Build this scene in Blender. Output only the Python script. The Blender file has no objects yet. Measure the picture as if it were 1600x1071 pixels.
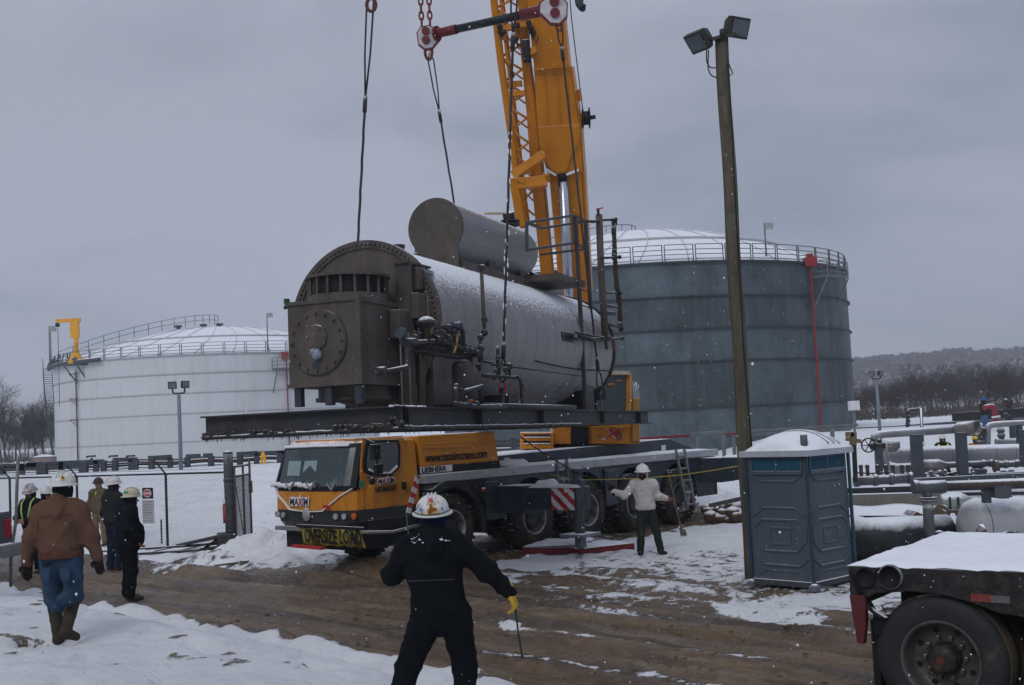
import bpy, bmesh, math, random
import numpy as np
from mathutils import Vector, Matrix, noise
V = Vector; PI = math.pi
S = bpy.context.scene; COL = S.collection
rnd = random.Random(7)

# ---------------------------------------------------------------- camera
FPX, CAMH = 1850.0, 2.7
_p, _r = math.radians(3.82), math.radians(2.8)
F_ = V((0, math.cos(_p), math.sin(_p))); U0 = V((0, -math.sin(_p), math.cos(_p)))
R_ = V((1, 0, 0))*math.cos(_r) - U0*math.sin(_r); U_ = V((1, 0, 0))*math.sin(_r) + U0*math.cos(_r)
CAM = V((0, 0, CAMH))
cd = bpy.data.cameras.new('camera'); cam = bpy.data.objects.new('camera', cd); COL.objects.link(cam)
cam.matrix_world = Matrix((( R_.x, U_.x, -F_.x, 0), (R_.y, U_.y, -F_.y, 0), (R_.z, U_.z, -F_.z, CAMH), (0, 0, 0, 1)))
cd.sensor_width = 36; cd.lens = 36*FPX/1600; cd.clip_end = 6000; cd.clip_start = 0.1
S.camera = cam
# ---------------------------------------------------------------- sky and light
w = bpy.data.worlds.new('World'); S.world = w; w.use_nodes = True
SUN_EL, SUN_ROT = math.radians(38), math.radians(205)
def build_world():
    nt = w.node_tree; n = nt.nodes; l = nt.links; n.clear()
    out = n.new('ShaderNodeOutputWorld'); bg = n.new('ShaderNodeBackground'); l.new(bg.outputs[0], out.inputs[0])
    tc = n.new('ShaderNodeTexCoord'); sep = n.new('ShaderNodeSeparateXYZ'); l.new(tc.outputs['Generated'], sep.inputs[0])
    # an overcast deck: low stretched noise moves between two greys, the clear sky adds a little blue behind it
    mp = n.new('ShaderNodeMapping'); mp.inputs['Scale'].default_value = (1.0, 1.0, 2.6); l.new(tc.outputs['Generated'], mp.inputs[0])
    mp.inputs['Location'].default_value = (0.3, 0.1, 0.25)
    nz = n.new('ShaderNodeTexNoise'); nz.inputs['Scale'].default_value = 2.3; nz.inputs['Detail'].default_value = 5; nz.inputs['Roughness'].default_value = .5; nz.inputs['Distortion'].default_value = .4
    l.new(mp.outputs[0], nz.inputs[0])
    cr = n.new('ShaderNodeValToRGB'); cr.color_ramp.elements[0].position = .36; cr.color_ramp.elements[1].position = .56
    cr.color_ramp.elements[0].color = (.205, .250, .312, 1); cr.color_ramp.elements[1].color = (.365, .385, .462, 1)
    l.new(nz.outputs[0], cr.inputs[0])
    sky = n.new('ShaderNodeTexSky'); sky.sky_type = 'NISHITA'; sky.sun_disc = False
    sky.sun_elevation = SUN_EL; sky.sun_rotation = SUN_ROT
    sc = n.new('ShaderNodeMixRGB'); sc.blend_type = 'MULTIPLY'; sc.inputs[0].default_value = 1; sc.inputs[2].default_value = (.09, .09, .09, 1)
    l.new(sky.outputs[0], sc.inputs[1])
    mx = n.new('ShaderNodeMixRGB'); mx.inputs[0].default_value = .95; l.new(sc.outputs[0], mx.inputs[1]); l.new(cr.outputs[0], mx.inputs[2])
    mz = n.new('ShaderNodeMapRange'); l.new(sep.outputs[2], mz.inputs[0]); mz.inputs[1].default_value = .30; mz.inputs[2].default_value = .9; mz.inputs[3].default_value = 1.0; mz.inputs[4].default_value = 1.95
    l.new(mx.outputs[0], bg.inputs[0]); l.new(mz.outputs[0], bg.inputs[1])      # an overcast sky is brightest overhead
build_world()
sd = bpy.data.lights.new('sun', 'SUN'); sd.energy = .85; sd.angle = math.radians(25); sd.color = (1, .97, .93)
sun = bpy.data.objects.new('sun', sd); COL.objects.link(sun)
sun.rotation_euler = V((math.sin(SUN_ROT)*math.cos(SUN_EL), math.cos(SUN_ROT)*math.cos(SUN_EL), math.sin(SUN_EL))).to_track_quat('Z', 'Y').to_euler()
S.view_settings.view_transform = 'Standard'; S.view_settings.look = 'None'; S.view_settings.exposure = 0; S.view_settings.gamma = 1
S.cycles.max_bounces = 6; S.cycles.diffuse_bounces = 3; S.cycles.glossy_bounces = 3; S.cycles.volume_bounces = 1; S.cycles.transparent_max_bounces = 12

# ---------------------------------------------------------------- measuring helpers
def ray(u, v): return F_*FPX + R_*(u-800) - U_*(v-535.5)
def W(u, v, Y):
    d = ray(u, v); return CAM + d*(Y/d.y)
def G(u, v, z=0.0):
    d = ray(u, v); return CAM + d*((z-CAMH)/d.z)

# ---------------------------------------------------------------- materials
MATS = {}
SNOWC = (.80, .82, .86, 1)
def M(name, col, rough=.6, metal=0., var=.18, scale=3., snow=None, bump=0., bscale=40., dirt=None, dirtc=(.10, .075, .055), streak=None, spec=.28, stretch=None):
    """paint / metal / cloth with uneven tone; snow=(z0, z1, grain) lets snow lie on faces turned upward"""
    if name in MATS: return MATS[name]
    m = bpy.data.materials.new(name); m.use_nodes = True; MATS[name] = m
    n = m.node_tree.nodes; l = m.node_tree.links; b = n['Principled BSDF']
    tc = n.new('ShaderNodeTexCoord')
    def nz(sc, det=4, rgh=.6, st=None):
        t = n.new('ShaderNodeTexNoise'); t.inputs['Scale'].default_value = sc; t.inputs['Detail'].default_value = det; t.inputs['Roughness'].default_value = rgh
        if st:
            mp = n.new('ShaderNodeMapping'); mp.inputs['Scale'].default_value = st; l.new(tc.outputs['Object'], mp.inputs[0]); l.new(mp.outputs[0], t.inputs[0])
        else: l.new(tc.outputs['Object'], t.inputs[0])
        return t.outputs[0]
    def ramp(src, a, c, ca=(0, 0, 0, 1), cb=(1, 1, 1, 1)):
        r = n.new('ShaderNodeValToRGB'); r.color_ramp.elements[0].position = a; r.color_ramp.elements[1].position = c
        r.color_ramp.elements[0].color = ca; r.color_ramp.elements[1].color = cb; l.new(src, r.inputs[0]); return r.outputs[0]
    def mix(f, a, c):
        x = n.new('ShaderNodeMixRGB'); 
        if isinstance(f, float): x.inputs[0].default_value = f
        else: l.new(f, x.inputs[0])
        for i, k in ((1, a), (2, c)):
            if isinstance(k, tuple): x.inputs[i].default_value = k if len(k) == 4 else k+(1,)
            else: l.new(k, x.inputs[i])
        return x.outputs[0]
    ca = tuple(min(1, c*(1-var)) for c in col)+(1,); cb = tuple(min(1, c*(1+var)) for c in col)+(1,)
    c = ramp(nz(scale, 5, .65, stretch), .32, .68, ca, cb)
    rg = None
    if dirt:
        f = ramp(nz(dirt[1], 6, .7), .62-dirt[0]*.35, .72-dirt[0]*.3+.12)
        c = mix(f, c, tuple(dirtc)+(1,))
    if streak:
        f = ramp(nz(streak[1], 5, .7, (1, 1, .06)), .5, .75); 
        mm = n.new('ShaderNodeMath'); mm.operation = 'MULTIPLY'; l.new(f, mm.inputs[0]); mm.inputs[1].default_value = streak[0]
        c = mix(mm.outputs[0], c, streak[2]+(1,))
    b.inputs['Roughness'].default_value = rough; b.inputs['Metallic'].default_value = metal
    b.inputs['Specular IOR Level'].default_value = spec
    if snow:
        g = n.new('ShaderNodeNewGeometry'); sp = n.new('ShaderNodeSeparateXYZ'); l.new(g.outputs['Normal'], sp.inputs[0])
        grain = snow[2] if len(snow) > 2 else .25
        a = n.new('ShaderNodeMath'); a.operation = 'MULTIPLY_ADD'; l.new(nz(snow[3] if len(snow) > 3 else 9., 7, .75), a.inputs[0]); a.inputs[1].default_value = grain*2; l.new(sp.outputs[2], a.inputs[2])
        mr = n.new('ShaderNodeMapRange'); l.new(a.outputs[0], mr.inputs[0]); mr.inputs[1].default_value = snow[0]+grain; mr.inputs[2].default_value = snow[1]+grain
        c = mix(mr.outputs[0], c, SNOWC)
        rr = n.new('ShaderNodeMapRange'); l.new(mr.outputs[0], rr.inputs[0]); rr.inputs[3].default_value = rough; rr.inputs[4].default_value = .9; l.new(rr.outputs[0], b.inputs['Roughness'])
        if metal:
            r2 = n.new('ShaderNodeMapRange'); l.new(mr.outputs[0], r2.inputs[0]); r2.inputs[3].default_value = metal; r2.inputs[4].default_value = 0; l.new(r2.outputs[0], b.inputs['Metallic'])
    l.new(c, b.inputs['Base Color'])
    if bump:
        bp = n.new('ShaderNodeBump'); bp.inputs['Strength'].default_value = bump; bp.inputs['Distance'].default_value = .02
        l.new(nz(bscale, 4, .6), bp.inputs['Height']); l.new(bp.outputs[0], b.inputs['Normal'])
    return m
SN = (.72, .86, .22)
def plain(name, col, **k): return M(name, col, **k)
YEL = M('crane_yellow', (.60, .225, .012), .38, var=.12, scale=1.3, snow=(.80, .93, .2), dirt=(.34, 2.6), dirtc=(.20, .11, .035), streak=(.4, 6, (.16, .10, .045)))
NAVY = M('carrier_blue_grey', (.030, .042, .058), .42, var=.15, snow=SN, dirt=(.3, 2.5), dirtc=(.07, .06, .05))
DARK = M('dark_steel', (.015, .016, .019), .55, snow=(.8, .93, .15), dirt=(.35, 4), dirtc=(.06, .05, .04))
BLACK = M('black', (.008, .009, .011), .6, snow=(.85, .96, .1))
ALU = M('deck_aluminium', (.35, .36, .38), .5, metal=.3, snow=SN, dirt=(.25, 3))
GLASS = M('cab_glass', (.012, .028, .032), .08, var=.3, spec=.8)
FGLASS = M('snowy_windscreen', (.018, .036, .040), .12, var=.3, spec=.8, dirt=(.12, 2.2), dirtc=(.30, .32, .34))
TYRE = M('tyre_rubber', (.018, .018, .018), .85, dirt=(.55, 3.5), dirtc=(.075, .055, .038), bump=.5, bscale=25, snow=(.82, .95, .15))
RIM = M('rim_grey', (.03, .031, .035), .6, metal=.1, dirt=(.4, 4))
CHROME = M('bright_rim', (.36, .37, .39), .4, metal=.5, dirt=(.5, 6))
WHITE = M('white_paint', (.62, .63, .65), .5)
RED = M('red_paint', (.42, .03, .03), .5)
BROWN = M('boiler_brown_primer', (.072, .061, .054), .62, var=.22, scale=2.2, snow=(.78, .92, .2), dirt=(.3, 3), dirtc=(.05, .035, .028), streak=(.55, 5, (.15, .12, .10)), bump=.2)
RUST = M('rusty_steel', (.085, .06, .047), .8, var=.3, scale=5, snow=(.75, .9, .2), bump=.3)
PIPE = M('skid_pipe', (.034, .032, .033), .6, snow=(.62, .86, .28, 14), var=.3)
BEAM = M('skid_beam_steel', (.028, .031, .037), .6, var=.25, snow=(.75, .9, .25), dirt=(.45, 2.2), dirtc=(.055, .045, .038), bump=.2)
MUDC = M('frozen_mud', (.05, .042, .036), .8, var=.4, scale=12, snow=(.5, .9, .35), bump=.6)
SNOWM = M('fresh_snow', (.80, .82, .86), .9, var=.03, bump=.5, bscale=12)
GALV = M('galvanised_steel', (.16, .18, .19), .55, metal=.4, snow=SN, var=.25)
GALVD = M('dark_galvanised', (.075, .085, .095), .6, metal=.3, snow=SN, var=.3)
INSUL = M('pipe_insulation', (.23, .235, .25), .45, metal=.35, snow=(.45, .72, .25), var=.15, scale=2)
WOODP = M('pole_wood', (.098, .088, .064), .9, var=.4, scale=7, stretch=(1, 1, .12), bump=.7, bscale=30, dirt=(.3, 2), dirtc=(.05, .05, .036), spec=.1)
ORANGE = M('timber_orange', (.40, .22, .06), .75, var=.25, snow=SN)
TIMBER = M('weathered_timber', (.11, .09, .07), .85, var=.35, scale=6, snow=(.7, .88, .25), bump=.4)

# ---------------------------------------------------------------- object helpers
def link(o, parent=None):
    COL.objects.link(o)
    if parent is not None: o.parent = parent
    return o
def tag(o, label=None, cat=None, group=None, kind=None):
    if label and not 4 <= len(label.replace('-', ' ').split()) <= 16: print('LABEL', len(label.replace('-', ' ').split()), label)
    if label: o['label'] = label
    if cat: o['category'] = cat
    if group: o['group'] = group
    if kind: o['kind'] = kind
    return o
def empty(name, loc=(0, 0, 0), rz=0., parent=None):
    o = bpy.data.objects.new(name, None); o.location = loc; o.rotation_euler = (0, 0, rz); o.empty_display_size = .2
    return link(o, parent)
def thing(name, label, cat, loc=(0, 0, 0), rz=0., group=None): return tag(empty(name, loc, rz), label, cat, group)
def copy_tree(o, parent=None):
    c = o.copy(); COL.objects.link(c); c.parent = parent
    for k in [x for x in o.children]: copy_tree(k, c)
    return c
def frame(d, up=V((0, 0, 1))):
    z = d.normalized(); x = up.cross(z)
    if x.length < 1e-4: x = V((1, 0, 0)).cross(z)
    x.normalize(); return x, z.cross(x), z
SPLIT = dict(box_feet='box_foot', pillar='pillar', jib_plate='jib_plate', flange_bolts='flange_bolt', inlet_vanes='inlet_vane', roof_vents='roof_vent', pipe_brackets='pipe_bracket', door_bolts='door_bolt',
    wheel_nuts='wheel_nut', hand_holes='hand_hole', lashing_eyes='lashing_eye', wall_moulding='wall_moulding', back_pocket='back_pocket', ice_on_rope='ice_lump', beam_snow='beam_snow', small_valves='small_valve', elbow_valves='elbow_valve', mud_flap='mud_flap', saddle='saddle', boom_snow_ledge='snow_ledge', boom_fold_lines='fold_line',
    deck_edge='deck_edge', loose_wires='loose_wire', rails='rail', red_rail='red_rail', grey_rail='grey_rail', slots='slot', rollers='roller', suspenders='suspender', cladding_seams='cladding_seam', weld_seams='weld_seam', bands='band',
    stiffening_rings='stiffening_ring', tail_lamp='tail_lamp', headlamp='headlamp', panel_labels='panel_label', jib_fittings='jib_fitting', drum_saddle='drum_saddle', panel_stand='panel_stand', valve_lever='valve_lever', flange='flange',
    boom_bracket='boom_bracket', bracket_snow='bracket_snow', reflective_vest='vest_strap', step='step', chain='chain_link', end_link='end_link', cylinder_clevis='cylinder_clevis', axle='axle', deck_snow='deck_snow', snow='snow_patch', boom_side_rail='side_rail_strip',
    barbed_wire='barbed_wire', end_sleeve='end_sleeve', pin='pin', wiring='cable', small_pipes='small_pipe', front_underframe='underframe_box', service_rails='rail', mud_clods='mud_clods', davit_bracket='davit_bracket', jib_link='jib_link', conduit='conduit')
class MB:
    def pieces(s, gap=.004):
        par = list(range(len(s.v)))
        def find(i):
            while par[i] != i: par[i] = par[par[i]]; i = par[i]
            return i
        for f in s.f:
            r0 = find(f[0])
            for i in f[1:]: par[find(i)] = r0
        gr = {}
        for k, f in enumerate(s.f): gr.setdefault(find(f[0]), []).append(k)
        L = []
        for fs in gr.values():
            P = [s.v[i] for k in fs for i in s.f[k]]; L.append([[min(p[a] for p in P)-gap for a in range(3)], [max(p[a] for p in P)+gap for a in range(3)], fs])
        ch = True
        while ch:
            ch = False
            for i in range(len(L)):
                for j in range(len(L)-1, i, -1):
                    if all(L[i][0][a] <= L[j][1][a] and L[j][0][a] <= L[i][1][a] for a in range(3)):
                        L[i] = [[min(L[i][0][a], L[j][0][a]) for a in range(3)], [max(L[i][1][a], L[j][1][a]) for a in range(3)], L[i][2]+L[j][2]]; L.pop(j); ch = True
        out = []
        for _, _, fs in L:
            q = MB(); mp = {}
            for k in fs:
                for i in s.f[k]:
                    if i not in mp: mp[i] = len(q.v); q.v.append(s.v[i])
                q.f.append(tuple(mp[i] for i in s.f[k])); q.m.append(s.m[k]); q.sm.append(s.sm[k])
            out.append(q)
        return out
    def __init__(s): s.v = []; s.f = []; s.m = []; s.sm = []; s.mi = 0; s.X = None
    def add(s, vs, fs, smooth=False):
        o = len(s.v)
        if s.X is not None: vs = [s.X @ V(p) for p in vs]
        s.v += [tuple(p) for p in vs]
        for f in fs: s.f.append(tuple(i+o for i in f)); s.m.append(s.mi); s.sm.append(smooth)
        return s
    def box(s, x0, x1, y0, y1, z0, z1):
        return s.add([(x, y, z) for z in (z0, z1) for y in (y0, y1) for x in (x0, x1)],
            [(0, 2, 3, 1), (4, 5, 7, 6), (0, 1, 5, 4), (2, 6, 7, 3), (0, 4, 6, 2), (1, 3, 7, 5)])
    def bar(s, a, b, w, h=None, up=V((0, 0, 1))):
        a, b = V(a), V(b); h = h or w; x, y, z = frame(b-a, V(up))
        vs = [p + x*(i*w/2) + y*(j*h/2) for p in (a, b) for i, j in ((-1, -1), (1, -1), (1, 1), (-1, 1))]
        return s.add(vs, [(3, 2, 1, 0), (4, 5, 6, 7), (0, 1, 5, 4), (1, 2, 6, 5), (2, 3, 7, 6), (3, 0, 4, 7)])
    def cyl(s, a, b, r, r2=None, n=12, caps=True, smooth=True):
        a, b = V(a), V(b); r2 = r if r2 is None else r2; x, y, z = frame(b-a)
        cs = [(math.cos(2*PI*i/n), math.sin(2*PI*i/n)) for i in range(n)]
        vs = [a + (x*c + y*t)*r for c, t in cs] + [b + (x*c + y*t)*r2 for c, t in cs]
        s.add(vs, [(i, (i+1) % n, n+(i+1) % n, n+i) for i in range(n)], smooth)
        if caps:
            o = len(s.v)-2*n
            s.f += [tuple(o+i for i in range(n-1, -1, -1)), tuple(o+n+i for i in range(n))]; s.m += [s.mi]*2; s.sm += [False]*2
        return s
    def tube(s, pts, r, n=8, taper=None):
        pts = [V(p) for p in pts]; N = len(pts)
        rs = [r]*N if taper is None else [r+(taper-r)*i/(N-1) for i in range(N)]
        vs = []; px = None
        for i, p in enumerate(pts):
            d = (pts[min(i+1, N-1)]-pts[max(i-1, 0)]).normalized()
            if px is None: x, y, z = frame(d)
            else:
                x = px - d*px.dot(d)
                if x.length < 1e-5: x, y, z = frame(d)
                x.normalize(); y = d.cross(x)
            px = x
            vs += [p + (x*math.cos(2*PI*k/n)+y*math.sin(2*PI*k/n))*rs[i] for k in range(n)]
        fs = [(i*n+k, i*n+(k+1) % n, (i+1)*n+(k+1) % n, (i+1)*n+k) for i in range(N-1) for k in range(n)]
        s.add(vs, fs, True); o = len(s.v)-N*n
        s.f += [tuple(o+k for k in range(n-1, -1, -1)), tuple(o+(N-1)*n+k for k in range(n))]; s.m += [s.mi]*2; s.sm += [False]*2
        return s
    def lathe(s, prof, c, axis, n=24, smooth=True, ang=None):
        """prof: list of (radius, height along axis)"""
        c = V(c); x, y, z = frame(V(axis)); k = len(prof); vs = []; m = n if ang is None else n+1
        for i in range(m):
            a = 2*PI*i/n if ang is None else ang[0]+(ang[1]-ang[0])*i/n
            q = x*math.cos(a)+y*math.sin(a)
            vs += [c + q*r + z*h for r, h in prof]
        fs = []
        for i in range(n):
            j = (i+1) % m
            for t in range(k-1): fs.append((i*k+t, j*k+t, j*k+t+1, i*k+t+1))
        return s.add(vs, fs, smooth)
    def ball(s, c, r, n=10, sc=(1, 1, 1)):
        c = V(c); vs = [c+V((0, 0, -r*sc[2]))]; h = n//2
        for i in range(1, h):
            a = -PI/2+PI*i/h
            vs += [c+V((r*sc[0]*math.cos(a)*math.cos(2*PI*k/n), r*sc[1]*math.cos(a)*math.sin(2*PI*k/n), r*sc[2]*math.sin(a))) for k in range(n)]
        vs.append(c+V((0, 0, r*sc[2]))); L = len(vs)-1
        fs = [(0, 1+(k+1) % n, 1+k) for k in range(n)]+[(1+i*n+k, 1+i*n+(k+1) % n, 1+(i+1)*n+(k+1) % n, 1+(i+1)*n+k) for i in range(h-2) for k in range(n)]
        fs += [(L, 1+(h-2)*n+k, 1+(h-2)*n+(k+1) % n) for k in range(n)]
        return s.add(vs, fs, True)
    def prism(s, poly, e):
        """planar polygon (3-D points) extruded by vector e"""
        poly = [V(p) for p in poly]; e = V(e); n = len(poly)
        nn = sum(((poly[i].cross(poly[(i+1) % n])) for i in range(n)), V((0, 0, 0)))
        if nn.dot(e) > 0: poly.reverse()
        return s.add(poly+[p+e for p in poly], [tuple(range(n)), tuple(range(2*n-1, n-1, -1))]+[(i, n+i, n+(i+1) % n, (i+1) % n) for i in range(n)])
    def build(s, name, mat, parent=None, bevel=0, sub=0):
        if name in SPLIT and parent is not None and not getattr(s, 'whole', False):
            n2 = SPLIT[name]; last = None
            for q in s.pieces(): q.whole = True; last = q.build(n2, mat, parent, bevel)
            return last
        me = bpy.data.meshes.new(name); me.from_pydata(s.v, [], s.f)
        for q in (mat if isinstance(mat, (list, tuple)) else [mat]): me.materials.append(q)
        me.polygons.foreach_set('material_index', s.m); me.polygons.foreach_set('use_smooth', s.sm); me.update()
        o = bpy.data.objects.new(name, me); link(o, parent)
        if bevel:
            b = o.modifiers.new('b', 'BEVEL'); b.width = bevel; b.segments = 2; b.limit_method = 'ANGLE'
        return o
def arc3(a, c, b, n=6):
    """rounded corner at c from a to b"""
    a, c, b = V(a), V(c), V(b); return [a*(1-t)**2+c*2*t*(1-t)+b*t*t for t in [i/n for i in range(n+1)]]
def rpath(pts, r, n=5):
    pts = [V(p) for p in pts]; out = [pts[0]]
    for i in range(1, len(pts)-1):
        c = pts[i]; a = (pts[i-1]-c); b = (pts[i+1]-c); k = min(r, a.length*.48, b.length*.48)
        out += arc3(c+a.normalized()*k, c, c+b.normalized()*k, n)
    return out+[pts[-1]]
def text(s, size, name, mat, parent, loc, xdir, up, ext=.004, sx=1., shear=0., align='LEFT'):
    cu = bpy.data.curves.new('t', 'FONT'); cu.body = s; cu.size = size; cu.extrude = ext; cu.shear = shear; cu.align_x = align; cu.offset = size*.022; cu.resolution_u = 2
    to = bpy.data.objects.new('t', cu); COL.objects.link(to)
    dg = bpy.context.evaluated_depsgraph_get(); me = bpy.data.meshes.new_from_object(to.evaluated_get(dg)); bpy.data.objects.remove(to); bpy.data.curves.remove(cu)
    x = V(xdir).normalized(); y = V(up).normalized(); z = x.cross(y)
    me.transform(Matrix(((x.x*sx, y.x, z.x, loc[0]), (x.y*sx, y.y, z.y, loc[1]), (x.z*sx, y.z, z.z, loc[2]), (0, 0, 0, 1))))
    me.materials.clear(); me.materials.append(mat); o = bpy.data.objects.new(name, me); return link(o, parent)
# ================================================================ GROUND
E1 = V((.70, -.71, 0)); E2 = V((.71, .70, 0))          # along and across the mud road
def sstep(a, b, x):
    t = max(0., min(1., (x-a)/(b-a))); return t*t*(3-2*t)
def hbase(x, y):
    c = x*.71+y*.70; al = x*.70-y*.71
    z = 0.
    z += .62*sstep(8.6, 6.4, c)*sstep(1.5, -4.5, x)*sstep(60, 20, y)+.27*sstep(8.4, 7.2, c)*sstep(-4.5, 1.5, x)*sstep(5, 1.5, x)
    # bank behind the fence
    t = sstep(31, 45, y+.25*(x+8)*.6); z += 1.45*t*sstep(7, -4, x) + (1.1*sstep(30, 68, y))*sstep(11, 19, x)
    z -= .75*sstep(60, 110, y)*sstep(6, -10, x)
    return z
def nn(x, y, s, seed=0): return noise.noise(V((x*s+seed, y*s-seed, seed*1.7)))
def hdet(x, y):
    c = x*.71+y*.70; al = x*.70-y*.71; z = 0.
    if y > 80: return 0.
    road = sstep(7.7, 8.6, c)*sstep(17, 14.5, c)
    warp = nn(al, c, .25, 3)*.5
    z += road*(.045*math.sin((c+warp)*5.2)+.07*nn(al*.22, c*2.6, 1., 5)+.035*nn(al*1.2, c*4, 1., 9)+.03*nn(x, y, 7., 2)*(.5+nn(x, y, .6, 33))+.02*nn(al*3, c*9, 1, 4))
    for cc, w_ in ((9.0, .22), (10.35, .25), (11.6, .2), (12.6, .25)):
        e = (c-cc-.35*nn(al, 0, .22, cc))/w_; z += road*(-.07*math.exp(-e*e)+.05*math.exp(-(abs(e)-1.6)**2*2))+road*.018*math.sin(al*24)*math.exp(-e*e)
    ridge = math.exp(-((c-8.05+nn(al, 0, .6, 4)*.25)/.28)**2)       # thrown-up edge of the bank
    z += ridge*(.20+.16*nn(x, y, 2.3, 8))*sstep(5, 1, x)
    ditch = math.exp(-((c-7.35+nn(al, 0, .5, 14)*.3)/.22)**2); z -= ditch*.24*sstep(3, 0, x)
    lump = sstep(13.5, 16, c)*sstep(45, 30, y)
    z += lump*(.05*nn(x, y, 1.3, 6)+.045*nn(x, y, 4., 1)+.02*nn(x, y, 9., 1))
    z += (1-road)*sstep(9, 7.5, c)*(.09*nn(x, y, .6, 11)+.022*nn(x, y, 2.7, 12)+.018*nn(x, y, 7, 15)+.008*nn(x, y, 16, 15)-.07*max(0, nn(x, y, 2.4, 55)-.3)*5)
    # ploughed heap in front of the crane
    for hx, hy, hr, hh in ((-5.9, 26.2, .9, .42), (-5.2, 27.6, 1.2, .55), (-4.9, 24.9, .7, .2), (-2.9, 22.6, .8, .22), (5.6, 33, 1.3, .5), (7.2, 30.5, 1.3, .45), (4.9, 30.2, .8, .25)):
        d = ((x-hx)**2+(y-hy)**2)/(hr*hr)
        if d < 6: z += hh*math.exp(-d)*(1+.5*nn(x, y, 2.4, 21)+.25*nn(x, y, 6, 3))
    return z
def gz(x, y): return hbase(x, y)+hdet(x, y)
def snowmask(x, y):
    c = x*.71+y*.70; al = x*.70-y*.71
    top = 12.9+2.6*sstep(-9, 2, x)                       # where the mud of the road ends
    s = sstep(top-.5, top+.6, c+1.2*nn(al*.5, c, .9, 31))
    if x > 1: s = min(s, 1)*(.62+.38*sstep(17.5, 20.5, c+nn(x, y, .4, 2)*3))
    if x > .5 and 11 < c < 15.5:                          # torn strips of snow left of the cabin
        s = max(s, (.72*sstep(.08, .5, nn(al*.35, c*1.4, 1., 41)+.18*math.sin(c*3)+.1) * sstep(11.2, 13.0, c)))
    s = max(s, .8*math.exp(-((x-4.4)**2/4.5+(y-16.9)**2/.9)))
    if x > -3: s = max(s, (.46+.42*nn(al*.5, c*1.3, 1.1, 61)+.25*nn(x, y, 2.6, 8))*sstep(11.6, 14.2, c)*sstep(-3, .5, x))
    # ridge lines of slush along the tracks
    for cc, w_, a0, a1 in ((9.55, .09, -12, 1.5), (10.9, .08, -14.5, -6), (12.2, .12, -16, -9)):
        s = max(s, .82*math.exp(-((c-cc-.25*nn(al, 0, .4, cc))/w_)**2)*sstep(a0, a0+2, al)*sstep(a1, a1-1.5, al)*(.55+1.1*abs(nn(al, c, 1.7, 19))))
    bank = sstep(8.35, 7.95, c+.3*nn(al, 0, .7, 17))*sstep(2.6, .6, x+.8*nn(x, y, .5, 3))
    bank *= 1-.62*math.exp(-((c-7.35+nn(al, 0, .5, 14)*.3)/.16)**2)*sstep(1, -2, x)
    d = ((x+7.6)**2/3.+(y-14.6)**2/.8); bank *= 1-.5*math.exp(-d)
    bank *= 1-.6*sstep(.40, .5, nn(x, y, 3.4, 55))*sstep(9, 13, y)
    s = max(s, bank)
    # churned black mud under the crane
    t = (x+1.35)*.682+(y-23.5)*.731; k = -(x+1.35)*.731+(y-23.5)*.682
    if -3 < t < 10.5 and -.8 < k < 3.6: s = min(s, .30+.3*nn(x, y, .9, 7))
    for hx, hy in ((-5.9, 26.2), (-5.2, 27.6), (-4.9, 24.9), (-6.6, 25.2)):
        s = max(s, .72*math.exp(-(((x-hx)**2+(y-hy)**2)/2.2)**2))
    if y > 33: s = .93+.1*nn(x, y, .7, 5)
    return s
def wet_shade_mask(x, y):  # wet mud, with shade painted into the ruts where relief shows too little
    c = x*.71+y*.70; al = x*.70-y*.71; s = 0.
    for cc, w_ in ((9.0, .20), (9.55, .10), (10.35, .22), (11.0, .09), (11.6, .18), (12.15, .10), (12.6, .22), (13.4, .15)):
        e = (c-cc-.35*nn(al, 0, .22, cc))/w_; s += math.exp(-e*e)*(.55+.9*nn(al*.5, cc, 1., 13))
    return max(0., min(1., s+.35*nn(al*.3, c*3.5, 1., 27)))
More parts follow.
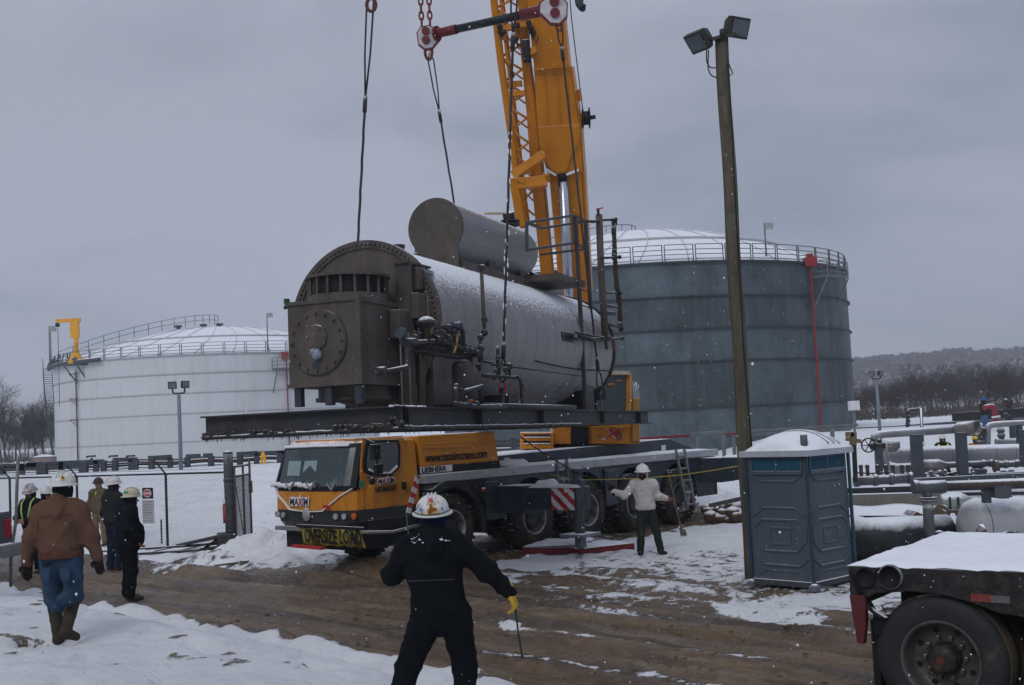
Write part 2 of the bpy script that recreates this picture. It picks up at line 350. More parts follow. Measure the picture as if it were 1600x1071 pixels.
def ground():
    ys = []; y = 3.2
    while y < 60: ys.append(y); y += max(.045, y*.0062)
    while y < 4000: ys.append(y); y *= 1.05
    NA = 360; vs = []; mk = []
    for y in ys:
        for i in range(NA+1):
            q = (i/NA*2-1); x = y*(.62*q+.55*q**7)+(-2 if y > 0 else 0)
            vs.append((x, y, gz(x, y) if y < 150 else hbase(x, y))); mk.append(snowmask(x, y) if y < 60 else 1.)
    # close the sheet behind the camera
    n = NA+1
    fs = [(j*n+i, j*n+i+1, (j+1)*n+i+1, (j+1)*n+i) for j in range(len(ys)-1) for i in range(NA)]
    o0 = len(vs)
    for y in (2.0, -60):
        for i in range(n):
            q = (i/NA*2-1); x = (3.2*(.62*q+.55*q**7)-2) if y > 0 else q*90
            vs.append((x, y, .3 if y > 0 else .3)); mk.append(1.)
    fs += [(o0+i, o0+i+1, i+1, i) for i in range(NA)] + [(o0+n+i, o0+n+i+1, o0+i+1, o0+i) for i in range(NA)]
    me = bpy.data.meshes.new('ground'); me.from_pydata(vs, [], fs); me.update()
    at = me.attributes.new('snow', 'FLOAT', 'POINT'); at.data.foreach_set('value', mk)
    at = me.attributes.new('wet_shade', 'FLOAT', 'POINT'); at.data.foreach_set('value', [wet_shade_mask(p[0], p[1]) if 6 < p[1] < 34 else 0. for p in vs])
    me.polygons.foreach_set('use_smooth', [True]*len(fs))
    m = bpy.data.materials.new('muddy_snowy_ground'); m.use_nodes = True; N = m.node_tree.nodes; l = m.node_tree.links; b = N['Principled BSDF']
    tc = N.new('ShaderNodeTexCoord')
    def nz(sc, det=5, rg=.6, st=None, rz=0):
        t = N.new('ShaderNodeTexNoise'); t.inputs['Scale'].default_value = sc; t.inputs['Detail'].default_value = det; t.inputs['Roughness'].default_value = rg
        if st:
            mp = N.new('ShaderNodeMapping'); mp.vector_type = 'TEXTURE'; mp.inputs['Scale'].default_value = tuple(1/q for q in st); mp.inputs['Rotation'].default_value = (0, 0, -rz); l.new(tc.outputs['Object'], mp.inputs[0]); l.new(mp.outputs[0], t.inputs[0])
        else: l.new(tc.outputs['Object'], t.inputs[0])
        return t.outputs[0]
    def ramp(src, els):
        r = N.new('ShaderNodeValToRGB'); e = r.color_ramp.elements
        e[0].position, e[0].color = els[0]; e[1].position, e[1].color = els[-1]
        for p, c in els[1:-1]: k = e.new(p); k.color = c
        l.new(src, r.inputs[0]); return r.outputs[0]
    def math_(op, a, c):
        x = N.new('ShaderNodeMath'); x.operation = op
        for i, k in enumerate((a, c)):
            if isinstance(k, (int, float)): x.inputs[i].default_value = k
            else: l.new(k, x.inputs[i])
        return x.outputs[0]
    def mix(f, a, c):
        x = N.new('ShaderNodeMixRGB')
        for i, k in ((0, f), (1, a), (2, c)):
            if isinstance(k, (tuple, float)): x.inputs[i].default_value = k
            else: l.new(k, x.inputs[i])
        return x.outputs[0]
    att = N.new('ShaderNodeAttribute'); att.attribute_name = 'snow'
    rz = math.radians(45)
    fac = math_('ADD', att.outputs['Fac'], math_('MULTIPLY', math_('SUBTRACT', nz(3.4, 12, .78), .5), 1.9))
    fac = math_('ADD', fac, math_('MULTIPLY', math_('SUBTRACT', nz(1.6, 4, .6, (.35, 1.8, 1), rz), .5), .35))
    fac = ramp(fac, [(.47, (0, 0, 0, 1)), (.56, (1, 1, 1, 1))])
    mud = ramp(nz(1.1, 8, .7, (.45, 1.6, 1), rz), [(.30, (.098, .062, .032, 1)), (.5, (.205, .134, .070, 1)), (.72, (.31, .226, .135, 1))])
    mud = mix(ramp(nz(.35, 4, .6), [(.45, (0, 0, 0, 1)), (.7, (.7, .7, .7, 1))]), mud, (.25, .15, .075, 1))
    mud = mix(ramp(nz(3.2, 10, .78, (.22, 1.7, 1), rz), [(.40, (.75, .75, .75, 1)), (.58, (0, 0, 0, 1))]), mud, (.088, .058, .040, 1))
    mud = mix(ramp(nz(2.0, 9, .75, (.2, 1.9, 1), rz), [(.56, (0, 0, 0, 1)), (.70, (.8, .8, .8, 1))]), mud, (.35, .285, .20, 1))
    wa = N.new('ShaderNodeAttribute'); wa.attribute_name = 'wet_shade'; wf = math_('MULTIPLY', wa.outputs['Fac'], math_('ADD', nz(5, 8, .8, (.3, 1.6, 1), rz), .35))
    wf = ramp(wf, [(.10, (0, 0, 0, 1)), (.42, (.85, .85, .85, 1))]); mud = mix(wf, mud, (.070, .047, .030, 1))  # dark brown puts rut shade into the colour, besides the wet mud
    slush = ramp(nz(7, 6, .7, (.5, 1.5, 1), rz), [(.5, (0, 0, 0, 1)), (.85, (.65, .65, .65, 1))])
    mud = mix(slush, mud, (.33, .29, .26, 1))
    snow = ramp(nz(1.3, 6, .7), [(.3, (.74, .76, .80, 1)), (.6, (.88, .89, .91, 1))])
    # bits of straw and soil showing through the snow
    sp = ramp(nz(9, 8, .8), [(.64, (0, 0, 0, 1)), (.72, (.6, .6, .6, 1))])
    snow = mix(sp, snow, (.42, .40, .38, 1))
    l.new(mix(fac, mud, snow), b.inputs['Base Color'])
    wet_shade = ramp(nz(.55, 5, .6, (.5, 1.5, 1), rz), [(.42, (.10, .10, .10, 1)), (.58, (.50, .50, .50, 1))])  # roughness only, smoother in wet spots
    wet_shade = mix(wf, wet_shade, (.09, .09, .09, 1)); l.new(mix(fac, wet_shade, (.9, .9, .9, 1)), b.inputs['Roughness']); b.inputs['Specular IOR Level'].default_value = .5
    bp = N.new('ShaderNodeBump'); bp.inputs['Strength'].default_value = 1.0; bp.inputs['Distance'].default_value = .10
    hh = math_('ADD', math_('MULTIPLY', nz(6, 9, .7, (.6, 1.4, 1), rz), math_('SUBTRACT', 1.15, math_('MULTIPLY', fac, .45))), math_('MULTIPLY', fac, .55))
    hh = math_('ADD', hh, math_('MULTIPLY', nz(1.7, 10, .8), .9)); hh = math_('ADD', hh, math_('MULTIPLY', nz(22, 5, .7), .12)); l.new(hh, bp.inputs['Height']); l.new(bp.outputs[0], b.inputs['Normal'])
    me.materials.append(m); o = bpy.data.objects.new('ground', me); link(o); tag(o, kind='structure'); return o
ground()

# ================================================================ FAR HILLS, WOODS, TREES
HILLM = M('wooded_snowy_hillside', (.19, .185, .195), .95, var=.5, scale=.03, bump=.5, bscale=.2, dirt=(.5, .05), dirtc=(.10, .09, .09))
def hill(name, pts, Y, depth, mat):
    mb = MB(); n = len(pts); rows = 14; vs = []
    for j in range(rows+1):
        t = j/rows
        for i, (u, v) in enumerate(pts):
            top = W(u, v, Y); k = t*t*(3-2*t)
            p = V((top.x*(1-(1-t)*depth/Y), Y-(1-t)*depth, 1.0+(top.z-1.0)*k)); p.z += (noise.noise(p*.02)*6+noise.noise(p*.09)*2)*t
            vs.append(p)
    fs = [(j*n+i, j*n+i+1, (j+1)*n+i+1, (j+1)*n+i) for j in range(rows) for i in range(n-1)]
    mb.add(vs, fs, True); o = mb.build(name, mat); tag(o, kind='structure'); return o
def smooth_pts(a, seg=8):
    out = []
    for i in range(len(a)-1):
        for k in range(seg): t = k/seg; out.append((a[i][0]*(1-t)+a[i+1][0]*t, a[i][1]*(1-t)+a[i+1][1]*t))
    return out+[a[-1]]
RID = smooth_pts([(1000, 650), (1150, 612), (1320, 584), (1350, 577), (1400, 575), (1450, 569), (1500, 564), (1560, 564), (1620, 560), (1750, 556), (1950, 570), (2200, 610)])
hill('far_hill', RID, 1000, 500, HILLM)
RID2 = smooth_pts([(-500, 640), (-300, 655), (-100, 668), (60, 676), (200, 690)])
hill('low_hill', RID2, 900, 300, HILLM)
BARK = M('bare_bark', (.045, .038, .036), .95, var=.35)
TWIG = M('bare_twigs', (.062, .052, .050), .95, var=.3)
def treemesh(h, seed, spread=1., dense=1.):
    r = random.Random(seed); tr = MB(); cr = MB()
    def grow(p, d, ln, rad, lev):
        n = 3; pts = [p]; q = p
        for i in range(n):
            d = (d+V((r.uniform(-.2, .2), r.uniform(-.2, .2), r.uniform(-.02, .14)))).normalized(); q = q+d*(ln/n); pts.append(q)
        (tr if lev < 2 else cr).tube(pts, rad, 4 if lev < 2 else 3, rad*.55)
        if lev >= 4: return
        k = {0: 6, 1: 5, 2: 5, 3: 5}[lev]; k = int(k*dense+.5)
        for i in range(k):
            t = r.uniform(.35, 1.) if lev else r.uniform(.3, 1.)
            b = pts[min(n-1, int(t*n))].lerp(pts[min(n, int(t*n)+1)], t*n % 1)
            a = r.uniform(0, 2*PI); tilt = r.uniform(.35, .95)*spread
            x, y, z = frame(d); nd = (d*math.cos(tilt)+(x*math.cos(a)+y*math.sin(a))*math.sin(tilt)).normalized(); nd.z = nd.z*.8+.15
            grow(b, nd.normalized(), ln*r.uniform(.5, .72), rad*.48, lev+1)
    grow(V((0, 0, 0)), V((0, 0, 1)), h*.55, h*.017, 0)
    return tr, cr
def tree_proto(h, seed, spread, label, dense=1., group=None):
    t = thing('bare_tree', label, 'tree', group=group)
    a, b = treemesh(h, seed, spread, dense); a.build('trunk', BARK, t); b.build('crown', TWIG, t); return t
GR, GL = 'bare trees along the far edge of the snowy yard', 'bare trees beyond the white tank'
TL = {'R': ('bare winter tree in the dark thicket beyond the pipe yard', GR), 'L': ('bare winter tree left of the white storage tank', GL)}
protos = [tree_proto(10+i*.6, 40+i, .85+.08*i, TL['R'][0], 1.1, GR) for i in range(5)]
used = set()
def plant(u, Y, s, side, k):
    o = protos[k] if k not in used else copy_tree(protos[k]); used.add(k)
    p = W(u, 640, Y); o.location = (p.x, Y, hbase(p.x, Y)-.1); o.scale = (s, s, s); o.rotation_euler = (0, 0, rnd.uniform(0, 6.28))
    tag(o, *([TL[side][0]]+['tree', TL[side][1]]))
for i in range(62):
    u = 1318+i*5.1+rnd.uniform(-5, 5); Y = rnd.uniform(128, 190)
    s = .62+.42*sstep(1390, 1440, u)*rnd.uniform(.5, 1.) if i % 3 else rnd.uniform(.5, .8)
    plant(u, Y, s*Y/150*.52, 'R', rnd.randrange(5))
for i in range(22):
    u = -70+i*7.4+rnd.uniform(-6, 6); Y = rnd.uniform(150, 195)
    plant(u, Y, rnd.uniform(.45, .85)*Y/150, 'L', rnd.randrange(5))
# distant wood on the ridge: nobody could count it
def far_wood():
    mb = MB(); r = random.Random(3)
    for (a, Y, d, n) in ((RID, 1000, 500, 1100), (RID2, 900, 300, 300)):
        for i in range(n):
            j = r.uniform(0, len(a)-1.01); j0 = int(j); u = a[j0][0]+(a[j0+1][0]-a[j0][0])*(j-j0); v = a[j0][1]+(a[j0+1][1]-a[j0][1])*(j-j0)
            ridge = r.random() < .42; t = 1. if ridge else r.uniform(.1, .98)
            top = W(u, v, Y); k = t*t*(3-2*t); p = V((top.x*(1-(1-t)*d/Y), Y-(1-t)*d, 1+(top.z-1)*k-1))
            h = r.uniform(5, 13) if ridge else r.uniform(5, 11); R = h*r.uniform(.3, .5)
            mb.tube([p, p+V((0, 0, h*.5))], .3, 3)
            for q in range(26):
                a_ = r.uniform(0, 6.28); e = r.uniform(-.6, 1.5); dd = V((math.cos(a_)*math.cos(e), math.sin(a_)*math.cos(e), math.sin(e)))
                b = p+V((0, 0, h*.55)); c = b+V((dd.x*R, dd.y*R, dd.z*h*.45))
                s_ = V((r.uniform(-1, 1), r.uniform(-1, 1), r.uniform(-1, 1)))*R*.28
                mb.add([b.lerp(c, .3), c+s_, c-s_], [(0, 1, 2)])
    o = mb.build('distant_wood', TWIG); tag(o, kind='stuff')
far_wood()
def brush():
    mb = MB(); r = random.Random(5)
    for i in range(2600):
        if i % 4: u = r.uniform(1300, 1640); Y = r.uniform(118, 150)
        else: u = r.uniform(-120, 95); Y = r.uniform(135, 160)
        p = W(u, 640, Y); x = p.x; z = hbase(x, Y); h = r.uniform(.5, 2.3)
        for k in range(2):
            q = V((r.uniform(-.5, .5), r.uniform(-.5, .5), h*r.uniform(.6, 1))); b = V((x+r.uniform(-.3, .3), Y, z-.05))
            mb.add([b, b+V((.05, 0, 0)), b+q], [(0, 1, 2)]); mb.add([b+q*.5, b+q*.5+V((0, 0, .05)), b+q*.5+V((r.uniform(-.5, .5), 0, h*.4))], [(0, 1, 2)])
    o = mb.build('brushwood', TWIG); tag(o, kind='stuff')
brush()

# ================================================================ STORAGE TANKS
def wall_mat(name, col, var, zs, streakc, rough=.5, metal=.2, seams=14, tone=.1, R=16):
    """shell steel: every course and every plate in it has its own tone, with run-off streaks"""
    m = bpy.data.materials.new(name); m.use_nodes = True; N = m.node_tree.nodes; l = m.node_tree.links; b = N['Principled BSDF']
    tc = N.new('ShaderNodeTexCoord'); nz = N.new('ShaderNodeTexNoise'); nz.inputs['Scale'].default_value = .35; nz.inputs['Detail'].default_value = 8; nz.inputs['Roughness'].default_value = .72
    mq = N.new('ShaderNodeMapping'); mq.inputs['Scale'].default_value = (1.5, 1.5, 1.0); l.new(tc.outputs['Object'], mq.inputs[0]); l.new(mq.outputs[0], nz.inputs[0])
    r = N.new('ShaderNodeValToRGB'); r.color_ramp.elements[0].position = .3; r.color_ramp.elements[1].position = .7
    r.color_ramp.elements[0].color = tuple(c*(1-var) for c in col)+(1,); r.color_ramp.elements[1].color = tuple(c*(1+var) for c in col)+(1,); l.new(nz.outputs[0], r.inputs[0])
    at = N.new('ShaderNodeAttribute'); at.attribute_name = 'plate'
    mm = N.new('ShaderNodeMixRGB'); mm.blend_type = 'MULTIPLY'; mm.inputs[0].default_value = 1; l.new(r.outputs[0], mm.inputs[1])
    r2 = N.new('ShaderNodeMapRange'); r2.inputs[3].default_value = 1-tone; r2.inputs[4].default_value = 1+tone; l.new(at.outputs['Fac'], r2.inputs[0])
    cb = N.new('ShaderNodeCombineXYZ'); [l.new(r2.outputs[0], cb.inputs[i]) for i in range(3)]; l.new(cb.outputs[0], mm.inputs[2])
    mp = N.new('ShaderNodeMapping'); mp.inputs['Scale'].default_value = (1, 1, .05); l.new(tc.outputs['Object'], mp.inputs[0])
    n2 = N.new('ShaderNodeTexNoise'); n2.inputs['Scale'].default_value = 1.6; n2.inputs['Detail'].default_value = 7; n2.inputs['Roughness'].default_value = .75; l.new(mp.outputs[0], n2.inputs[0])
    r3 = N.new('ShaderNodeValToRGB'); r3.color_ramp.elements[0].position = .5; r3.color_ramp.elements[1].position = .72; r3.color_ramp.elements[1].color = (.5, .5, .5, 1); l.new(n2.outputs[0], r3.inputs[0])
    m3 = N.new('ShaderNodeMixRGB'); l.new(r3.outputs[0], m3.inputs[0]); l.new(mm.outputs[0], m3.inputs[1]); m3.inputs[2].default_value = streakc+(1,)
    l.new(m3.outputs[0], b.inputs['Base Color']); b.inputs['Roughness'].default_value = rough; b.inputs['Metallic'].default_value = metal
    return m
DOMESNOW = M('dome_snow', (.80, .82, .86), .9, var=.04, scale=.5)
def tank(label, u0, D, R, z0, rings, H, wm, ringm, domeh, rail_m, seed, ringw):
    az = math.atan((u0-800)/FPX); c = V((math.sin(az)*D, math.cos(az)*D, z0)); T = thing('storage_tank', label, 'storage tank', c)
    r = random.Random(seed); n = 144; zs = [0]+[z-z0 for z in rings]+[H-z0]; HH = H-z0
    mb = MB(); pl = []
    for j in range(len(zs)-1):
        rr = R-.012*j; off = r.randrange(6)
        tones = [r.random() for _ in range(60)]; ct = r.random()
        mb.add([(rr*math.cos(2*PI*i/n), rr*math.sin(2*PI*i/n), z) for z in (zs[j], zs[j+1]) for i in range(n)], [(i, (i+1) % n, n+(i+1) % n, n+i) for i in range(n)], True)
        pl += [.5*ct+.5*tones[((i+off)//6) % 60] for i in range(n)]
    o = mb.build('wall', wm, T); a = o.data.attributes.new('plate', 'FLOAT', 'FACE'); a.data.foreach_set('value', pl)
    mb = MB()
    for z in zs[1:-1]: mb.lathe([(R-.02, -.05), (R+ringw, -.05), (R+ringw, .02), (R-.02, .02)], (0, 0, z), (0, 0, 1), n, False)
    mb.lathe([(R-.02, -.12), (R+ringw*1.3, -.12), (R+ringw*1.3, .0), (R-.02, .0)], (0, 0, HH), (0, 0, 1), n, False); mb.build('stiffening_rings', ringm, T)
    mb = MB(); k = 10; prof = []
    for i in range(k+1): t = i/k; prof.append(((R-.05)*(1-t), domeh*(1-(1-t)**2)+.02))
    mb.lathe(prof, (0, 0, HH), (0, 0, 1), 96); dome = mb.build('dome_roof', DOMESNOW, T)
    mb = MB()
    for i in range(30):
        a = 2*PI*i/30; t0, t1 = 0, .93
        pts = [V(((R-.05)*(1-t)*math.cos(a+.09*math.sin(t*3)), (R-.05)*(1-t)*math.sin(a+.09*math.sin(t*3)), HH+domeh*(1-(1-t)**2)+.06)) for t in [q/8*t1 for q in range(9)]]
        mb.tube(pts, .035, 4)
    mb.lathe([(R*.70, 0), (R*.70+.1, .12), (R*.70-.35, .18)], (0, 0, HH+domeh*(1-.49)+.03), (0, 0, 1), 96)
    mb.build('roof_ribs', M('rib_grey', (.50, .51, .53), .7, snow=(.6, .9, .2)), dome)
    # rim railing in panels
    mb = MB(); N_ = int(2*PI*R/2.05)
    for i in range(N_):
        a0 = 2*PI*(i+.04)/N_; a1 = 2*PI*(i+.96)/N_; q = [V((R*math.cos(a), R*math.sin(a), HH)) for a in (a0, (a0+a1)/2, a1)]
        if math.sin((a0+a1)/2) > .55: continue
        for e in (0, 2): mb.bar(q[e], q[e]+V((0, 0, 1.1)), .06)
        for zz in (.15, .45, .77, 1.1): mb.bar(q[0]+V((0, 0, zz)), q[2]+V((0, 0, zz)), .045)
    mb.build('rim_railing', rail_m, T)
    return T, c, az
RAILM = M('rail_grey', (.055, .062, .072), .6)
wmL = wall_mat('white_shell', (.56, .575, .595), .05, None, (.40, .40, .40), .45, 0, tone=.03)
wmR = wall_mat('weathered_galvanised_shell', (.048, .068, .080), .55, None, (.115, .14, .152), .65, .1, tone=.5)
TLk, cL, azL = tank('white storage tank with a snowy domed roof and yellow davit on its rim', 342, 136, 17.4, .5, (2.3, 5.03, 7.0, 8.9), 10.75, wmL, M('white_ring', (.36, .37, .39), .5), 4.0, RAILM, 1, .05)
TRk, cR, azR = tank('dark galvanised storage tank with a snowy domed roof behind the crane', 1003, 93, 15.7, -.15, (3.0, 6.03, 8.14, 10.3), 12.6, wmR, M('dark_ring', (.035, .042, .048), .6), 4.3, RAILM, 2, .13)
def tp(c, az, R, phi, z, out=0.):
    """point on a tank's shell in tank coordinates, phi from the line to the camera, positive to the right"""
    a = -PI/2-az+phi; return V(((R+out)*math.cos(a), (R+out)*math.sin(a), z-c.z))
def pl_platform(T, c, az, R, phi, z, wd, label=None):
    mb = MB(); a = tp(c, az, R, phi, z); o = a.normalized(); o.z = 0; o.normalize(); s = V((-o.y, o.x, 0)); b = V((a.x, a.y, a.z))
    q = [b-s*wd/2, b+s*wd/2, b+s*wd/2+o*1.3, b-s*wd/2+o*1.3]; mb.prism(q, (0, 0, .1))
    for zz in (.4, .75, 1.1):
        for i, j in ((1, 2), (2, 3), (3, 0)): mb.bar(q[i]+V((0, 0, zz)), q[j]+V((0, 0, zz)), .05)
    for p in (q[1], q[2], q[3], q[0], (q[2]+q[3])/2): mb.bar(p, p+V((0, 0, 1.1)), .06)
    for p, k in ((q[2], q[1]), (q[3], q[0])): mb.bar(p, k+V((0, 0, -2.3)), .09)
    mb.build('service_platform', GALV, T)
def ppl(T, c, az, R, phi, z0, z1, r, mat, nm, out=.15, dphi=0.):
    mb = MB(); n = 14; mb.tube([tp(c, az, R, phi+dphi*i/n, z0+(z1-z0)*i/n, out) for i in range(n+1)], r, 8)
    return mb.build(nm, mat, T)
# right tank: red foam line, platform, roof light, top handrail
pR = math.asin((math.tan(math.atan((1268-800)/FPX)-azR))*(93-13)/15.7)
ppl(TRk, cR, azR, 15.7, .825, .0, 12.4, .075, M('fire_red', (.24, .02, .025), .5), 'red_foam_pipe', .25)
pl_platform(TRk, cR, azR, 15.7, .93, 11.5, 2.9)
mb = MB(); a = tp(cR, azR, 15.7, .825, 12.35, .25); mb.box(a.x-.42, a.x+.42, a.y-.35, a.y+.35, a.z-.1, a.z+.55); mb.cyl(a+V((0, 0, .5)), a+V((0, 0, .8)), .25); mb.build('red_foam_chamber', MATS['fire_red'], TRk, .05)
def roof_light(T, c, az, R, phi, z, h, rin=.95):
    mb = MB(); a = tp(c, az, R*rin, phi, z); mb.cyl(a, a+V((0, 0, h)), .07, .05, 6); mb.bar(a+V((-.05, 0, h)), a+V((.45, 0, h)), .1); mb.build('roof_light_mast', GALV, T)
    mb = MB(); mb.box(a.x, a.x+.55, a.y-.2, a.y+.2, a.z+h-.35, a.z+h+.02); mb.build('floodlight', M('lamp_head', (.3, .31, .32), .4), T)
roof_light(TRk, cR, azR, 15.7, .62, 12.6, 2.6)
def arc_rail(T, R, HH, domeh, c, az, phi0, phi1, r0, r1, zoff, n=9):
    mb = MB(); q = []
    for i in range(n+1):
        t = i/n; rr = r0+(r1-r0)*t; phi = phi0+(phi1-phi0)*t; k = 1-rr/R; a = tp(c, az, rr, phi, 0); q.append(V((a.x, a.y, HH+domeh*(1-(1-k)**2)+zoff)))
    for i in range(n+1): mb.bar(q[i], q[i]+V((0, 0, 1.1)), .05)
    for i in range(n):
        for zz in (.55, 1.1): mb.bar(q[i]+V((0, 0, zz)), q[i+1]+V((0, 0, zz)), .045)
    mb.build('roof_walkway_railing', RAILM, T)
arc_rail(TRk, 15.7, 11.9, 4.3, cR, azR, -1.4, .0, 14, .3, .3)
mb = MB()
for dx in (-1.2, .6): mb.cyl((dx, -.5, 11.9+4.2), (dx, -.5, 11.9+4.7), .25); mb.cyl((dx, -.5, 16.55), (dx, -.5, 16.7), .4)
mb.build('roof_vents', GALVD, TRk)
# left tank
ppl(TLk, cL, azL, 17.4, .375, .6, 10.6, .06, M('dull_red', (.22, .03, .035), .5), 'red_pipe', .12, 0)
pl_platform(TLk, cL, azL, 17.4, .365, 9.0, 2.6)
mb = MB(); a = tp(cL, azL, 17.4, .365, 10.2, .2); mb.box(a.x-.3, a.x+.3, a.y-.3, a.y+.3, a.z-.2, a.z+.5); mb.build('red_foam_chamber', MATS['dull_red'], TLk)
mb = MB(); n_ = 14
ppl(TLk, cL, azL, 17.4, -.93, .6, 9.9, .07, M('rusty_brown', (.10, .06, .045), .7), 'brown_riser_pipe', .15)
for zz in (5.0, 7.1, 9.6):
    a = tp(cL, azL, 17.4, -.93, zz); o = V((a.x, a.y, 0)).normalized(); s = V((-o.y, o.x, 0))
    mb.bar(a, a+o*.9, .07); mb.bar(a-s*1.0+o*.3, a+s*.1+o*.3, .07); mb.bar(a-s*1.0+o*.3, a+V((0, 0, -.7)), .05)
mb.build('pipe_brackets', GALVD, TLk)
dv = MB(); a = tp(cL, azL, 17.4, -.90, 10.6, .5); dv.mi = 0
dv.prism([a+V((-.75, 0, 0)), a+V((.75, 0, 0)), a+V((.28, 0, 1.1)), a+V((-.28, 0, 1.1))], (0, .5, 0)); dv.cyl(a+V((0, .25, 1)), a+V((.15, .25, 3.9)), .24, .2)
dv.box(a.x-.45, a.x+.35, a.y, a.y+.5, a.z+2.6, a.z+4.3); dv.box(a.x-1.9, a.x+.55, a.y+.1, a.y+.4, a.z+4.2, a.z+4.55)
dvo = dv.build('yellow_davit', M('davit_yellow', (.75, .36, .02), .45), TLk)
mb = MB(); mb.cyl(a+V((-1.75, .25, 4.2)), a+V((-1.75, .25, -4.2)), .03, n=5); mb.box(a.x-1.95, a.x-1.6, a.y+.1, a.y+.4, a.z+3.8, a.z+4.15); mb.build('davit_cable', BLACK, dvo)
mb = MB()
mb.bar(a+V((-1.2, -.3, -.12)), a+V((1.3, -.3, -.12)), .35, .2); mb.bar(a+V((-1, -.3, -.2)), a+V((.1, .2, -2.0)), .12); mb.bar(a+V((.3, -.3, -.2)), a+V((1.2, .2, -2.0)), .12); mb.build('davit_bracket', GALVD, TLk)
mb = MB()       # spiral stair up the left side
for i in range(46):
    t = i/45; phi = -1.75+.30*t; p = tp(cL, azL, 17.4, phi, .8+9.9*t, .1); q = tp(cL, azL, 17.4, phi, .8+9.9*t, 1.0); mb.bar(p, q, .28, .05)
    if i % 3 == 0: mb.bar(q, q+V((0, 0, 1.1)), .05)
    if i: 
        for zz in (0, .6, 1.1): mb.bar(lq+V((0, 0, zz)), q+V((0, 0, zz)), .07)
        mb.bar(lp, p, .07)
    lq, lp = q, p
mb.build('stairway', GALVD, TLk)
mb = MB(); a0 = tp(cL, azL, 17.4, -1.4, 10.6, .3); 
for k in range(7):
    a = tp(cL, azL, 17.4, -1.45+k*.09, 10.9, .3); mb.ball(a+V((0, 0, rnd.uniform(0, .4))), rnd.uniform(.2, .4), 8); mb.bar(a, a+V((.3, 0, .9)), .1)
mb.tube([tp(cL, azL, 17.4, -1.5+k*.1, 10.75, .45) for k in range(9)], .22, 8); mb.build('rim_pipework', GALVD, TLk)
roof_light(TLk, cL, azL, 17.4, -1.38, 10.7, 4.4, 1.02); roof_light(TLk, cL, azL, 17.4, -1.30, 10.7, 4.1, 1.02); roof_light(TLk, cL, azL, 17.4, .28, 10.9, 3.7, .97)
arc_rail(TLk, 17.4, 10.25, 4.0, cL, azL, -1.25, -.2, 17.2, .4, .25, 14)
mb = MB()
for dx in (-4.4, -1.6, .2): mb.cyl((dx, -.5, 10.25+3.7), (dx, -.5, 10.25+4.3), .22); mb.cyl((dx, -.5, 14.5), (dx, -.5, 14.7), .42)
mb.build('roof_vents', GALVD, TLk)
# ================================================================ MOBILE CRANE
CX = V((.682, .731, 0)).normalized(); CY = V((-CX.y, CX.x, 0)); CO = V((-1.35, 23.5, 0))
CRZ = math.atan2(CX.y, CX.x)
CM = Matrix(((CX.x, CY.x, 0, CO.x), (CX.y, CY.y, 0, CO.y), (0, 0, 1, 0), (0, 0, 0, 1))); CI = CM.inverted()
crane = thing('mobile_crane', 'yellow and blue-grey five axle mobile crane with raised boom lifting the boiler', 'mobile crane', CO, CRZ)
def lray(u, v, I):
    o = I @ CAM; return o, (I.to_3x3() @ ray(u, v))
def CL(u, v, y=0.):
    o, d = lray(u, v, CI); return o+d*((y-o.y)/d.y)
def CF(u, v, x=-2.4):
    o, d = lray(u, v, CI); return o+d*((x-o.x)/d.x)
AX = (0, 2.42, 4.19, 5.96, 7.77); WR = .665
# --- wheels
def tyre_rim(parent, c, sgn):
    tw = empty('wheel', c, 0, parent)
    mb = MB(); r = WR; s = sgn
    mb.lathe([(.34, .02*s), (.36, .0), (.45, -.02*s), (.56, -.015*s), (.63, .03*s), (r, .08*s), (r, .36*s), (.63, .41*s), (.5, .44*s), (.34, .42*s)], (0, 0, 0), (0, 1, 0), 40)
    for i in range(34):
        a = 2*PI*i/34
        for k, (y0, y1) in enumerate(((.03, .2), (.24, .41))):
            aa = a+(PI/34 if k else 0); q = V((math.cos(aa), 0, math.sin(aa))); t_ = V((-q.z, 0, q.x)); 
            mb.prism([q*(r-.01)+t_*.035+V((0, y0*s, 0)), q*(r+.022)+t_*.03+V((0, y0*s, 0)), q*(r+.022)-t_*.03+V((0, y0*s, 0)), q*(r-.01)-t_*.035+V((0, y0*s, 0))], (0, (y1-y0)*s, 0))
    mb.build('tyre', TYRE, tw)
    mb = MB(); mb.lathe([(.36, .0), (.345, .01*s), (.33, .05*s), (.30, .24*s)], (0, 0, 0), (0, 1, 0), 36)
    mb.lathe([(.365, -.012*s), (.35, -.022*s), (.335, .0)], (0, 0, 0), (0, 1, 0), 36)
    mb.build('rim', CHROME, tw)
    mb = MB(); mb.lathe([(.31, .235*s), (.20, .22*s), (.19, .06*s), (.13, .03*s), (.0, .03*s)], (0, 0, 0), (0, 1, 0), 36)
    for i in range(10): a = 2*PI*i/10; mb.cyl((.245*math.cos(a), .17*s, .245*math.sin(a)), (.245*math.cos(a), .23*s, .245*math.sin(a)), .022, n=6)
    mb.build('hub', RIM, tw); return tw
w0 = None
for i, x in enumerate(AX):
    if w0 is None: w0 = tyre_rim(crane, (x, .0, WR), 1); c = w0
    else: c = copy_tree(w0, crane); c.location = (x, .0, WR)
    c = copy_tree(w0, crane); c.location = (x, 2.9, WR); c.rotation_euler = (0, 0, PI)
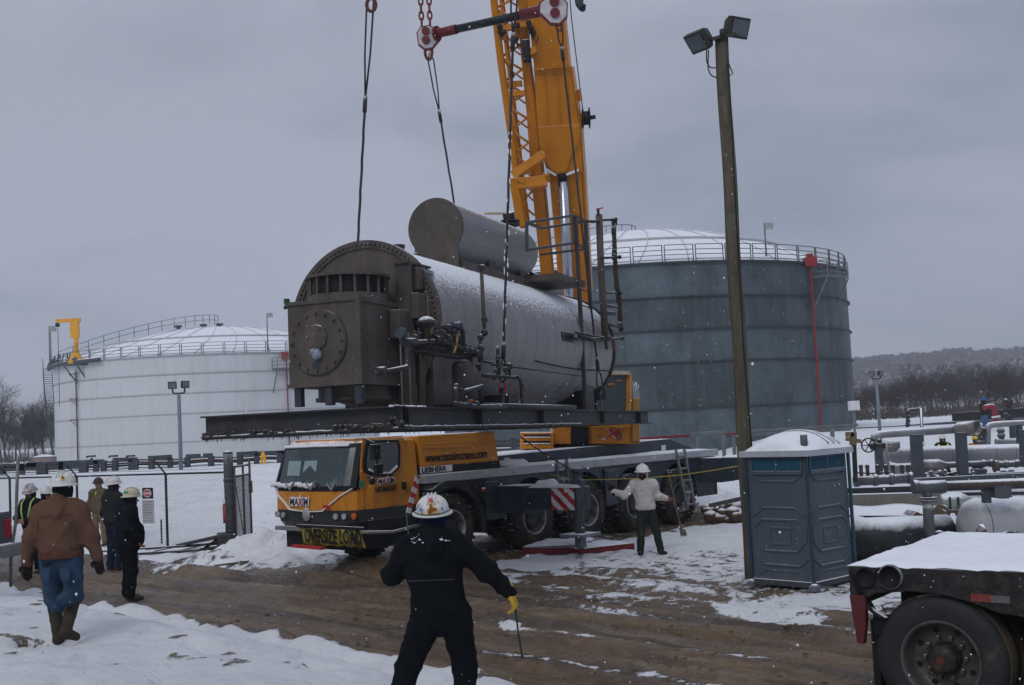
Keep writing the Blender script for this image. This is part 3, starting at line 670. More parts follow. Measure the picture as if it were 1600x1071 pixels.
# --- chassis and side skirts
mb = MB(); mb.box(-1.0, 9.4, .55, 2.35, .72, 1.58); mb.box(-1.3, 9.3, .8, 2.1, .5, .9)
for x in AX: mb.cyl((x, .4, WR), (x, 2.5, WR), .16)
mb.build('chassis', DARK, crane)
for yy, nm in ((.06, 'side_skirt'), (2.80, 'side_skirt')):
    mb = MB(); poly = [(9.42, 1.57), (9.42, .62)]
    def arch(xc, r, a0=PI, a1=0): return [(xc+r*math.cos(a), WR+r*math.sin(a)) for a in [a0+(a1-a0)*i/10 for i in range(11)]]
    pts = []
    for x in reversed(AX[1:]): pts += [(x+.80*math.cos(a), WR+.84*math.sin(a)) for a in [PI*i/12 for i in range(13)]]
    pl = [(9.45, 1.57), (9.45, .60), (8.62, .60)]+pts+[(1.1, .95), (1.0, 1.57)]
    mb.prism([(x, yy, z) for x, z in pl], (0, .05, 0)); mb.build(nm, NAVY, crane)
mb = MB(); mb.box(9.30, 9.46, .06, 2.86, .62, 1.57); mb.build('rear_panel', NAVY, crane)
mb = MB(); mb.box(4.86, 5.30, .0, .10, .70, 1.50); mb.box(4.93, 5.23, -.012, 0, 1.15, 1.46); mb.build('tool_locker', NAVY, crane, .01)
mb = MB()   # front mudguard and blue-grey locker behind wheel one
pts = [(.80*math.cos(a)-.0, WR+.80*math.sin(a)) for a in [PI*i/16 for i in range(-1, 15)]]; po = [(.93*math.cos(a), WR+.95*math.sin(a)) for a in [PI*i/16 for i in range(-1, 15)]]
for i in range(len(pts)-1): mb.prism([(pts[i][0], -.03, pts[i][1]), (po[i][0], -.03, po[i][1]), (po[i+1][0], -.03, po[i+1][1]), (pts[i+1][0], -.03, pts[i+1][1])], (0, .6, 0))
mb.prism([(-.72, .02, 1.3), (-.3, .02, 1.58), (1.05, .02, 1.58), (1.0, .02, 1.05), (.62, .02, 1.46), (-.62, .02, 1.40)], (0, .3, 0)); mb.build('front_mudguard', DARK, crane)
mb = MB(); mb.box(.98, 1.36, .0, .6, .72, 1.5); mb.build('side_locker', NAVY, crane, .015)
mb = MB(); mb.ball((.86, -.06, 1.36), .05, 8); mb.build('side_marker_lamp', M('amber_lens', (.35, .07, .02), .3, snow=(.3, .6, .1)), crane)
# --- deck
mb = MB(); mb.box(-.68, 9.47, -.03, .85, 1.585, 1.75); mb.box(-.68, 9.47, 2.05, 2.93, 1.585, 1.75); mb.build('deck_edge', ALU, crane, .012)
mb = MB(); mb.prism([(1.35, .62, 1.6), (1.35, .62, 1.98), (8.3, .62, 2.08), (9.35, .62, 1.80), (9.35, .62, 1.6)], (0, 1.7, 0)); mb.build('deck_box', NAVY, crane, .02)
def snowlump(x0, x1, y0, y1, z, h, seed, nx=24, ny=5):
    mb = MB(); vs = []
    for j in range(ny+1):
        for i in range(nx+1):
            x = x0+(x1-x0)*i/nx; y = y0+(y1-y0)*j/ny; e = min(1, min(i, nx-i)/1.5, min(j, ny-j)/1.0) ; zz = z+max(.0, h*e*(.75+.5*noise.noise(V((x*2.2+seed, y*3, seed)))))
            vs.append((x, y, zz+.004))
    mb.add(vs, [(j*(nx+1)+i, j*(nx+1)+i+1, (j+1)*(nx+1)+i+1, (j+1)*(nx+1)+i) for j in range(ny) for i in range(nx)], True); return mb
mb = MB()
for k, (a, b, c0, d0, z) in enumerate(((1.6, 9.3, -.02, .60, 1.75), (8.3, 9.4, .62, 2.3, 1.80))):
    q = snowlump(a, b, c0, d0, z, .05, k*7); mb.add(q.v, q.f, True)
mb.build('deck_snow', SNOWM, crane)
mb = MB(); q = snowlump(1.7, 2.6, .15, .5, 1.78, .14, 3, 10, 4); mb.add(q.v, q.f, True); mb.build('deck_snow', SNOWM, crane)
mb = MB()
for x in (2.2, 7.9): mb.box(x, x+.16, .588, .615, 1.80, 1.93)
mb.build('lashing_eyes', WHITE, crane)
# --- engine cover behind the cab
EN = M('cover_yellow', (.60, .225, .012), .4, var=.08, scale=1, snow=(.8, .93, .2), dirt=(.1, 2))
a, b, c, d = CL(652, 683, .2), CL(773, 679, .2), CL(780, 725, .2), CL(657, 734, .2)
mb = MB(); z0 = 1.90; mb.prism([(a.x, .2, 2.52), (b.x, .2, 2.52), (c.x, .2, z0), (d.x, .2, z0)], (0, 2.3, 0)); ec = mb.build('engine_cover', EN, crane, .03)
mb = MB(); mb.prism([(d.x, .19, 1.76), (c.x+.02, .19, 1.76), (c.x, .19, z0), (d.x, .19, z0)], (0, 2.3, 0)); mb.build('cover_base', BLACK, crane)
mb = MB(); mb.box(a.x+.1, b.x-.2, .183, .2, 2.33, 2.345); mb.prism([(d.x+.05, .17, 2.30), (a.x+.5, .17, 2.30), (a.x+.58, .17, 2.27), (c.x-.1, .17, 2.27), (c.x-.1, .17, 2.25), (a.x+.56, .17, 2.25), (d.x+.05, .17, 2.28)], (0, .03, 0)); mb.build('cover_crease', EN, ec)
BLK = M('lettering_black', (.006, .006, .008), .5)
p = CL(664, 720, .18); q = CL(772, 713, .18); text('www.maximcrane.com', .25, 'web_address_lettering', BLK, ec, (p.x, .165, 1.99), (1, 0, 0), (0, 0, 1), sx=(q.x-p.x)/2.62, shear=.15)
p = CL(658, 735, .18); q = CL(704, 731, .18); 
mb = MB(); mb.box(p.x-.03, q.x+.04, .17, .182, 1.775, 1.905); mb.build('maker_plate', WHITE, ec)
text('LIEBHERR', .145, 'maker_lettering', BLK, ec, (p.x, .166, 1.792), (1, 0, 0), (0, 0, 1), sx=(q.x-p.x)/.74)
# --- driver's cab : plan outline lofted through levels
def plan(ins, dx): return [(-.74, .12+ins), (-1.9+dx, .12+ins), (-2.22+dx, .2+ins), (-2.36+dx, .45), (-2.43+dx, 1.0), (-2.45+dx, 1.45), (-2.43+dx, 1.9), (-2.36+dx, 2.45), (-2.22+dx, 2.68-ins), (-1.9+dx, 2.76-ins), (-.74, 2.76-ins)]
lev = [(.80, .12, .22), (.98, .03, .05), (1.21, 0, .0), (1.56, 0, .02), (1.66, .01, .03), (2.36, .06, .24), (2.44, .08, .30), (2.50, .16, .42)]
CABM = [YEL, M('cab_lower_grey', (.035, .038, .043), .5, dirt=(.3, 4)), FGLASS, BLACK, MATS['fresh_snow']]
mb = MB(); vs = []; K = 11
for z, ins, dx in lev: vs += [(x, y, z) for x, y in plan(ins, dx)]
for j in range(len(lev)-1):
    for i in range(K):
        i2 = (i+1) % K; z = (lev[j][0]+lev[j+1][0])/2
        mi = 1 if z < 1.21 else 0
        if 1.56 < z < 2.44 and 2 <= i <= 7: mi = 2 if (1.66 < z < 2.36) and 3 <= i <= 6 else 3
        if 1.56 < z < 2.44 and i in (2, 7): mi = 2 if 1.66 < z < 2.36 else 3
        mb.mi = mi; mb.add([vs[j*K+i], vs[j*K+i2], vs[(j+1)*K+i2], vs[(j+1)*K+i]], [(0, 1, 2, 3)], False)
mb.mi = 0; mb.add([vs[(len(lev)-1)*K+i] for i in range(K)], [tuple(range(K))]); mb.mi = 1; mb.add([vs[i] for i in range(K)], [tuple(range(K-1, -1, -1))])
for f in range(len(mb.f)): mb.f[f] = tuple(reversed(mb.f[f]))
cab = mb.build('driver_cab', CABM, crane)
mb = MB()   # pillars at the corners, frame lines of the windscreen
def cabpt(i, z):
    for j in range(len(lev)-1):
        if lev[j][0] <= z <= lev[j+1][0]+1e-6:
            t = (z-lev[j][0])/(lev[j+1][0]-lev[j][0]); P0 = plan(lev[j][1], lev[j][2])[i]; P1 = plan(lev[j+1][1], lev[j+1][2])[i]; return V((P0[0]*(1-t)+P1[0]*t, P0[1]*(1-t)+P1[1]*t, z))
mb.bar(cabpt(2, 1.60)+V((-.02, .03, 0)), cabpt(2, 2.42)+V((-.02, .03, 0)), .13, .16); mb.bar(cabpt(8, 1.60)+V((-.02, -.03, 0)), cabpt(8, 2.42)+V((-.02, -.03, 0)), .10, .12)
mb.build('pillar', BLACK, cab)
mb = MB()   # row of snow resting at the foot of the windscreen and at its top
for y in [1.0+.07*k for k in range(21)]: mb.ball((-2.425+.05*(y-1.4)**2*.6, y+.2, 1.685+.015*math.sin(y*9)), .045, 8, (.45, 1, .9+.5*math.sin(y*14)**2))
for y in [.5+.1*k for k in range(20)]: mb.ball((-2.15, y, 2.41), .07, 8, (.6, 1, .45))
mb.build('windscreen_snow', SNOWM, cab)
for y in (1.9, 1.25, .62):
    mb = MB(); mb.bar((-2.47, y, 1.60), (-2.45, y+.16, 1.72), .022); mb.bar((-2.47, y, 1.60), (-2.45, y-.10, 1.74), .035); mb.build('wiper', M('wiper_snow', (.25, .25, .27), .6), cab)
mb = MB(); mb.box(-2.0, -.80, .45, 2.3, 2.5, 2.53); mb.build('roof_hatch', YEL, cab)
# interior seen through: pale rear windows
mb = MB(); 
for y0, y1 in ((1.75, 2.15), (1.25, 1.65)): 
    o = cabpt(5, 2.0); mb.prism([(-2.335, y0, 1.86), (-2.335, y1, 1.86), (-2.27, y1, 2.14), (-2.27, y0, 2.14)], (-.012, 0, 0))
mb.build('rear_window_seen_through', M('window_pale', (.24, .33, .33), .3), cab)
# door with window, handle, mirrors
def sidepoly(uv, y, th=.012):
    return [V((CL(u, v, y).x, y, CL(u, v, y).z)) for u, v in uv], V((0, th, 0))
mb = MB(); pl, e = sidepoly([(574, 688), (623, 687), (626, 700), (625, 731), (612, 744), (585, 745), (570, 738), (568, 724), (571, 703)], .125, .05); mb.prism(pl, e); dw = None
door = MB(); pq, e2 = sidepoly([(567, 686), (631, 684), (634, 700), (634, 787), (567, 795.5), (563, 740)], .155, .03); door.prism(pq, e2); dr = door.build('cab_door', YEL, cab, .008)
mb.build('door_window_frame', BLACK, dr, .01)
mb = MB(); cx = sum((p for p in pl), V())/len(pl); mb.prism([cx+(p-cx)*.86+V((0, -.012, 0)) for p in pl], (0, .02, 0)); mb.build('door_glass', GLASS, dr)
mb = MB(); pl2 = [cx+(p-cx)*.80+V((0, -.03, 0)) for p in pl]
for i in (3, 4, 5): mb.bar(pl2[i], pl2[i+1], .03, .035)
mb.build('window_snow', SNOWM, dr)
mb = MB(); a = CL(632, 757, .08); mb.box(a.x-.03, a.x+.04, .07, .15, a.z-.1, a.z+.05); mb.build('door_handle', BLACK, dr)
mir = MB(); a = CL(588, 703, -.25); mir.box(a.x-.10, a.x+.06, -.30, -.18, a.z-.18, a.z+.10); a2 = CL(591, 733, -.2); mir.box(a2.x-.09, a2.x+.07, -.26, -.16, a2.z-.09, a2.z+.09)
mir.bar((a.x, -.22, a.z+.1), (a2.x, -.2, a2.z-.12), .03); mir.bar((a.x, -.22, a.z+.12), (a.x, .12, a.z+.22), .03); mir.bar((a2.x, -.2, a2.z-.12), (a2.x, .12, a2.z-.16), .03)
a3 = CL(580, 752, -.1); mir.ball((a3.x, -.12, a3.z), .07, 8); mir.build('wing_mirror', BLACK, cab, .01)
# lettering on the cab
LW = M('lettering_white', (.75, .75, .77), .5); LR = M('lettering_red', (.45, .01, .03), .5)
def logo(parent, loc, xd, nrm, s):
    s *= .80
    xd = V(xd); nrm = V(nrm); L = V(loc)
    mb = MB(); ux = xd*s; uz = V((0, 0, 1))*s
    mb.prism([L-ux*.06-uz*.06, L+ux*2.78-uz*.06, L+ux*2.90+uz*.74, L+ux*.06+uz*.74], nrm*.004); mb.build('logo_plate', LW, parent)
    o = L+nrm*.006
    text('MA', .92*s, 'logo_lettering', BLK, parent, o, xd, (0, 0, 1), sx=.95, shear=.18, ext=.002); text('X', .92*s, 'logo_lettering', LR, parent, o+ux*1.27+nrm*.006, xd, (0, 0, 1), sx=.9, shear=.18, ext=.002)
    text('IM', .92*s, 'logo_lettering', BLK, parent, o+ux*1.86, xd, (0, 0, 1), sx=.85, shear=.18, ext=.002)
    mb = MB(); mb.prism([L+ux*1.35+uz*.72+nrm*.006, L+ux*1.75+uz*1.05+nrm*.006, L+ux*1.6+uz*.6+nrm*.006], nrm*.003); mb.build('logo_flash', LW, parent)
p = CF(471, 783, -2.455); logo(cab, (-2.462, 1.93, 1.30), (0, -1, 0), (-1, 0, 0), .27)
p = CL(590, 757, .1); logo(dr, (p.x, .10, p.z), (1, 0, 0), (0, -1, 0), .19)
p = CL(586, 769, .1); q = CL(628, 766, .1); text('1-877-MAX-LIFT', .135, 'phone_lettering', BLK, dr, (p.x, .10, p.z-.01), (1, 0, 0), (0, 0, 1), sx=(q.x-p.x)/1.15)
text('Crane Works', .06, 'small_lettering', BLK, dr, (p.x+.17, .10, p.z+.12), (1, 0, 0), (0, 0, 1))
text('9400', .13, 'unit_number', LR, cab, (-2.415, .98, 1.225), (-.2, -1, 0), (0, 0, 1), sx=1.1)
mb = MB(); mb.box(p.x+.25, p.x+.95, .135, .15, 1.13, 1.19); mb.build('warning_strip', M('faded_pink', (.55, .18, .2), .5), dr)
mb = MB(); mb.box(p.x-.33, p.x-.22, .135, .15, 1.62, 1.75); mb.build('green_sticker', M('sticker_green', (.05, .25, .12), .5), dr)
# white chevron on the nose
mb = MB()
def nose(y, z): 
    pts = [(0.2, -2.22), (.45, -2.36), (1.0, -2.43), (1.45, -2.45), (1.9, -2.43), (2.45, -2.36), (2.68, -2.22)]
    for i in range(6):
        if pts[i][0] <= y <= pts[i+1][0]: t = (y-pts[i][0])/(pts[i+1][0]-pts[i][0]); return V((pts[i][1]*(1-t)+pts[i+1][1]*t-.012, y, z))
    return V((-2.25, y, z))
ch = [(2.6, 1.62), (2.45, 1.5), (2.2, 1.36), (1.98, 1.22), (1.7, 1.20), (1.45, 1.19), (1.2, 1.19), (.95, 1.2), (.75, 1.32), (.5, 1.47), (.24, 1.62)]
for i in range(len(ch)-1): mb.bar(nose(*ch[i]), nose(*ch[i+1]), .02, .04, up=(1, 0, 0))
mb.build('nose_stripe', LW, cab)
# headlamps, badge, step, bumper
for y in (2.45, 2.25, .62, .42): mb = MB(); a = nose(y, 1.10); mb.cyl(a+V((.03, 0, 0)), a+V((-.015, 0, 0)), .055, n=14); mb.build('headlamp', M('lamp_glass', (.35, .37, .40), .15, spec=.9), cab)
for y in (2.62, .25): mb = MB(); a = nose(y, 1.10); mb.cyl(a+V((.03, 0, 0)), a+V((-.015, 0, 0)), .06, n=12, ); mb.build('indicator', M('amber', (.5, .12, .02), .3), cab)
mb = MB(); mb.ball((-2.46, 1.42, 1.13), .13, 10, (.3, 1, 1)); mb.build('badge', ALU, cab)
mb = MB(); mb.tube([(-2.2, .12, .80), (-1.5, .05, .74), (-.85, .05, .80)], .035); mb.bar((-2.35, .3, .84), (-2.3, 2.6, .84), .1, .08); mb.build('bumper_step', M('step_grey', (.18, .18, .19), .6, snow=(.7, .85, .1)), crane)
mb = MB(); mb.box(-2.15, -.7, .35, 2.5, .45, .82); mb.box(-2.25, -1.9, 1.2, 1.7, .5, .85); mb.build('front_underframe', BLACK, crane)
mb = MB(); mb.box(-2.0, -.85, .14, .19, .82, 1.0); mb.build('step_well', BLACK, cab)
# OVERSIZE LOAD banner
bx = -2.5; TLc, TRc = CF(467, 824, bx), CF(566, 829, bx); BRc, BLc = CF(571, 856, bx), CF(476, 851, bx)
mb = MB(); nb = 18; vs = []
for j in range(5):
    for i in range(nb+1):
        a = TLc.lerp(TRc, i/nb); b = BLc.lerp(BRc, i/nb); p = a.lerp(b, j/4); p.x += .025*math.sin(i*.9+j)+.012*math.sin(i*2.3); p.z += .01*math.sin(i*1.7)*(j > 3); vs.append(p)
mb.add(vs, [(j*(nb+1)+i, j*(nb+1)+i+1, (j+1)*(nb+1)+i+1, (j+1)*(nb+1)+i) for j in range(4) for i in range(nb)], True)
bn = mb.build('oversize_load_banner', M('banner_yellow', (.36, .285, .035), .8, dirt=(.55, 5)), crane); sm = bn.modifiers.new('s', 'SOLIDIFY'); sm.thickness = .006
bd = (TRc-TLc).normalized(); bu = (TLc-BLc); bu.x = 0
text('OVERSIZE', .36, 'banner_lettering', BLK, bn, BLc.lerp(BRc, .04)+V((-.055, 0, .06)), bd, (0, 0, 1), sx=.62); text('LOAD', .36, 'banner_lettering', BLK, bn, BLc.lerp(BRc, .62)+V((-.055, 0, .06)), bd, (0, 0, 1), sx=.66)
mb = MB(); mb.bar(TLc+V((0, .05, .03)), TRc+V((0, -.05, .03)), .05); mb.build('banner_rail', BLACK, bn)
mb = MB(); a, b = CF(459, 853, -2.7), CF(505, 857, -2.7); mb.bar(a, b, .12, .05); mb.build('red_tow_bar', RED, crane)
# red-white marker board by wheel one
def stripes(parent, P0, P1, P2, P3, n, nrm, nm='warning_board'):
    """parallelogram P0(bl) P1(br) P2(tr) P3(tl) of diagonal red and white"""
    mb = MB(); N = 22; vs = []
    for j in range(N+1):
        for i in range(N+1): vs.append((P0.lerp(P1, i/N)).lerp(P3.lerp(P2, i/N), j/N)+nrm*.01)
    for j in range(N):
        for i in range(N): mb.mi = int(((i+.5)/N*n+(j+.5)/N*n*.85)) % 2; mb.add([vs[j*(N+1)+i], vs[j*(N+1)+i+1], vs[(j+1)*(N+1)+i+1], vs[(j+1)*(N+1)+i]], [(0, 1, 2, 3)])
    o = mb.build(nm, [RED, WHITE], parent); s = o.modifiers.new('s', 'SOLIDIFY'); s.thickness = .01; s.offset = 1; return o
a, b, c, d = CL(635, 801, -.2), CL(642, 803, -.2), CL(656, 750, -.2), CL(650, 744, -.2); 
mb = MB(); N = 7
for i in range(N):
    mb.mi = i % 2; mb.prism([a.lerp(d, i/N), b.lerp(c, i/N), b.lerp(c, (i+1)/N), a.lerp(d, (i+1)/N)], (0, .02, 0))
mb.build('marker_board', [WHITE, RED], crane)
mb = MB(); g = CL(643, 838, -.2); mb.bar(a+V((.02, .03, 0)), V((a.x+.05, -.18, g.z)), .02); mb.build('marker_board_pole', GALV, crane)
# --- outriggers
def outrigger(x0, near, far, chev, parent=crane):
    og = empty('outrigger', (x0, 0, 0), 0, parent)
    mb = MB(); mb.box(-.28, .28, -.75, 2.0, .84, 1.40); mb.build('outrigger_box', NAVY, og, .015)
    mb = MB(); mb.box(-.22, .22, near, -.6, .92, 1.36); mb.build('outrigger_beam', NAVY, og, .015)
    mb = MB(); q = snowlump(-.21, .21, near, -.7, 1.36, .07, 5, 5, 14); mb.add(q.v, q.f, True); q = snowlump(-.1, .2, -1.3, -.8, 1.40, .12, 9, 5, 8); mb.add(q.v, q.f, True); mb.build('outrigger_snow', SNOWM, og)
    mb = MB(); mb.cyl((0, near+.14, 1.66), (0, near+.14, .45), .10, n=14); mb.cyl((0, near+.14, .5), (0, near+.14, .16), .06, n=12); mb.cyl((0, near+.14, 1.66), (0, near+.14, 1.72), .12); mb.box(-.07, .07, near+.0, near+.3, 1.0, 1.5); mb.build('jack', GALVD, og)
    mb = MB(); mb.box(-.3, .3, near-.14, near+.42, .40, .46); mb.bar((0, near+.14, .43), (0, near+.14, .18), .16); mb.build('jack_plate', GALV, og)
    if chev:
        n = V((-1, 0, 0)); X = -.235
        stripes(og, V((X, near+.62, .93)), V((X, near+.04, .93)), V((X, near+.04, 1.35)), V((X, near+.62, 1.35)), 3.6, n)
        mb = MB(); mb.cyl((X-.02, near+.42, 1.12), (X, near+.42, 1.12), .05); mb.build('board_hole', BLACK, og)
    return og
outrigger(1.62, -2.05, 0, True)
mb = MB(); r2 = empty('outrigger', (9.0, 0, 0), 0, crane); mb.box(-.3, .3, -.6, 2.3, .95, 1.56); mb.box(-.23, .23, -1.75, -.5, 1.0, 1.56); mb.build('outrigger_beam', NAVY, r2, .015)
mb = MB(); mb.box(-.2, .2, -1.95, -1.65, .95, 1.75); mb.cyl((0, -1.8, .95), (0, -1.8, .25), .08); mb.box(-.35, .35, -2.15, -1.5, .25, .31); mb.build('jack', NAVY, r2)
mb = MB(); q = snowlump(-.22, .22, -1.6, -.55, 1.56, .07, 5, 5, 14); mb.add(q.v, q.f, True); mb.build('outrigger_snow', SNOWM, r2)
# --- ladders
def ladder(nm, uvs, y, parent, rungs):
    mb = MB(); (a, b, c, d) = [CL(u, v, yy) for (u, v), yy in zip(uvs, y)]; mb.bar(a, b, .045, .06); mb.bar(c, d, .045, .06)
    for i in range(rungs): t = (i+.6)/rungs; mb.bar(a.lerp(b, t), c.lerp(d, t), .035, .05)
    return mb.build(nm, GALV, parent)
ladder('rear_ladder', [(1056, 703), (1074, 797), (1069, 702), (1086, 795)], (-.02, -.28, -.02, -.28), crane, 5)
ladder('side_ladder', [(870, 719), (874, 775), (885, 718), (890, 775)], (-.03, -.10, -.03, -.10), crane, 3)

# ================================================================ SUPERSTRUCTURE AND BOOM (child parts, measured in world space)
def WB(): m = MB(); m.X = CI; return m
YF = 28.0
def fb(mb, u0, v0, u1, v1, Y, dep):
    a, b, c, d = W(u0, v1, Y), W(u1, v1, Y), W(u1, v0, Y), W(u0, v0, Y); mb.prism([a, b, c, d], (0, dep, 0)); return mb
mb = WB(); mb.lathe([(0, 0), (1.15, 0), (1.15, .22), (0, .22)], W(900, 700, YF+1.2), (0, 0, 1), 32, False); mb.build('slewing_ring', BLACK, crane)
sf = MB; mb = WB(); fb(mb, 864, 662, 1000, 694, YF, 2.4); ss = mb.build('superstructure_frame', YEL, crane, .02)
mb = WB(); fb(mb, 892, 667, 920, 694, YF-.03, .05); mb.cyl(W(906, 681, YF-.12), W(906, 681, YF+.1), .19, n=20); mb.build('winch', BLACK, ss)
mb = WB(); fb(mb, 813, 676, 865, 702, YF-.35, 1.3); lv = mb.build('radiator_housing', YEL, ss, .015)
for v in (679, 689): mb = WB(); fb(mb, 818, v, 860, v+3.2, YF-.37, .05); mb.build('louvre', BLACK, lv)
for v in (682.6, 692.6): mb = WB(); fb(mb, 818, v, 860, v+1.3, YF-.40, .06); mb.build('louvre_snow', SNOWM, lv)
mb = WB(); fb(mb, 924, 668, 983, 692, YF-.06, .08); sp = mb.build('side_panel', YEL, ss, .01)
p = W(943, 684.5, YF-.09); text('X', .36, 'logo_lettering', LW, sp, CI@(p+V((-.03, 0, -.03))), CI.to_3x3()@V((1, 0, -.0)), (0, 0, 1), sx=1.5, shear=.25); text('X', .30, 'logo_lettering', LR, sp, CI@(p+V((.03, -.012, -.01))), CI.to_3x3()@V((1, 0, 0)), (0, 0, 1), sx=1.5, shear=.25)
mb = WB(); p = W(967, 680, YF-.1); mb.tube([p+V((.02*math.sin(a)-.02, 0, .11*math.cos(a))) if 0 else p+V((.055*math.sin(a), 0, .10*math.cos(a)-.02)) for a in [i*PI/8 for i in range(17)]], .018, 6); mb.build('hook_emblem', M('emblem_violet', (.12, .05, .12), .5), sp)
# crane operator's cab
OC = empty('operator_cab', (0, 0, 0), 0, crane)
def cabframe(u0, u1, v0, v1, Y, dep):
    mb = WB(); A = [W(u0, v1, Y), W(u1, v1, Y), W(u1+1, v0, Y+.1), W(u0+1, v0, Y+.1)]; B = [p+V((0, dep, 0)) for p in A]
    for i in range(4): mb.bar(A[i], A[(i+1) % 4], .09); mb.bar(B[i], B[(i+1) % 4], .09); mb.bar(A[i], B[i], .09)
    mb.build('cab_frame', YEL, OC)
    mb = WB(); mb.prism(A, (0, dep, 0)); g = mb.build('cab_glazing', GLASS, OC)
    return A
A = cabframe(926, 982, 584, 652, YF-.35, 1.3)
mb = WB(); fb(mb, 924, 580, 984, 585.5, YF-.4, 1.5); mb.build('cab_roof', M('roof_light_grey', (.4, .36, .30), .6, snow=SN), OC)
mb = WB(); fb(mb, 924, 652, 986, 668, YF-.35, 1.5); mb.build('cab_base', YEL, OC)
mb = WB(); p = W(955, 601, YF-.3); mb.ball(p, .07, 8, (1.6, 1, .6)); mb.ball(p+V((.18, 0, .08)), .06, 8, (1.5, 1, .5)); mb.build('things_in_cab', M('cab_clutter', (.30, .16, .08), .7), OC)
mb = WB(); fb(mb, 988, 622, 999, 690, YF-.1, .5); mb.build('yellow_post', ORANGE, ss, .01)
mb = WB()
for i in range(7): p = W(990+i*1.3, 624, YF+.1+.03*i); mb.tube([p, p+V((.03*math.sin(i*2), 0, .18)), p+V((.06*math.sin(i*3), .02, .38+.04*math.cos(i*2)))], .018, 5)
mb.build('rolled_cable_bundle', M('cable_white', (.5, .5, .53), .6), ss)
# boom plane: leans toward the load as it rises
def BP(u, v, off=0.): return W(u, v, 28.3-2.4*(520-v)/450.+off)
def slab(mb, pts, dep, off=0.):
    P = [BP(u, v, off) for u, v in pts]; mb.prism(P, V((.12, .93, .28))*dep); return mb
BM = M('boom_yellow', (.52, .185, .009), .38, var=.2, scale=.9, snow=(.6, .9, .2), dirt=(.15, 1.5), dirtc=(.30, .15, .03), streak=(.3, 3, (.30, .13, .03)))
mb = WB(); slab(mb, [(836, 120), (891, 120), (879, 0), (856, -300), (798, -300), (823, 0)], .85, .12); bo = mb.build('boom', BM, crane, .012)
mb = WB(); slab(mb, [(856, 275), (910, 270), (905, 200), (889, 104), (834, 108), (838, 170), (842, 215), (843, 228)], 1.0, .02); slab(mb, [(874, 460), (920, 460), (908, 262), (857, 262)], 1.0, .06); slab(mb, [(876, 640), (930, 640), (920, 455), (874, 455)], 1.0, .06); mb.build('boom_section', BM, bo, .012)
mb = WB(); slab(mb, [(869.5, 271), (884, 270), (893, 241), (905, 225), (905, 195), (840, 199), (843, 228), (851, 250), (860, 264)], .06, -.05); mb.build('boom_foot_plate', BM, bo, .006)
mb = WB(); slab(mb, [(834, 110), (889.5, 105), (889, 101.5), (833.5, 106)], .1, -.06); slab(mb, [(887, 105), (893.5, 104), (908.5, 200), (912.5, 262), (907, 262), (903, 200)], .9, .1); slab(mb, [(909, 262), (913, 262), (924, 460), (920, 460)], .9, .12); mb.build('boom_side_rail', BM, bo)
mb = WB(); slab(mb, [(852, 266), (869, 276), (869, 273), (853, 263)], .8, -.1); slab(mb, [(885, 275), (904, 268), (904, 264.5), (885, 271.5)], .8, -.1); mb.build('boom_snow_ledge', SNOWM, bo)
mb = WB()
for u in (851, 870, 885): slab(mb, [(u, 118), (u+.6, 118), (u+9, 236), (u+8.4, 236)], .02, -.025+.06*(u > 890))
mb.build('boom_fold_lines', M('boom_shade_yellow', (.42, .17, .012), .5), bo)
mb = WB(); 
for i, u in enumerate((839, 843, 847, 851, 865, 869, 874, 880)): slab(mb, [(u, 117.6), (u+2.2, 117.4), (u+2.2, 116.4), (u, 116.6)], .02, -.03)
mb.build('boom_stencil', BLK, bo)
mb = WB(); a, b = BP(880, 283, .0), BP(894, 560, .0); mb.cyl(a, b, .125, n=24); lc = mb.build('luffing_cylinder', M('cylinder_chrome', (.42, .44, .5), .22, metal=.85, var=.1), crane)
mb = WB(); mb.cyl(BP(893.5, 548, 0), BP(898, 660, 0), .2, n=20); mb.build('cylinder_barrel', YEL, lc)
mb = WB(); mb.cyl(BP(874, 277, -.05), BP(884, 277, -.05), .09, n=12); slab(mb, [(873, 292), (877, 292), (876, 272), (872, 272)], .2, -.1); slab(mb, [(882, 292), (886, 292), (885, 272), (881, 272)], .2, -.1); mb.build('cylinder_clevis', BLACK, lc)
# stowed lattice jib beside the boom
LT = M('lattice_yellow', (.52, .19, .011), .4, var=.1, snow=(.7, .9, .2)); 
mb = WB(); slab(mb, [(845, 432), (864.5, 432), (851, 290), (838, 170), (826, 80), (812, -300), (794, -300), (813, 80), (822, 170), (831, 290)], .42, .25); lj = mb.build('jib_box_beam', BM, crane, .01)
def chord(pts, r, off, nm):
    mb = WB(); mb.tube([BP(u, v, off) for u, v in pts], r, 8); return mb.build(nm, LT, lj)
LC = [(736, -300), (771.5, 0), (783, 100), (800, 220), (814, 330), (818, 356)]; LB = [(757, -300), (784, 0), (795, 100), (809, 220), (822, 330), (825, 352)]
chord(LC, .085, .1, 'lattice_chord'); chord(LB, .06, .75, 'lattice_chord')
def on(L, v):
    for i in range(len(L)-1):
        if L[i][1] <= v <= L[i+1][1]: t = (v-L[i][1])/(L[i+1][1]-L[i][1]); return L[i][0]*(1-t)+L[i+1][0]*t
    return L[-1][0]
JB = [(794, -300), (813, 80), (822, 170), (831, 290), (841, 400)]
mb = WB(); v = -290; sgn = 0
while v < 335:
    a, b = (LC, JB) if sgn == 0 else (JB, LC); mb.tube([BP(on(a, v), v, .15), BP(on(b, v+19), v+19, .15)], .028, 6); mb.tube([BP(on(LB, v), v, .75), BP(on(JB, v+15), v+15, .6)], .022, 5) if sgn else mb.tube([BP(on(LC, v), v, .1), BP(on(LB, v+15), v+15, .75)], .022, 5)
    v += 19; sgn ^= 1
for vv in (45, 148, 270): mb.bar(BP(on(LC, vv), vv, .12), BP(on(JB, vv), vv-2, .12), .11)
mb.build('lattice_bracing', LT, lj)
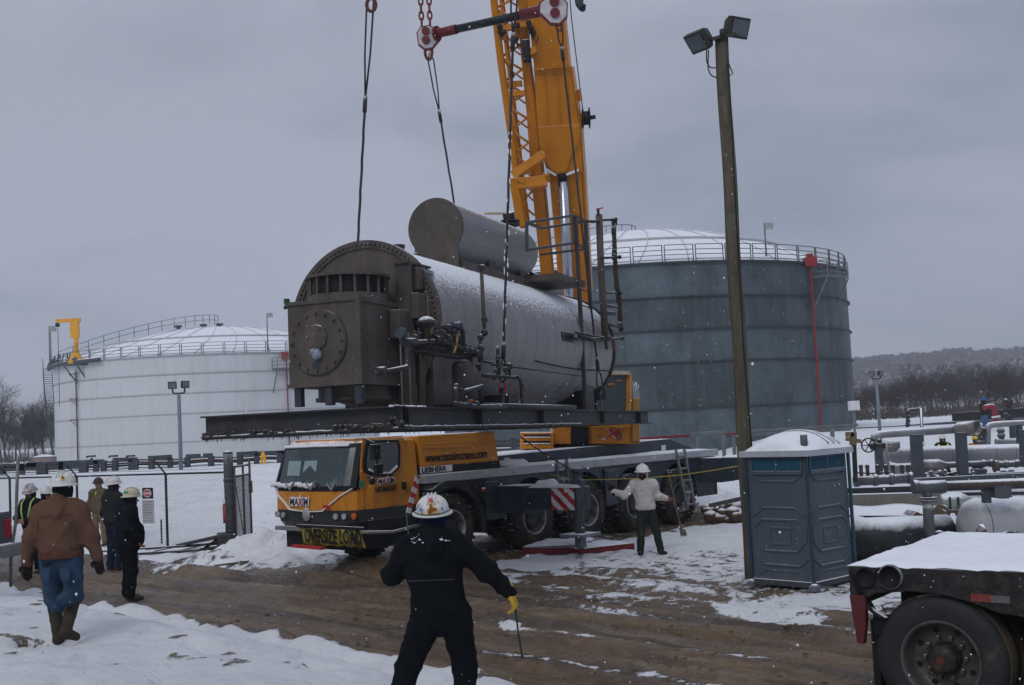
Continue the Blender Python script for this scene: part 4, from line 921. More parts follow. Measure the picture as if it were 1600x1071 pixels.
mb = WB(); P = [(783, 44), (800, 44), (800, 22), (790, 10), (783, 12)]; slab(mb, [(791, 138), (815, 136), (813, 126), (790, 128)], .3, .1); slab(mb, [(796, 66), (816, 60), (826, 30), (812, 20)], .1, .2); mb.build('jib_plate', LT, lj)
mb = WB(); mb.bar(BP(802, 275, -.25), BP(851, 241, -.25), .2, .2); mb.bar(BP(803, 277, -.3), BP(816, 352, -.3), .2, .2); mb.bar(BP(807, 288, -.28), BP(855, 283, -.28), .24, .24); mb.bar(BP(805, 280, -.28), BP(818, 287, -.28), .3, .1); jb = mb.build('jib_bracket', LT, lj, .01)
mb = WB(); 
for a, b in (((802, 272.6), (850, 238.6)), ((812, 284.3), (854, 279.6))): mb.bar(BP(*a, -.27), BP(*b, -.27), .12, .03)
mb.build('bracket_snow', SNOWM, jb)
mb = WB(); slab(mb, [(849, 286), (859, 285), (858, 271), (848, 272)], .2, -.3); mb.cyl(BP(852, 275, -.36), BP(856, 275, -.36), .05); mb.build('bracket_lock', LT, jb)
mb = WB()
for k, (u, v) in enumerate(((781, 42), (786, 51), (826, 36), (829, 44), (833, 52), (808, 40), (806, 62))): mb.ball(BP(u, v, 0), .07, 8); mb.tube([BP(u, v, 0), BP(u-4+k, v+8, -.05), BP(u+5, v+16, 0), BP(u+8, v+6, 0)], .015, 5)
mb.cyl(BP(821, 62, 0), BP(824, 98, 0), .09); mb.cyl(BP(818, 64, .1), BP(820, 92, .1), .05); slab(mb, [(797, 122), (803, 122), (802, 112), (796, 112)], .15, .0); mb.build('jib_fittings', DARK, lj)
mb = WB(); mb.bar(BP(812, 40, .1), BP(833, 38, .1), .1); mb.bar(BP(824, 84, .05), BP(838, 78, .05), .14); mb.bar(BP(822, 92, .05), BP(836, 88, .05), .05); mb.build('jib_link', LT, lj)
# hose reel and small brackets on the right of the boom
mb = WB(); mb.bar(BP(906, 187, .3), BP(909, 187, .3), .22); mb.bar(BP(901, 140, .3), BP(904.5, 158, .3), .14); mb.bar(BP(899, 156, .3), BP(903, 156, .3), .2); mb.build('boom_bracket', BM, bo)
mb = WB(); a = BP(910, 185, .3); mb.cyl(a, a+V((.16, 0, -.0)), .16, n=20); mb.cyl(a+V((0, 0, 0)), a+V((.02, 0, 0)), .24, n=24); mb.cyl(a+V((.15, 0, 0)), a+V((.17, 0, 0)), .24, n=24); mb.cyl(a+V((.15, 0, 0)), a+V((.30, 0, .02)), .05, n=10); hr = mb.build('hose_reel', DARK, bo)
mb = WB(); mb.tube([BP(910.5, 172, .3), BP(893, 30, .3), BP(884, -80, .3)], .012, 5); mb.build('reel_cable', BLACK, hr)
# hook block, just entering the frame
hb = thing('hook_block', 'dark crane hook block hanging at the very top right of the boom', 'hook block', W(903, -20, 24.5))
mb = MB(); mb.prism([(-.12, 0, .2), (-.06, 0, -.35), (.02, 0, -.46), (.10, 0, -.40), (.12, 0, .6), (-.1, 0, .6)], (0, .16, 0)); mb.cyl((0, -.08, .3), (0, .24, .3), .24); mb.build('block_cheek', M('block_green', (.03, .05, .045), .5), hb, .015)
mb = MB(); mb.tube(rpath([(0, .08, -.3), (0, .08, -.42), (.1, .08, -.5), (.12, .08, -.36)], .1), .04); mb.build('hook', DARK, hb)
# ================================================================ LIFTED BOILER ON ITS SKID
BX = V((.375, .927, 0)).normalized(); BY = V((-BX.y, BX.x, 0)); BA = V((-1.459, 15.6, 2.68))
BT = Matrix.Rotation(math.radians(.85), 3, 'Y')       # rear end hangs slightly lower
BR = Matrix(((BX.x, BY.x, 0), (BX.y, BY.y, 0), (0, 0, 1)))@BT
BMx = BR.to_4x4(); BMx.translation = BA; BI = BMx.inverted()
boiler = thing('boiler_skid', 'long snow-dusted cylindrical boiler with brown front plate hanging on its steel skid', 'boiler')
boiler.matrix_world = BMx
def BL(u, v, y):
    o, d = lray(u, v, BI); return o+d*((y-o.y)/d.y)
def BFx(u, v, x):
    o, d = lray(u, v, BI); return o+d*((x-o.x)/d.x)
LEN, WID, BH, FW = 12.1, 2.6, .29, .20
def ibeam(a, b, h=BH, fw=FW, up=V((0, 0, 1)), tf=.022):
    a, b = V(a), V(b); m = MB(); m.bar(a+V((0, 0, h/2)), b+V((0, 0, h/2)), .014, h-tf*2); m.bar(a+V((0, 0, tf/2)), b+V((0, 0, tf/2)), fw, tf); m.bar(a+V((0, 0, h-tf/2)), b+V((0, 0, h-tf/2)), fw, tf); return m
m = ibeam((.0, .1, 0), (LEN, .1, 0))
for x in (.13, 2.55, 5.2, 8.6, LEN-.9): m.box(x-.007, x+.007, .0, .09, .02, BH-.02)
m.build('skid_beam', BEAM, boiler)
ibeam((.0, WID, 0), (LEN-.9, WID, 0)).build('skid_beam', BEAM, boiler)
m = ibeam((-.10, -.02, -.01), (-.10, 3.08, -.01), BH+.02, .26); m.build('front_cross_beam', BEAM, boiler)
for x in (2.2, 4.3, 6.4, 8.5, 10.8): m = ibeam((x, .12, .0), (x, WID-.02, .0), BH-.03, .14); m.build('cross_beam', BEAM, boiler)
# frozen mud and icicles along the lower flanges
r_ = random.Random(11)
def crust(a, b, n, d0, seed, hang=1.):
    mb = MB(); a, b = V(a), V(b); r = random.Random(seed); vs = []; k = n
    for i in range(k+1):
        p = a.lerp(b, i/k); s_ = .5+.5*noise.noise(p*1.3+V((seed, 0, 0)))
        h = .02+.05*abs(noise.noise(p*3+V((0, seed, 0)))); d = d0*(.5+s_*.6)
        side = (b-a).normalized().cross(V((0, 0, 1)))*.09
        vs += [p+side*.95+V((0, 0, .02+h*.6)), p+side*1.18+V((0, 0, -.0)), p+side*1.0+V((0, 0, -d)), p-side*.9+V((0, 0, -d*.3)), p-side*.9+V((0, 0, .02))]
    fs = [(i*5+j, i*5+(j+1) % 5, (i+1)*5+(j+1) % 5, (i+1)*5+j) for i in range(k) for j in range(5)]
    mb.add(vs, [tuple(reversed(f)) for f in fs], True)
    for i in range(int(n*.9*hang)):
        p = a.lerp(b, r.random())+((b-a).normalized().cross(V((0, 0, 1))))*.1; l = r.uniform(.0, .05); mb.cyl(p, p+V((0, 0, -.03-l)), .011, .003, 4)
    return mb
crust((-.10, 3.08, -.01), (-.10, 0, -.01), 130, .030, 2, .5).build('mud_crust', MUDC, boiler)
crust((.0, .1, 0), (7.2, .1, 0), 260, .024, 5, .35).build('mud_crust', MUDC, boiler)
mb = MB(); r = random.Random(4)
for (c0, c1, n, s_) in (((-.16, 2.55, .03), (-.2, 3.1, .03), 30, .035), ((-.2, 1.55, .03), (-.2, 2.3, .03), 30, .04), ((-.2, .1, .03), (-.2, .95, .04), 110, .05), ((-.15, -.02, .05), (-.12, .12, .14), 40, .045)):
    for i in range(n): p = V(c0).lerp(V(c1), r.random())+V((r.uniform(-.03, .05), 0, r.uniform(-.01, .03))); mb.ball(p, s_*r.uniform(.25, .8), 6, (1.4, 1.6, .7))
mb.build('mud_clods', M('mud_dark', (.05, .042, .036), .85, var=.5, scale=14, snow=(.85, 1.0, .3), bump=.6), boiler)
mb = MB()
for i in range(50): t = r.uniform(-.3, .7); mb.ball((t, .05+r.uniform(-.03, .03), BH+.005), r.uniform(.012, .03), 6, (1.5, 1, .6))
mb.build('beam_snow', SNOWM, boiler)
# shell
SH0, SH1, RS, YC, ZC = 1.5, 10.1, 1.18, 1.37, 1.60
SHELL = M('shell_aluminium', (.235, .23, .235), .5, metal=.25, var=.10, scale=1.2, snow=(.42, .62, .85, 26), dirt=(.15, 2), streak=(.15, 2, (.12, .11, .11)))
mb = MB(); prof = [(RS, 0)]; n = 17
for i in range(1, n+1): x = (SH1-SH0)*i/n; prof += [(RS, x)]
mb.lathe(prof, (SH0, YC, ZC), (1, 0, 0), 72); mb.lathe([(RS, 0), (RS-.02, .12), (RS*.8, .22), (RS*.4, .30), (0, .33)], (SH1, YC, ZC), (1, 0, 0), 72); mb.build('shell', SHELL, boiler)
mb = MB()
for i in range(1, n): x = SH0+(SH1-SH0)*i/n; mb.lathe([(RS+.001, -.003), (RS+.003, 0), (RS+.001, .003)], (x, YC, ZC), (1, 0, 0), 72, ang=None)
mb.build('cladding_seams', M('seam_dark', (.075, .073, .075), .6, snow=(.3, .7, .3, 18)), boiler)
mb = MB(); mb.lathe([(RS-.02, -.05), (RS+.035, -.05), (RS+.035, .05), (RS-.02, .05)], (SH1-.05, YC, ZC), (1, 0, 0), 72, False); mb.build('rear_band', BLACK, boiler)
mb = MB(); q = []
for i in range(15): t = i/14; x = 5.6+(SH1-5.6)*t; a = math.radians(-22-3*math.sin(t*3)); q.append((x, YC-math.cos(a)*(RS+.012), ZC+math.sin(a)*(RS+.012)))
mb.tube(q, .014, 6); mb.build('cable_along_shell', BLACK, boiler)
# front flange and plate
mb = MB(); mb.lathe([(0, -.04), (RS-.02, -.04), (RS-.02, 0)], (SH0, YC, ZC), (1, 0, 0), 80, False); mb.lathe([(RS-.06, -.07), (RS+.06, -.07), (RS+.06, .04), (RS-.02, .04)], (SH0, YC, ZC), (1, 0, 0), 80, False); fp = mb.build('front_plate', BROWN, boiler)
mb = MB()
for i in range(96): a = 2*PI*i/96; c = V((SH0-.07, YC+math.cos(a)*(RS+.0), ZC+math.sin(a)*(RS+.0))); mb.cyl(c+V((.02, 0, 0)), c+V((-.035, 0, 0)), .022, n=6)
mb.build('flange_bolts', BROWN, fp)
# wind box with burner door
y0, y1, x0, x1, z0, z1 = .61, 1.72, -.06, 1.43, .62, 1.78
mb = MB(); mb.box(x0, x1, y0, y1, z0, z1); wb = mb.build('wind_box', BROWN, boiler, .012)
mb = MB(); mb.bar((x0-.01, y0-.01, z0), (x0-.01, y0-.01, z1+.06), .07); mb.box(x0-.03, x1, y0-.03, y0, z1-.04, z1+.02); mb.box(x0-.03, x0, y0, y1+.02, z1-.03, z1+.02); mb.box(x0-.03, x0, y0, y1+.02, z0, z0+.05); mb.box(x0, x1, y0-.03, y0, z0, z0+.05); mb.build('box_edge_trim', BROWN, wb)
yc, zc = 1.24, 1.22
mb = MB(); mb.lathe([(0, -.05), (.43, -.05), (.45, -.03), (.45, 0)], (x0, yc, zc), (1, 0, 0), 48, False); bd_ = mb.build('burner_door', BROWN, wb)
mb = MB()
for i in range(16): a = 2*PI*i/16; mb.cyl((x0-.09, yc+.39*math.cos(a), zc+.39*math.sin(a)), (x0-.03, yc+.39*math.cos(a), zc+.39*math.sin(a)), .021, n=6)
for i in range(6): a = 2*PI*i/6; mb.cyl((x0-.09, yc+.13*math.cos(a), zc+.06+.13*math.sin(a)), (x0-.03, yc+.13*math.cos(a), zc+.06+.13*math.sin(a)), .02, n=6)
mb.build('door_bolts', BROWN, bd_)
mb = MB(); mb.lathe([(0, -.075), (.17, -.075), (.18, -.04)], (x0, yc, zc+.06), (1, 0, 0), 24, False); mb.build('hub_plate', BROWN, bd_)
mb = MB(); mb.ball((x0-.10, yc-.03, zc-.17), .075, 10, (.8, 1.05, 1)); mb.ball((x0-.12, yc+.02, zc-.13), .05, 7); mb.build('snowy_burner_hub', M('hub_blue_grey', (.22, .26, .31), .6, var=.35, scale=14, bump=.6), bd_)
mb = MB(); mb.ball((x0-.045, yc+.01, zc-.33), .11, 8, (.08, .9, .8)); mb.build('drip_stain', M('drip_stain', (.035, .042, .048), .5), bd_)
# inlet drum with slots on top
c = ((x0+x1)/2-.02, 1.17); mb = MB(); mb.lathe([(.56, 0), (.56, .13)], (c[0], c[1], z1), (0, 0, 1), 40); mb.lathe([(.54, .37), (.60, .37), (.60, .405), (0, .41)], (c[0], c[1], z1), (0, 0, 1), 40, False); dr_ = mb.build('air_inlet', BROWN, wb)
mb = MB(); mb.lathe([(.50, .1), (.50, .38)], (c[0], c[1], z1), (0, 0, 1), 32); mb.build('inlet_inside', BLACK, dr_)
mb = MB()
for i in range(18): a = 2*PI*i/18; p = V((c[0]+.55*math.cos(a), c[1]+.55*math.sin(a), z1+.1)); mb.bar(p, p+V((0, 0, .29)), .03)
mb.build('inlet_vanes', BROWN, dr_)
mb = MB(); cz = (x0+.75, 1.14); mb.lathe([(0, 0), (.50, 0), (.50, -.14), (.54, -.14), (.54, -.19), (0, -.19)], (cz[0], cz[1], z0), (0, 0, 1), 40, False); mb.build('bottom_collar', BROWN, wb)
mb = MB()
for x, y in ((x0+.06, y1-.12), (x0+.08, y0+.52), (x0+.06, y0+.05), (x1-.25, y0+.05)): mb.box(x-.05, x+.05, y-.05, y+.05, z0-.26, z0)
mb.build('box_feet', M('foot_blue', (.03, .036, .045), .6), wb)
mb = MB(); mb.box(x0-.01, x0+.06, y1-.01, y1+.05, z1+.0, z1+.08); mb.ball((x0+.02, y1+.04, z1-.04), .035, 6); mb.build('green_switch', M('switch_green', (.008, .06, .02), .5), wb, .02)
# side box, channel, panel boxes on the near side
mb = MB(); mb.box(.78, 1.18, .42, .60, 1.28, 1.68); mb.build('junction_box', BROWN, wb, .01)
for i, (u0, u1, v0, v1, yy, dp) in enumerate(((652, 678, 417, 456, .35, .2), (652, 688, 457, 503, .28, .25))):
    a, b = BL(u0, v0, yy), BL(u1, v1, yy); mb = MB(); mb.box(a.x, b.x, yy, yy+dp, b.z, a.z); o = mb.build('control_panel', BROWN, boiler, .012)
    mb = MB(); mb.box(b.x-.30*(1+.4*i), b.x+.006, yy-.008, yy, b.z+.02, a.z-.02); mb.build('panel_door', M('panel_face%d' % i, ((.28, .31, .34), (.25, .235, .20))[i], .5, var=.4, scale=7), o)
    if i == 0:
        mb = MB()
        for k in range(3): mb.box(b.x-.22, b.x-.06, yy-.014, yy-.008, a.z-.09-.09*k, a.z-.05-.09*k)
        mb.build('panel_labels', M('label_blue', (.05, .12, .17), .5), o)
a, b = BL(633, 412, .45), BL(633, 636, .45); mb = MB(); mb.box(1.05, 1.12, .38, .62, BH, a.z); mb.box(1.62, 1.69, .38, .62, BH, a.z-.02); mb.box(1.0, 1.75, .38, .62, a.z, a.z+.03); mb.box(1.1, 1.65, .38, .42, 1.25, 1.28); mb.build('panel_stand', M('stand_brown', (.05, .042, .038), .6, snow=SN), boiler)
mb = MB(); a = BL(634, 600, .15)
for u in (625, 638): q = BL(u, 520, .2); mb.cyl((q.x, .2, BH), (q.x, .2, q.z), .012, n=6)
mb.build('conduit', M('conduit_grey', (.13, .13, .125), .5), boiler)
# steam drum with keyhole shaped front plate
D0, D1, RD, ZD = 4.05, 7.75, .50, 3.42
DC = M('drum_aluminium', (.20, .195, .20), .42, metal=.4, var=.08, scale=1.3, snow=(.66, .86, .7, 20))
mb = MB(); mb.lathe([(RD, 0), (RD, D1-D0-.25), (RD*.93, D1-D0-.08), (RD*.7, D1-D0+.04), (RD*.35, D1-D0+.11), (0, D1-D0+.13)], (D0, YC, ZD), (1, 0, 0), 56); dm = mb.build('steam_drum', DC, boiler)
mb = MB(); pl = [(D0-.04, YC+(RD+.01)*math.cos(a), ZD+(RD+.01)*math.sin(a)) for a in [math.radians(-38+256*i/40) for i in range(41)]]+[(D0-.04, YC-.40, ZC+RS-.05), (D0-.04, YC+.40, ZC+RS-.05)]
mb.prism(pl, (.05, 0, 0)); mb.build('drum_front_plate', BROWN, dm)
mb = MB(); mb.box(D0+.1, D1-.2, YC-.45, YC+.45, ZC+RS-.12, ZC+RS+.06); mb.box(5.6, 5.9, YC-.3, YC+.3, ZC+RS-.1, ZD-.4); mb.box(7.1, 7.4, YC-.3, YC+.3, ZC+RS-.1, ZD-.4); mb.build('drum_saddle', BROWN, dm)
mb = MB(); a = BL(797, 345, YC); zz = ZD+RD; mb.cyl((a.x, YC, zz-.06), (a.x, YC, zz+.14), .09); 
for k in (0, .07): mb.cyl((a.x, YC, zz+.04+k), (a.x, YC, zz+.08+k), .19, n=20)
mb.cyl((a.x, YC, zz+.1), (a.x-.08, YC, zz+.3), .12); mb.build('safety_valve_nozzle', DARK, dm)
mb = MB(); mb.bar((a.x-.62, YC+.25, zz+.22), (a.x+.06, YC-.02, zz+.30), .10, .03); mb.build('valve_lever', M('lever_yellow', (.45, .35, .2), .7, snow=SN), dm)
# small bucket-like fitting between drum plate and front
a = BL(641, 395, YC+.2); mb = MB(); mb.lathe([(.075, 0), (.09, .15), (.11, .22), (.11, .27), (0, .27)], (3.1, YC+.25, ZC+RS-.05), (0, 0, 1), 20); mb.build('manhole_nozzle', BROWN, boiler)
mb = MB(); mb.lathe([(.12, 0), (.12, .04), (0, .04)], (3.1, YC+.25, ZC+RS+.20), (0, 0, 1), 20); mb.ball((3.45, YC+.1, ZC+RS+.06), .09, 8); mb.build('nozzle_cap', DARK, boiler)
mb = MB(); mb.lathe([(.24, 0), (.24, 1.5), (.12, 1.62), (0, 1.64)], (7.9, YC-.1, ZC+RS+.10), (1, 0, 0), 28); mb.build('rear_header', DC, boiler)
# access platform, cage and ladder at the rear
LAD = M('ladder_dark', (.045, .043, .045), .6, snow=(.75, .9, .15))
pf = empty('access_platform', (0, 0, 0), 0, boiler)
yy = .28
zf = BL(900, 436, yy).z; xa, xb = BL(846, 436, .9).x, BL(921, 436, yy).x
mb = MB(); mb.prism([(7.0, .25, zf), (8.55, .25, zf), (8.55, 1.15, zf), (7.0, 1.15, zf)], (0, 0, -.12)); mb.build('platform_floor', BROWN, pf)
mb = MB(); za, zb = BL(824, 350, .3).z, BL(824, 388, .3).z
def PX(u, v, y): q = BL(u, v, y); return V((q.x, y, q.z))
fr = [PX(823, 348, .25), PX(897, 337, .25), PX(897, 380, .25), PX(823, 391, .25)]
for i in range(4): mb.bar(fr[i], fr[(i+1) % 4], .05)
bk = [PX(846, 357, .9), PX(917, 346, .9), PX(917, 389, .9), PX(846, 398, .9)]
mb.bar(bk[0], bk[1], .05); mb.bar(bk[3], bk[2], .05); mb.bar(fr[0], bk[0], .05); mb.bar(fr[1], bk[1], .05); mb.bar(fr[2], bk[2], .05)
mb.bar(PX(905, 347, .25), PX(938, 346, .25), .05)
mb.build('guard_rail', LAD, pf)
mb = MB(); a, b = PX(899, 338, .22), PX(915, 640, .22); mb.bar(a, V((b.x, .22, BH)), .075, .06); c, d = PX(915, 347, .55), PX(930, 600, .55); mb.bar(c, V((c.x+.1, .55, BH)), .075, .06)
for i in range(12):
    t = (i+.5)/12; p = a.lerp(V((b.x, .22, BH)), t); q = c.lerp(V((c.x+.1, .55, BH)), t)
    if p.z < zf: mb.bar(p, q, .022)
mb.build('ladder', LAD, pf)
mb = MB(); a = PX(880, 514, .15); b = PX(925, 530, .15); mb.box(a.x, a.x+.65, .18, .5, a.z-.16, a.z-.10); mb.box(a.x, a.x+.65, .18, .20, a.z-.22, a.z-.05); mb.build('step', DARK, pf)
# vertical level columns at the rear
vc = empty('level_column', (0, 0, 0), 0, boiler)
def vpipe(pts, r, nm, mat, par, y=.1, n=8): mb = MB(); mb.tube([PX(u, v, y) for u, v in pts], r, n); return mb.build(nm, mat, par)
LVP = M('column_brown', (.085, .07, .06), .7, snow=(.75, .95, .2))
vpipe([(936, 336), (939, 420), (946, 532)], .075, 'column_pipe', LVP, vc); vpipe([(946, 530), (948, 546)], .035, 'drain', LVP, vc)
vpipe([(935, 338), (934.5, 326)], .03, 'vent_stem', DARK, vc); vpipe([(932, 328), (942, 325)], .015, 'red_handle', RED, vc)
mb = MB(); pts = [(959, 350), (960, 380), (962, 430), (968, 475), (970, 515)]
for i in range(26):
    t = i/25*4; k = min(3, int(t)); u = pts[k][0]+(pts[k+1][0]-pts[k][0])*(t-k); v = pts[k][1]+(pts[k+1][1]-pts[k][1])*(t-k); mb.ball(PX(u+rnd.uniform(-.8, .8), v, .1), rnd.uniform(.05, .075), 7, (1, 1, 1.3))
mb.tube([PX(u, v, .1) for u, v in pts], .05); mb.build('gauge_lagging', MUDC, vc)
for pts_, r in (([(925, 347), (943, 344), (962, 343)], .03), ([(940, 403), (966, 402)], .02), ([(942, 458), (968, 458)], .022), ([(944, 505), (974, 513)], .03), ([(900, 520), (950, 530), (974, 529)], .028), ([(955, 344), (962, 344), (962, 352)], .035), ([(957, 515), (958, 546)], .014), ([(944, 478), (966, 480)], .03), ([(943, 489), (960, 490)], .045), ([(905, 526), (925, 531), (945, 530)], .045)):
    vpipe(pts_, r, 'instrument_line', PIPE, vc)
for u, v in ((962, 343), (968, 402), (969, 458), (972, 529), (940, 403), (900, 529), (925, 531), (942, 529), (952, 529)): mb = MB(); mb.ball(PX(u, v, .09), .05, 8); mb.cyl(PX(u, v, .0), PX(u, v, .12), .03); mb.build('valve', PIPE, vc)
vpipe([(959, 532), (959.5, 548)], .02, 'red_handle', RED, vc)
# fuel and steam piping along the near side, at the front
tr = empty('burner_piping', (0, 0, 0), 0, boiler)
def tb(pts, r, nm='pipe', mat=PIPE, rr=.06):
    mb = MB(); P3 = [PX(u, v, y) for u, v, y in pts]; mb.tube(rpath(P3, rr) if len(P3) > 2 else P3, r, 10); return mb.build(nm, mat, tr)
def vl(u, v, y, s=.07, wheel=0, col=None):
    mb = MB(); c = PX(u, v, y); mb.ball(c, s, 10, (1.3, 1, 1)); mb.cyl(c, c+V((0, 0, s*2)), s*.5, s*.3); mb.cyl(c-V((s*1.5, 0, 0)), c-V((s*1.2, 0, 0)), s*1.05, n=14); mb.cyl(c+V((s*1.2, 0, 0)), c+V((s*1.5, 0, 0)), s*1.05, n=14)
    o = mb.build('valve', PIPE, tr)
    if wheel: mb = MB(); mb.lathe([(s*wheel-.012, 0), (s*wheel, .012), (s*wheel+.012, 0), (s*wheel, -.012), (s*wheel-.012, 0)], c+V((0, 0, s*2.2)), (0, 0, 1), 16); mb.bar(c+V((-s*wheel, 0, s*2.2)), c+V((s*wheel, 0, s*2.2)), .014); mb.build('hand_wheel', PIPE if not col else col, o)
    return o
tb([(585, 585, -.05), (637, 574, -.05), (636, 536, -.02), (690, 533, .0), (742, 552, .05)], .035)
tb([(588, 581, -.05), (600, 579, -.05)], .055); tb([(630, 535, 0), (648, 535, 0)], .06)
mb = MB(); c = PX(667, 520, .0); mb.lathe([(.0, .30), (.05, .29), (.09, .27), (.15, .22), (.16, .19), (.10, .16), (.05, .10), (.05, -.1), (.0, -.1)], c-V((0, 0, .07)), (0, 0, 1), 24); mb.build('diaphragm_regulator', PIPE, tr)
for u, v, y, s in ((648, 528, .05, .05), (655, 524, .1, .05), (683, 532, .0, .07), (692, 524, .05, .075), (700, 530, .02, .07), (707, 522, .06, .06), (712, 531, .03, .06), (720, 538, .05, .05), (745, 553, .05, .06), (728, 548, .02, .055), (736, 549, .03, .05), (690, 515, .12, .05), (706, 541, .0, .045)): vl(u, v, y, s)
tb([(692, 512, .0), (716, 509, .0), (723, 516, .0), (724, 540, .0)], .035); mb = MB(); c = PX(717, 510, -.02); mb.ball(c, .07, 10, (1, 1, 1)); mb.cyl(c-V((.25, 0, 0)), c, .045, .05); mb.build('actuator', M('actuator_blue', (.03, .04, .06), .5, snow=SN), tr)
tb([(715, 522, -.03), (713, 540, -.03)], .014, 'yellow_handle', M('handle_yellow', (.45, .28, .03), .6)); tb([(712, 541, -.03), (709, 552, -.03)], .018, 'yellow_handle', MATS['handle_yellow']); tb([(675, 512, .0), (673, 522, 0)], .012, 'yellow_handle', MATS['handle_yellow'])
tb([(640, 545, .15), (735, 560, .2)], .05); tb([(645, 540, .1), (700, 543, .1), (740, 556, .1)], .03); tb([(672, 545, .1), (735, 553, .1), (737, 575, .1)], .028)
for k in range(7): tb([(650+k*11, 522+2*(k % 3), .12), (650+k*11+3, 545+k, .12)], .016+.006*(k % 2))
tb([(660, 540, .2), (660, 636, .2)], .045, 'pipe_leg', MATS['stand_brown'])
mb = MB(); a, b = PX(630, 536, -.0), PX(630, 512, .1); mb.cyl(PX(624, 521, -.02), PX(629, 518, .06), .065, n=18); mb.build('pressure_gauge', M('gauge_face', (.05, .06, .075), .35), tr)
# small vertical receiver
mb = MB(); c = PX(737, 606, -.0); c = V((c.x, .02, BH+.12)); zt = PX(737, 562, .0).z-BH-.12; mb.lathe([(0, 0), (.16, .02), (.16, zt-.1), (.13, zt-.03), (.07, zt), (0, zt)], c+V((0, .12, 0)), (0, 0, 1), 28); mb.build('vertical_receiver', BROWN, boiler)
mb = MB(); mb.tube(rpath([PX(712, 605, -.1), PX(712, 632, -.1), PX(745, 636, -.1), PX(790, 636, -.05)], .08), .04); mb.tube(rpath([PX(712, 606, -.1), PX(725, 612, -.12), PX(750, 605, -.1), PX(752, 628, -.1)], .05), .035)
for u, v in ((713, 605), (752, 606), (730, 612), (745, 632), (733, 634), (712, 632)): mb.ball(PX(u, v, -.1), .055, 8)
mb.build('receiver_pipework', PIPE, boiler)
mb = MB(); a = PX(733, 627, -.16); mb.cyl(a, a+V((.12, 0, .01)), .022); mb.build('orange_fitting', M('orange_fit', (.35, .08, .02), .5), boiler)
mb = MB(); a, b = PX(754, 634, -.03), PX(898, 643, -.03); mb.tube([a, V((b.x, b.y, a.z))], .045, 10); mb.build('long_pipe', PIPE, boiler)
# mid-shell risers and small valve trees
mt = empty('riser_piping', (0, 0, 0), 0, boiler)
def tb2(pts, r, mat=PIPE, nm='pipe'): mb = MB(); P3 = [PX(u, v, y) for u, v, y in pts]; mb.tube(rpath(P3, .06) if len(P3) > 2 else P3, r, 8); return mb.build(nm, mat, mt)
tb2([(752, 418, .05), (757, 520, .05)], .032, LVP); tb2([(749, 418, .05), (756, 418, .05)], .045)
for u, v, s in ((757, 500, .05), (757, 520, .055), (751, 528, .05), (751, 545, .06), (751, 560, .045), (748, 572, .04)): mb = MB(); mb.ball(PX(u, v, .05), s, 8, (1, 1, 1.2)); mb.cyl(PX(u, v, .05)-V((.07, 0, 0)), PX(u, v, .05)+V((.07, 0, 0)), s*.6); mb.build('valve', PIPE, mt)
tb2([(751, 525, .05), (749, 580, .05)], .025); tb2([(754, 565, .1), (790, 570, .1)], .018)
tb2([(754, 587, .0), (812, 591, .0), (815, 606, .0), (815, 632, .0)], .028); tb2([(778, 540, .0), (778, 588, .0)], .03); tb2([(768, 570, .05), (780, 570, 0)], .02); tb2([(796, 570, .0), (796, 590, .0)], .025)
for u, v, s in ((778, 560, .05), (780, 573, .05), (772, 590, .05), (796, 573, .065), (790, 578, .05), (775, 580, .04), (815, 602, .045), (815, 626, .04), (808, 590, .04), (764, 588, .04)): mb = MB(); mb.ball(PX(u, v, .0), s, 8); mb.cyl(PX(u, v, -.06), PX(u, v, .06), s*.7); mb.build('valve', PIPE, mt)
tb2([(787, 572, .1), (850, 580, .1), (908, 588, .15)], .012, BLACK, 'cable')
# ---- lifting lugs
def lug(x, y, h=.28): mb = MB(); mb.box(x-.06, x+.06, y-.012, y+.012, BH, BH+h); mb.cyl((x, y-.03, BH+h), (x, y+.03, BH+h), .06); return mb.build('lifting_lug', MATS['foot_blue'], boiler)
LUG = {}
for k, (x, y) in {'nf': (3.62, .1), 'ff': (3.1, WID), 'nr': (8.74, .1), 'fr': (8.74, WID)}.items(): lug(x, y); LUG[k] = BMx@V((x, y, BH+.30))
mb = MB(); mb.box(2.6, 3.0, 1.7, 2.4, BH, .62); mb.box(8.7, 9.2, .4, 2.3, BH, .7); mb.box(4.6, 5.0, .4, 2.3, BH, .55); mb.build('saddle', DARK, boiler)

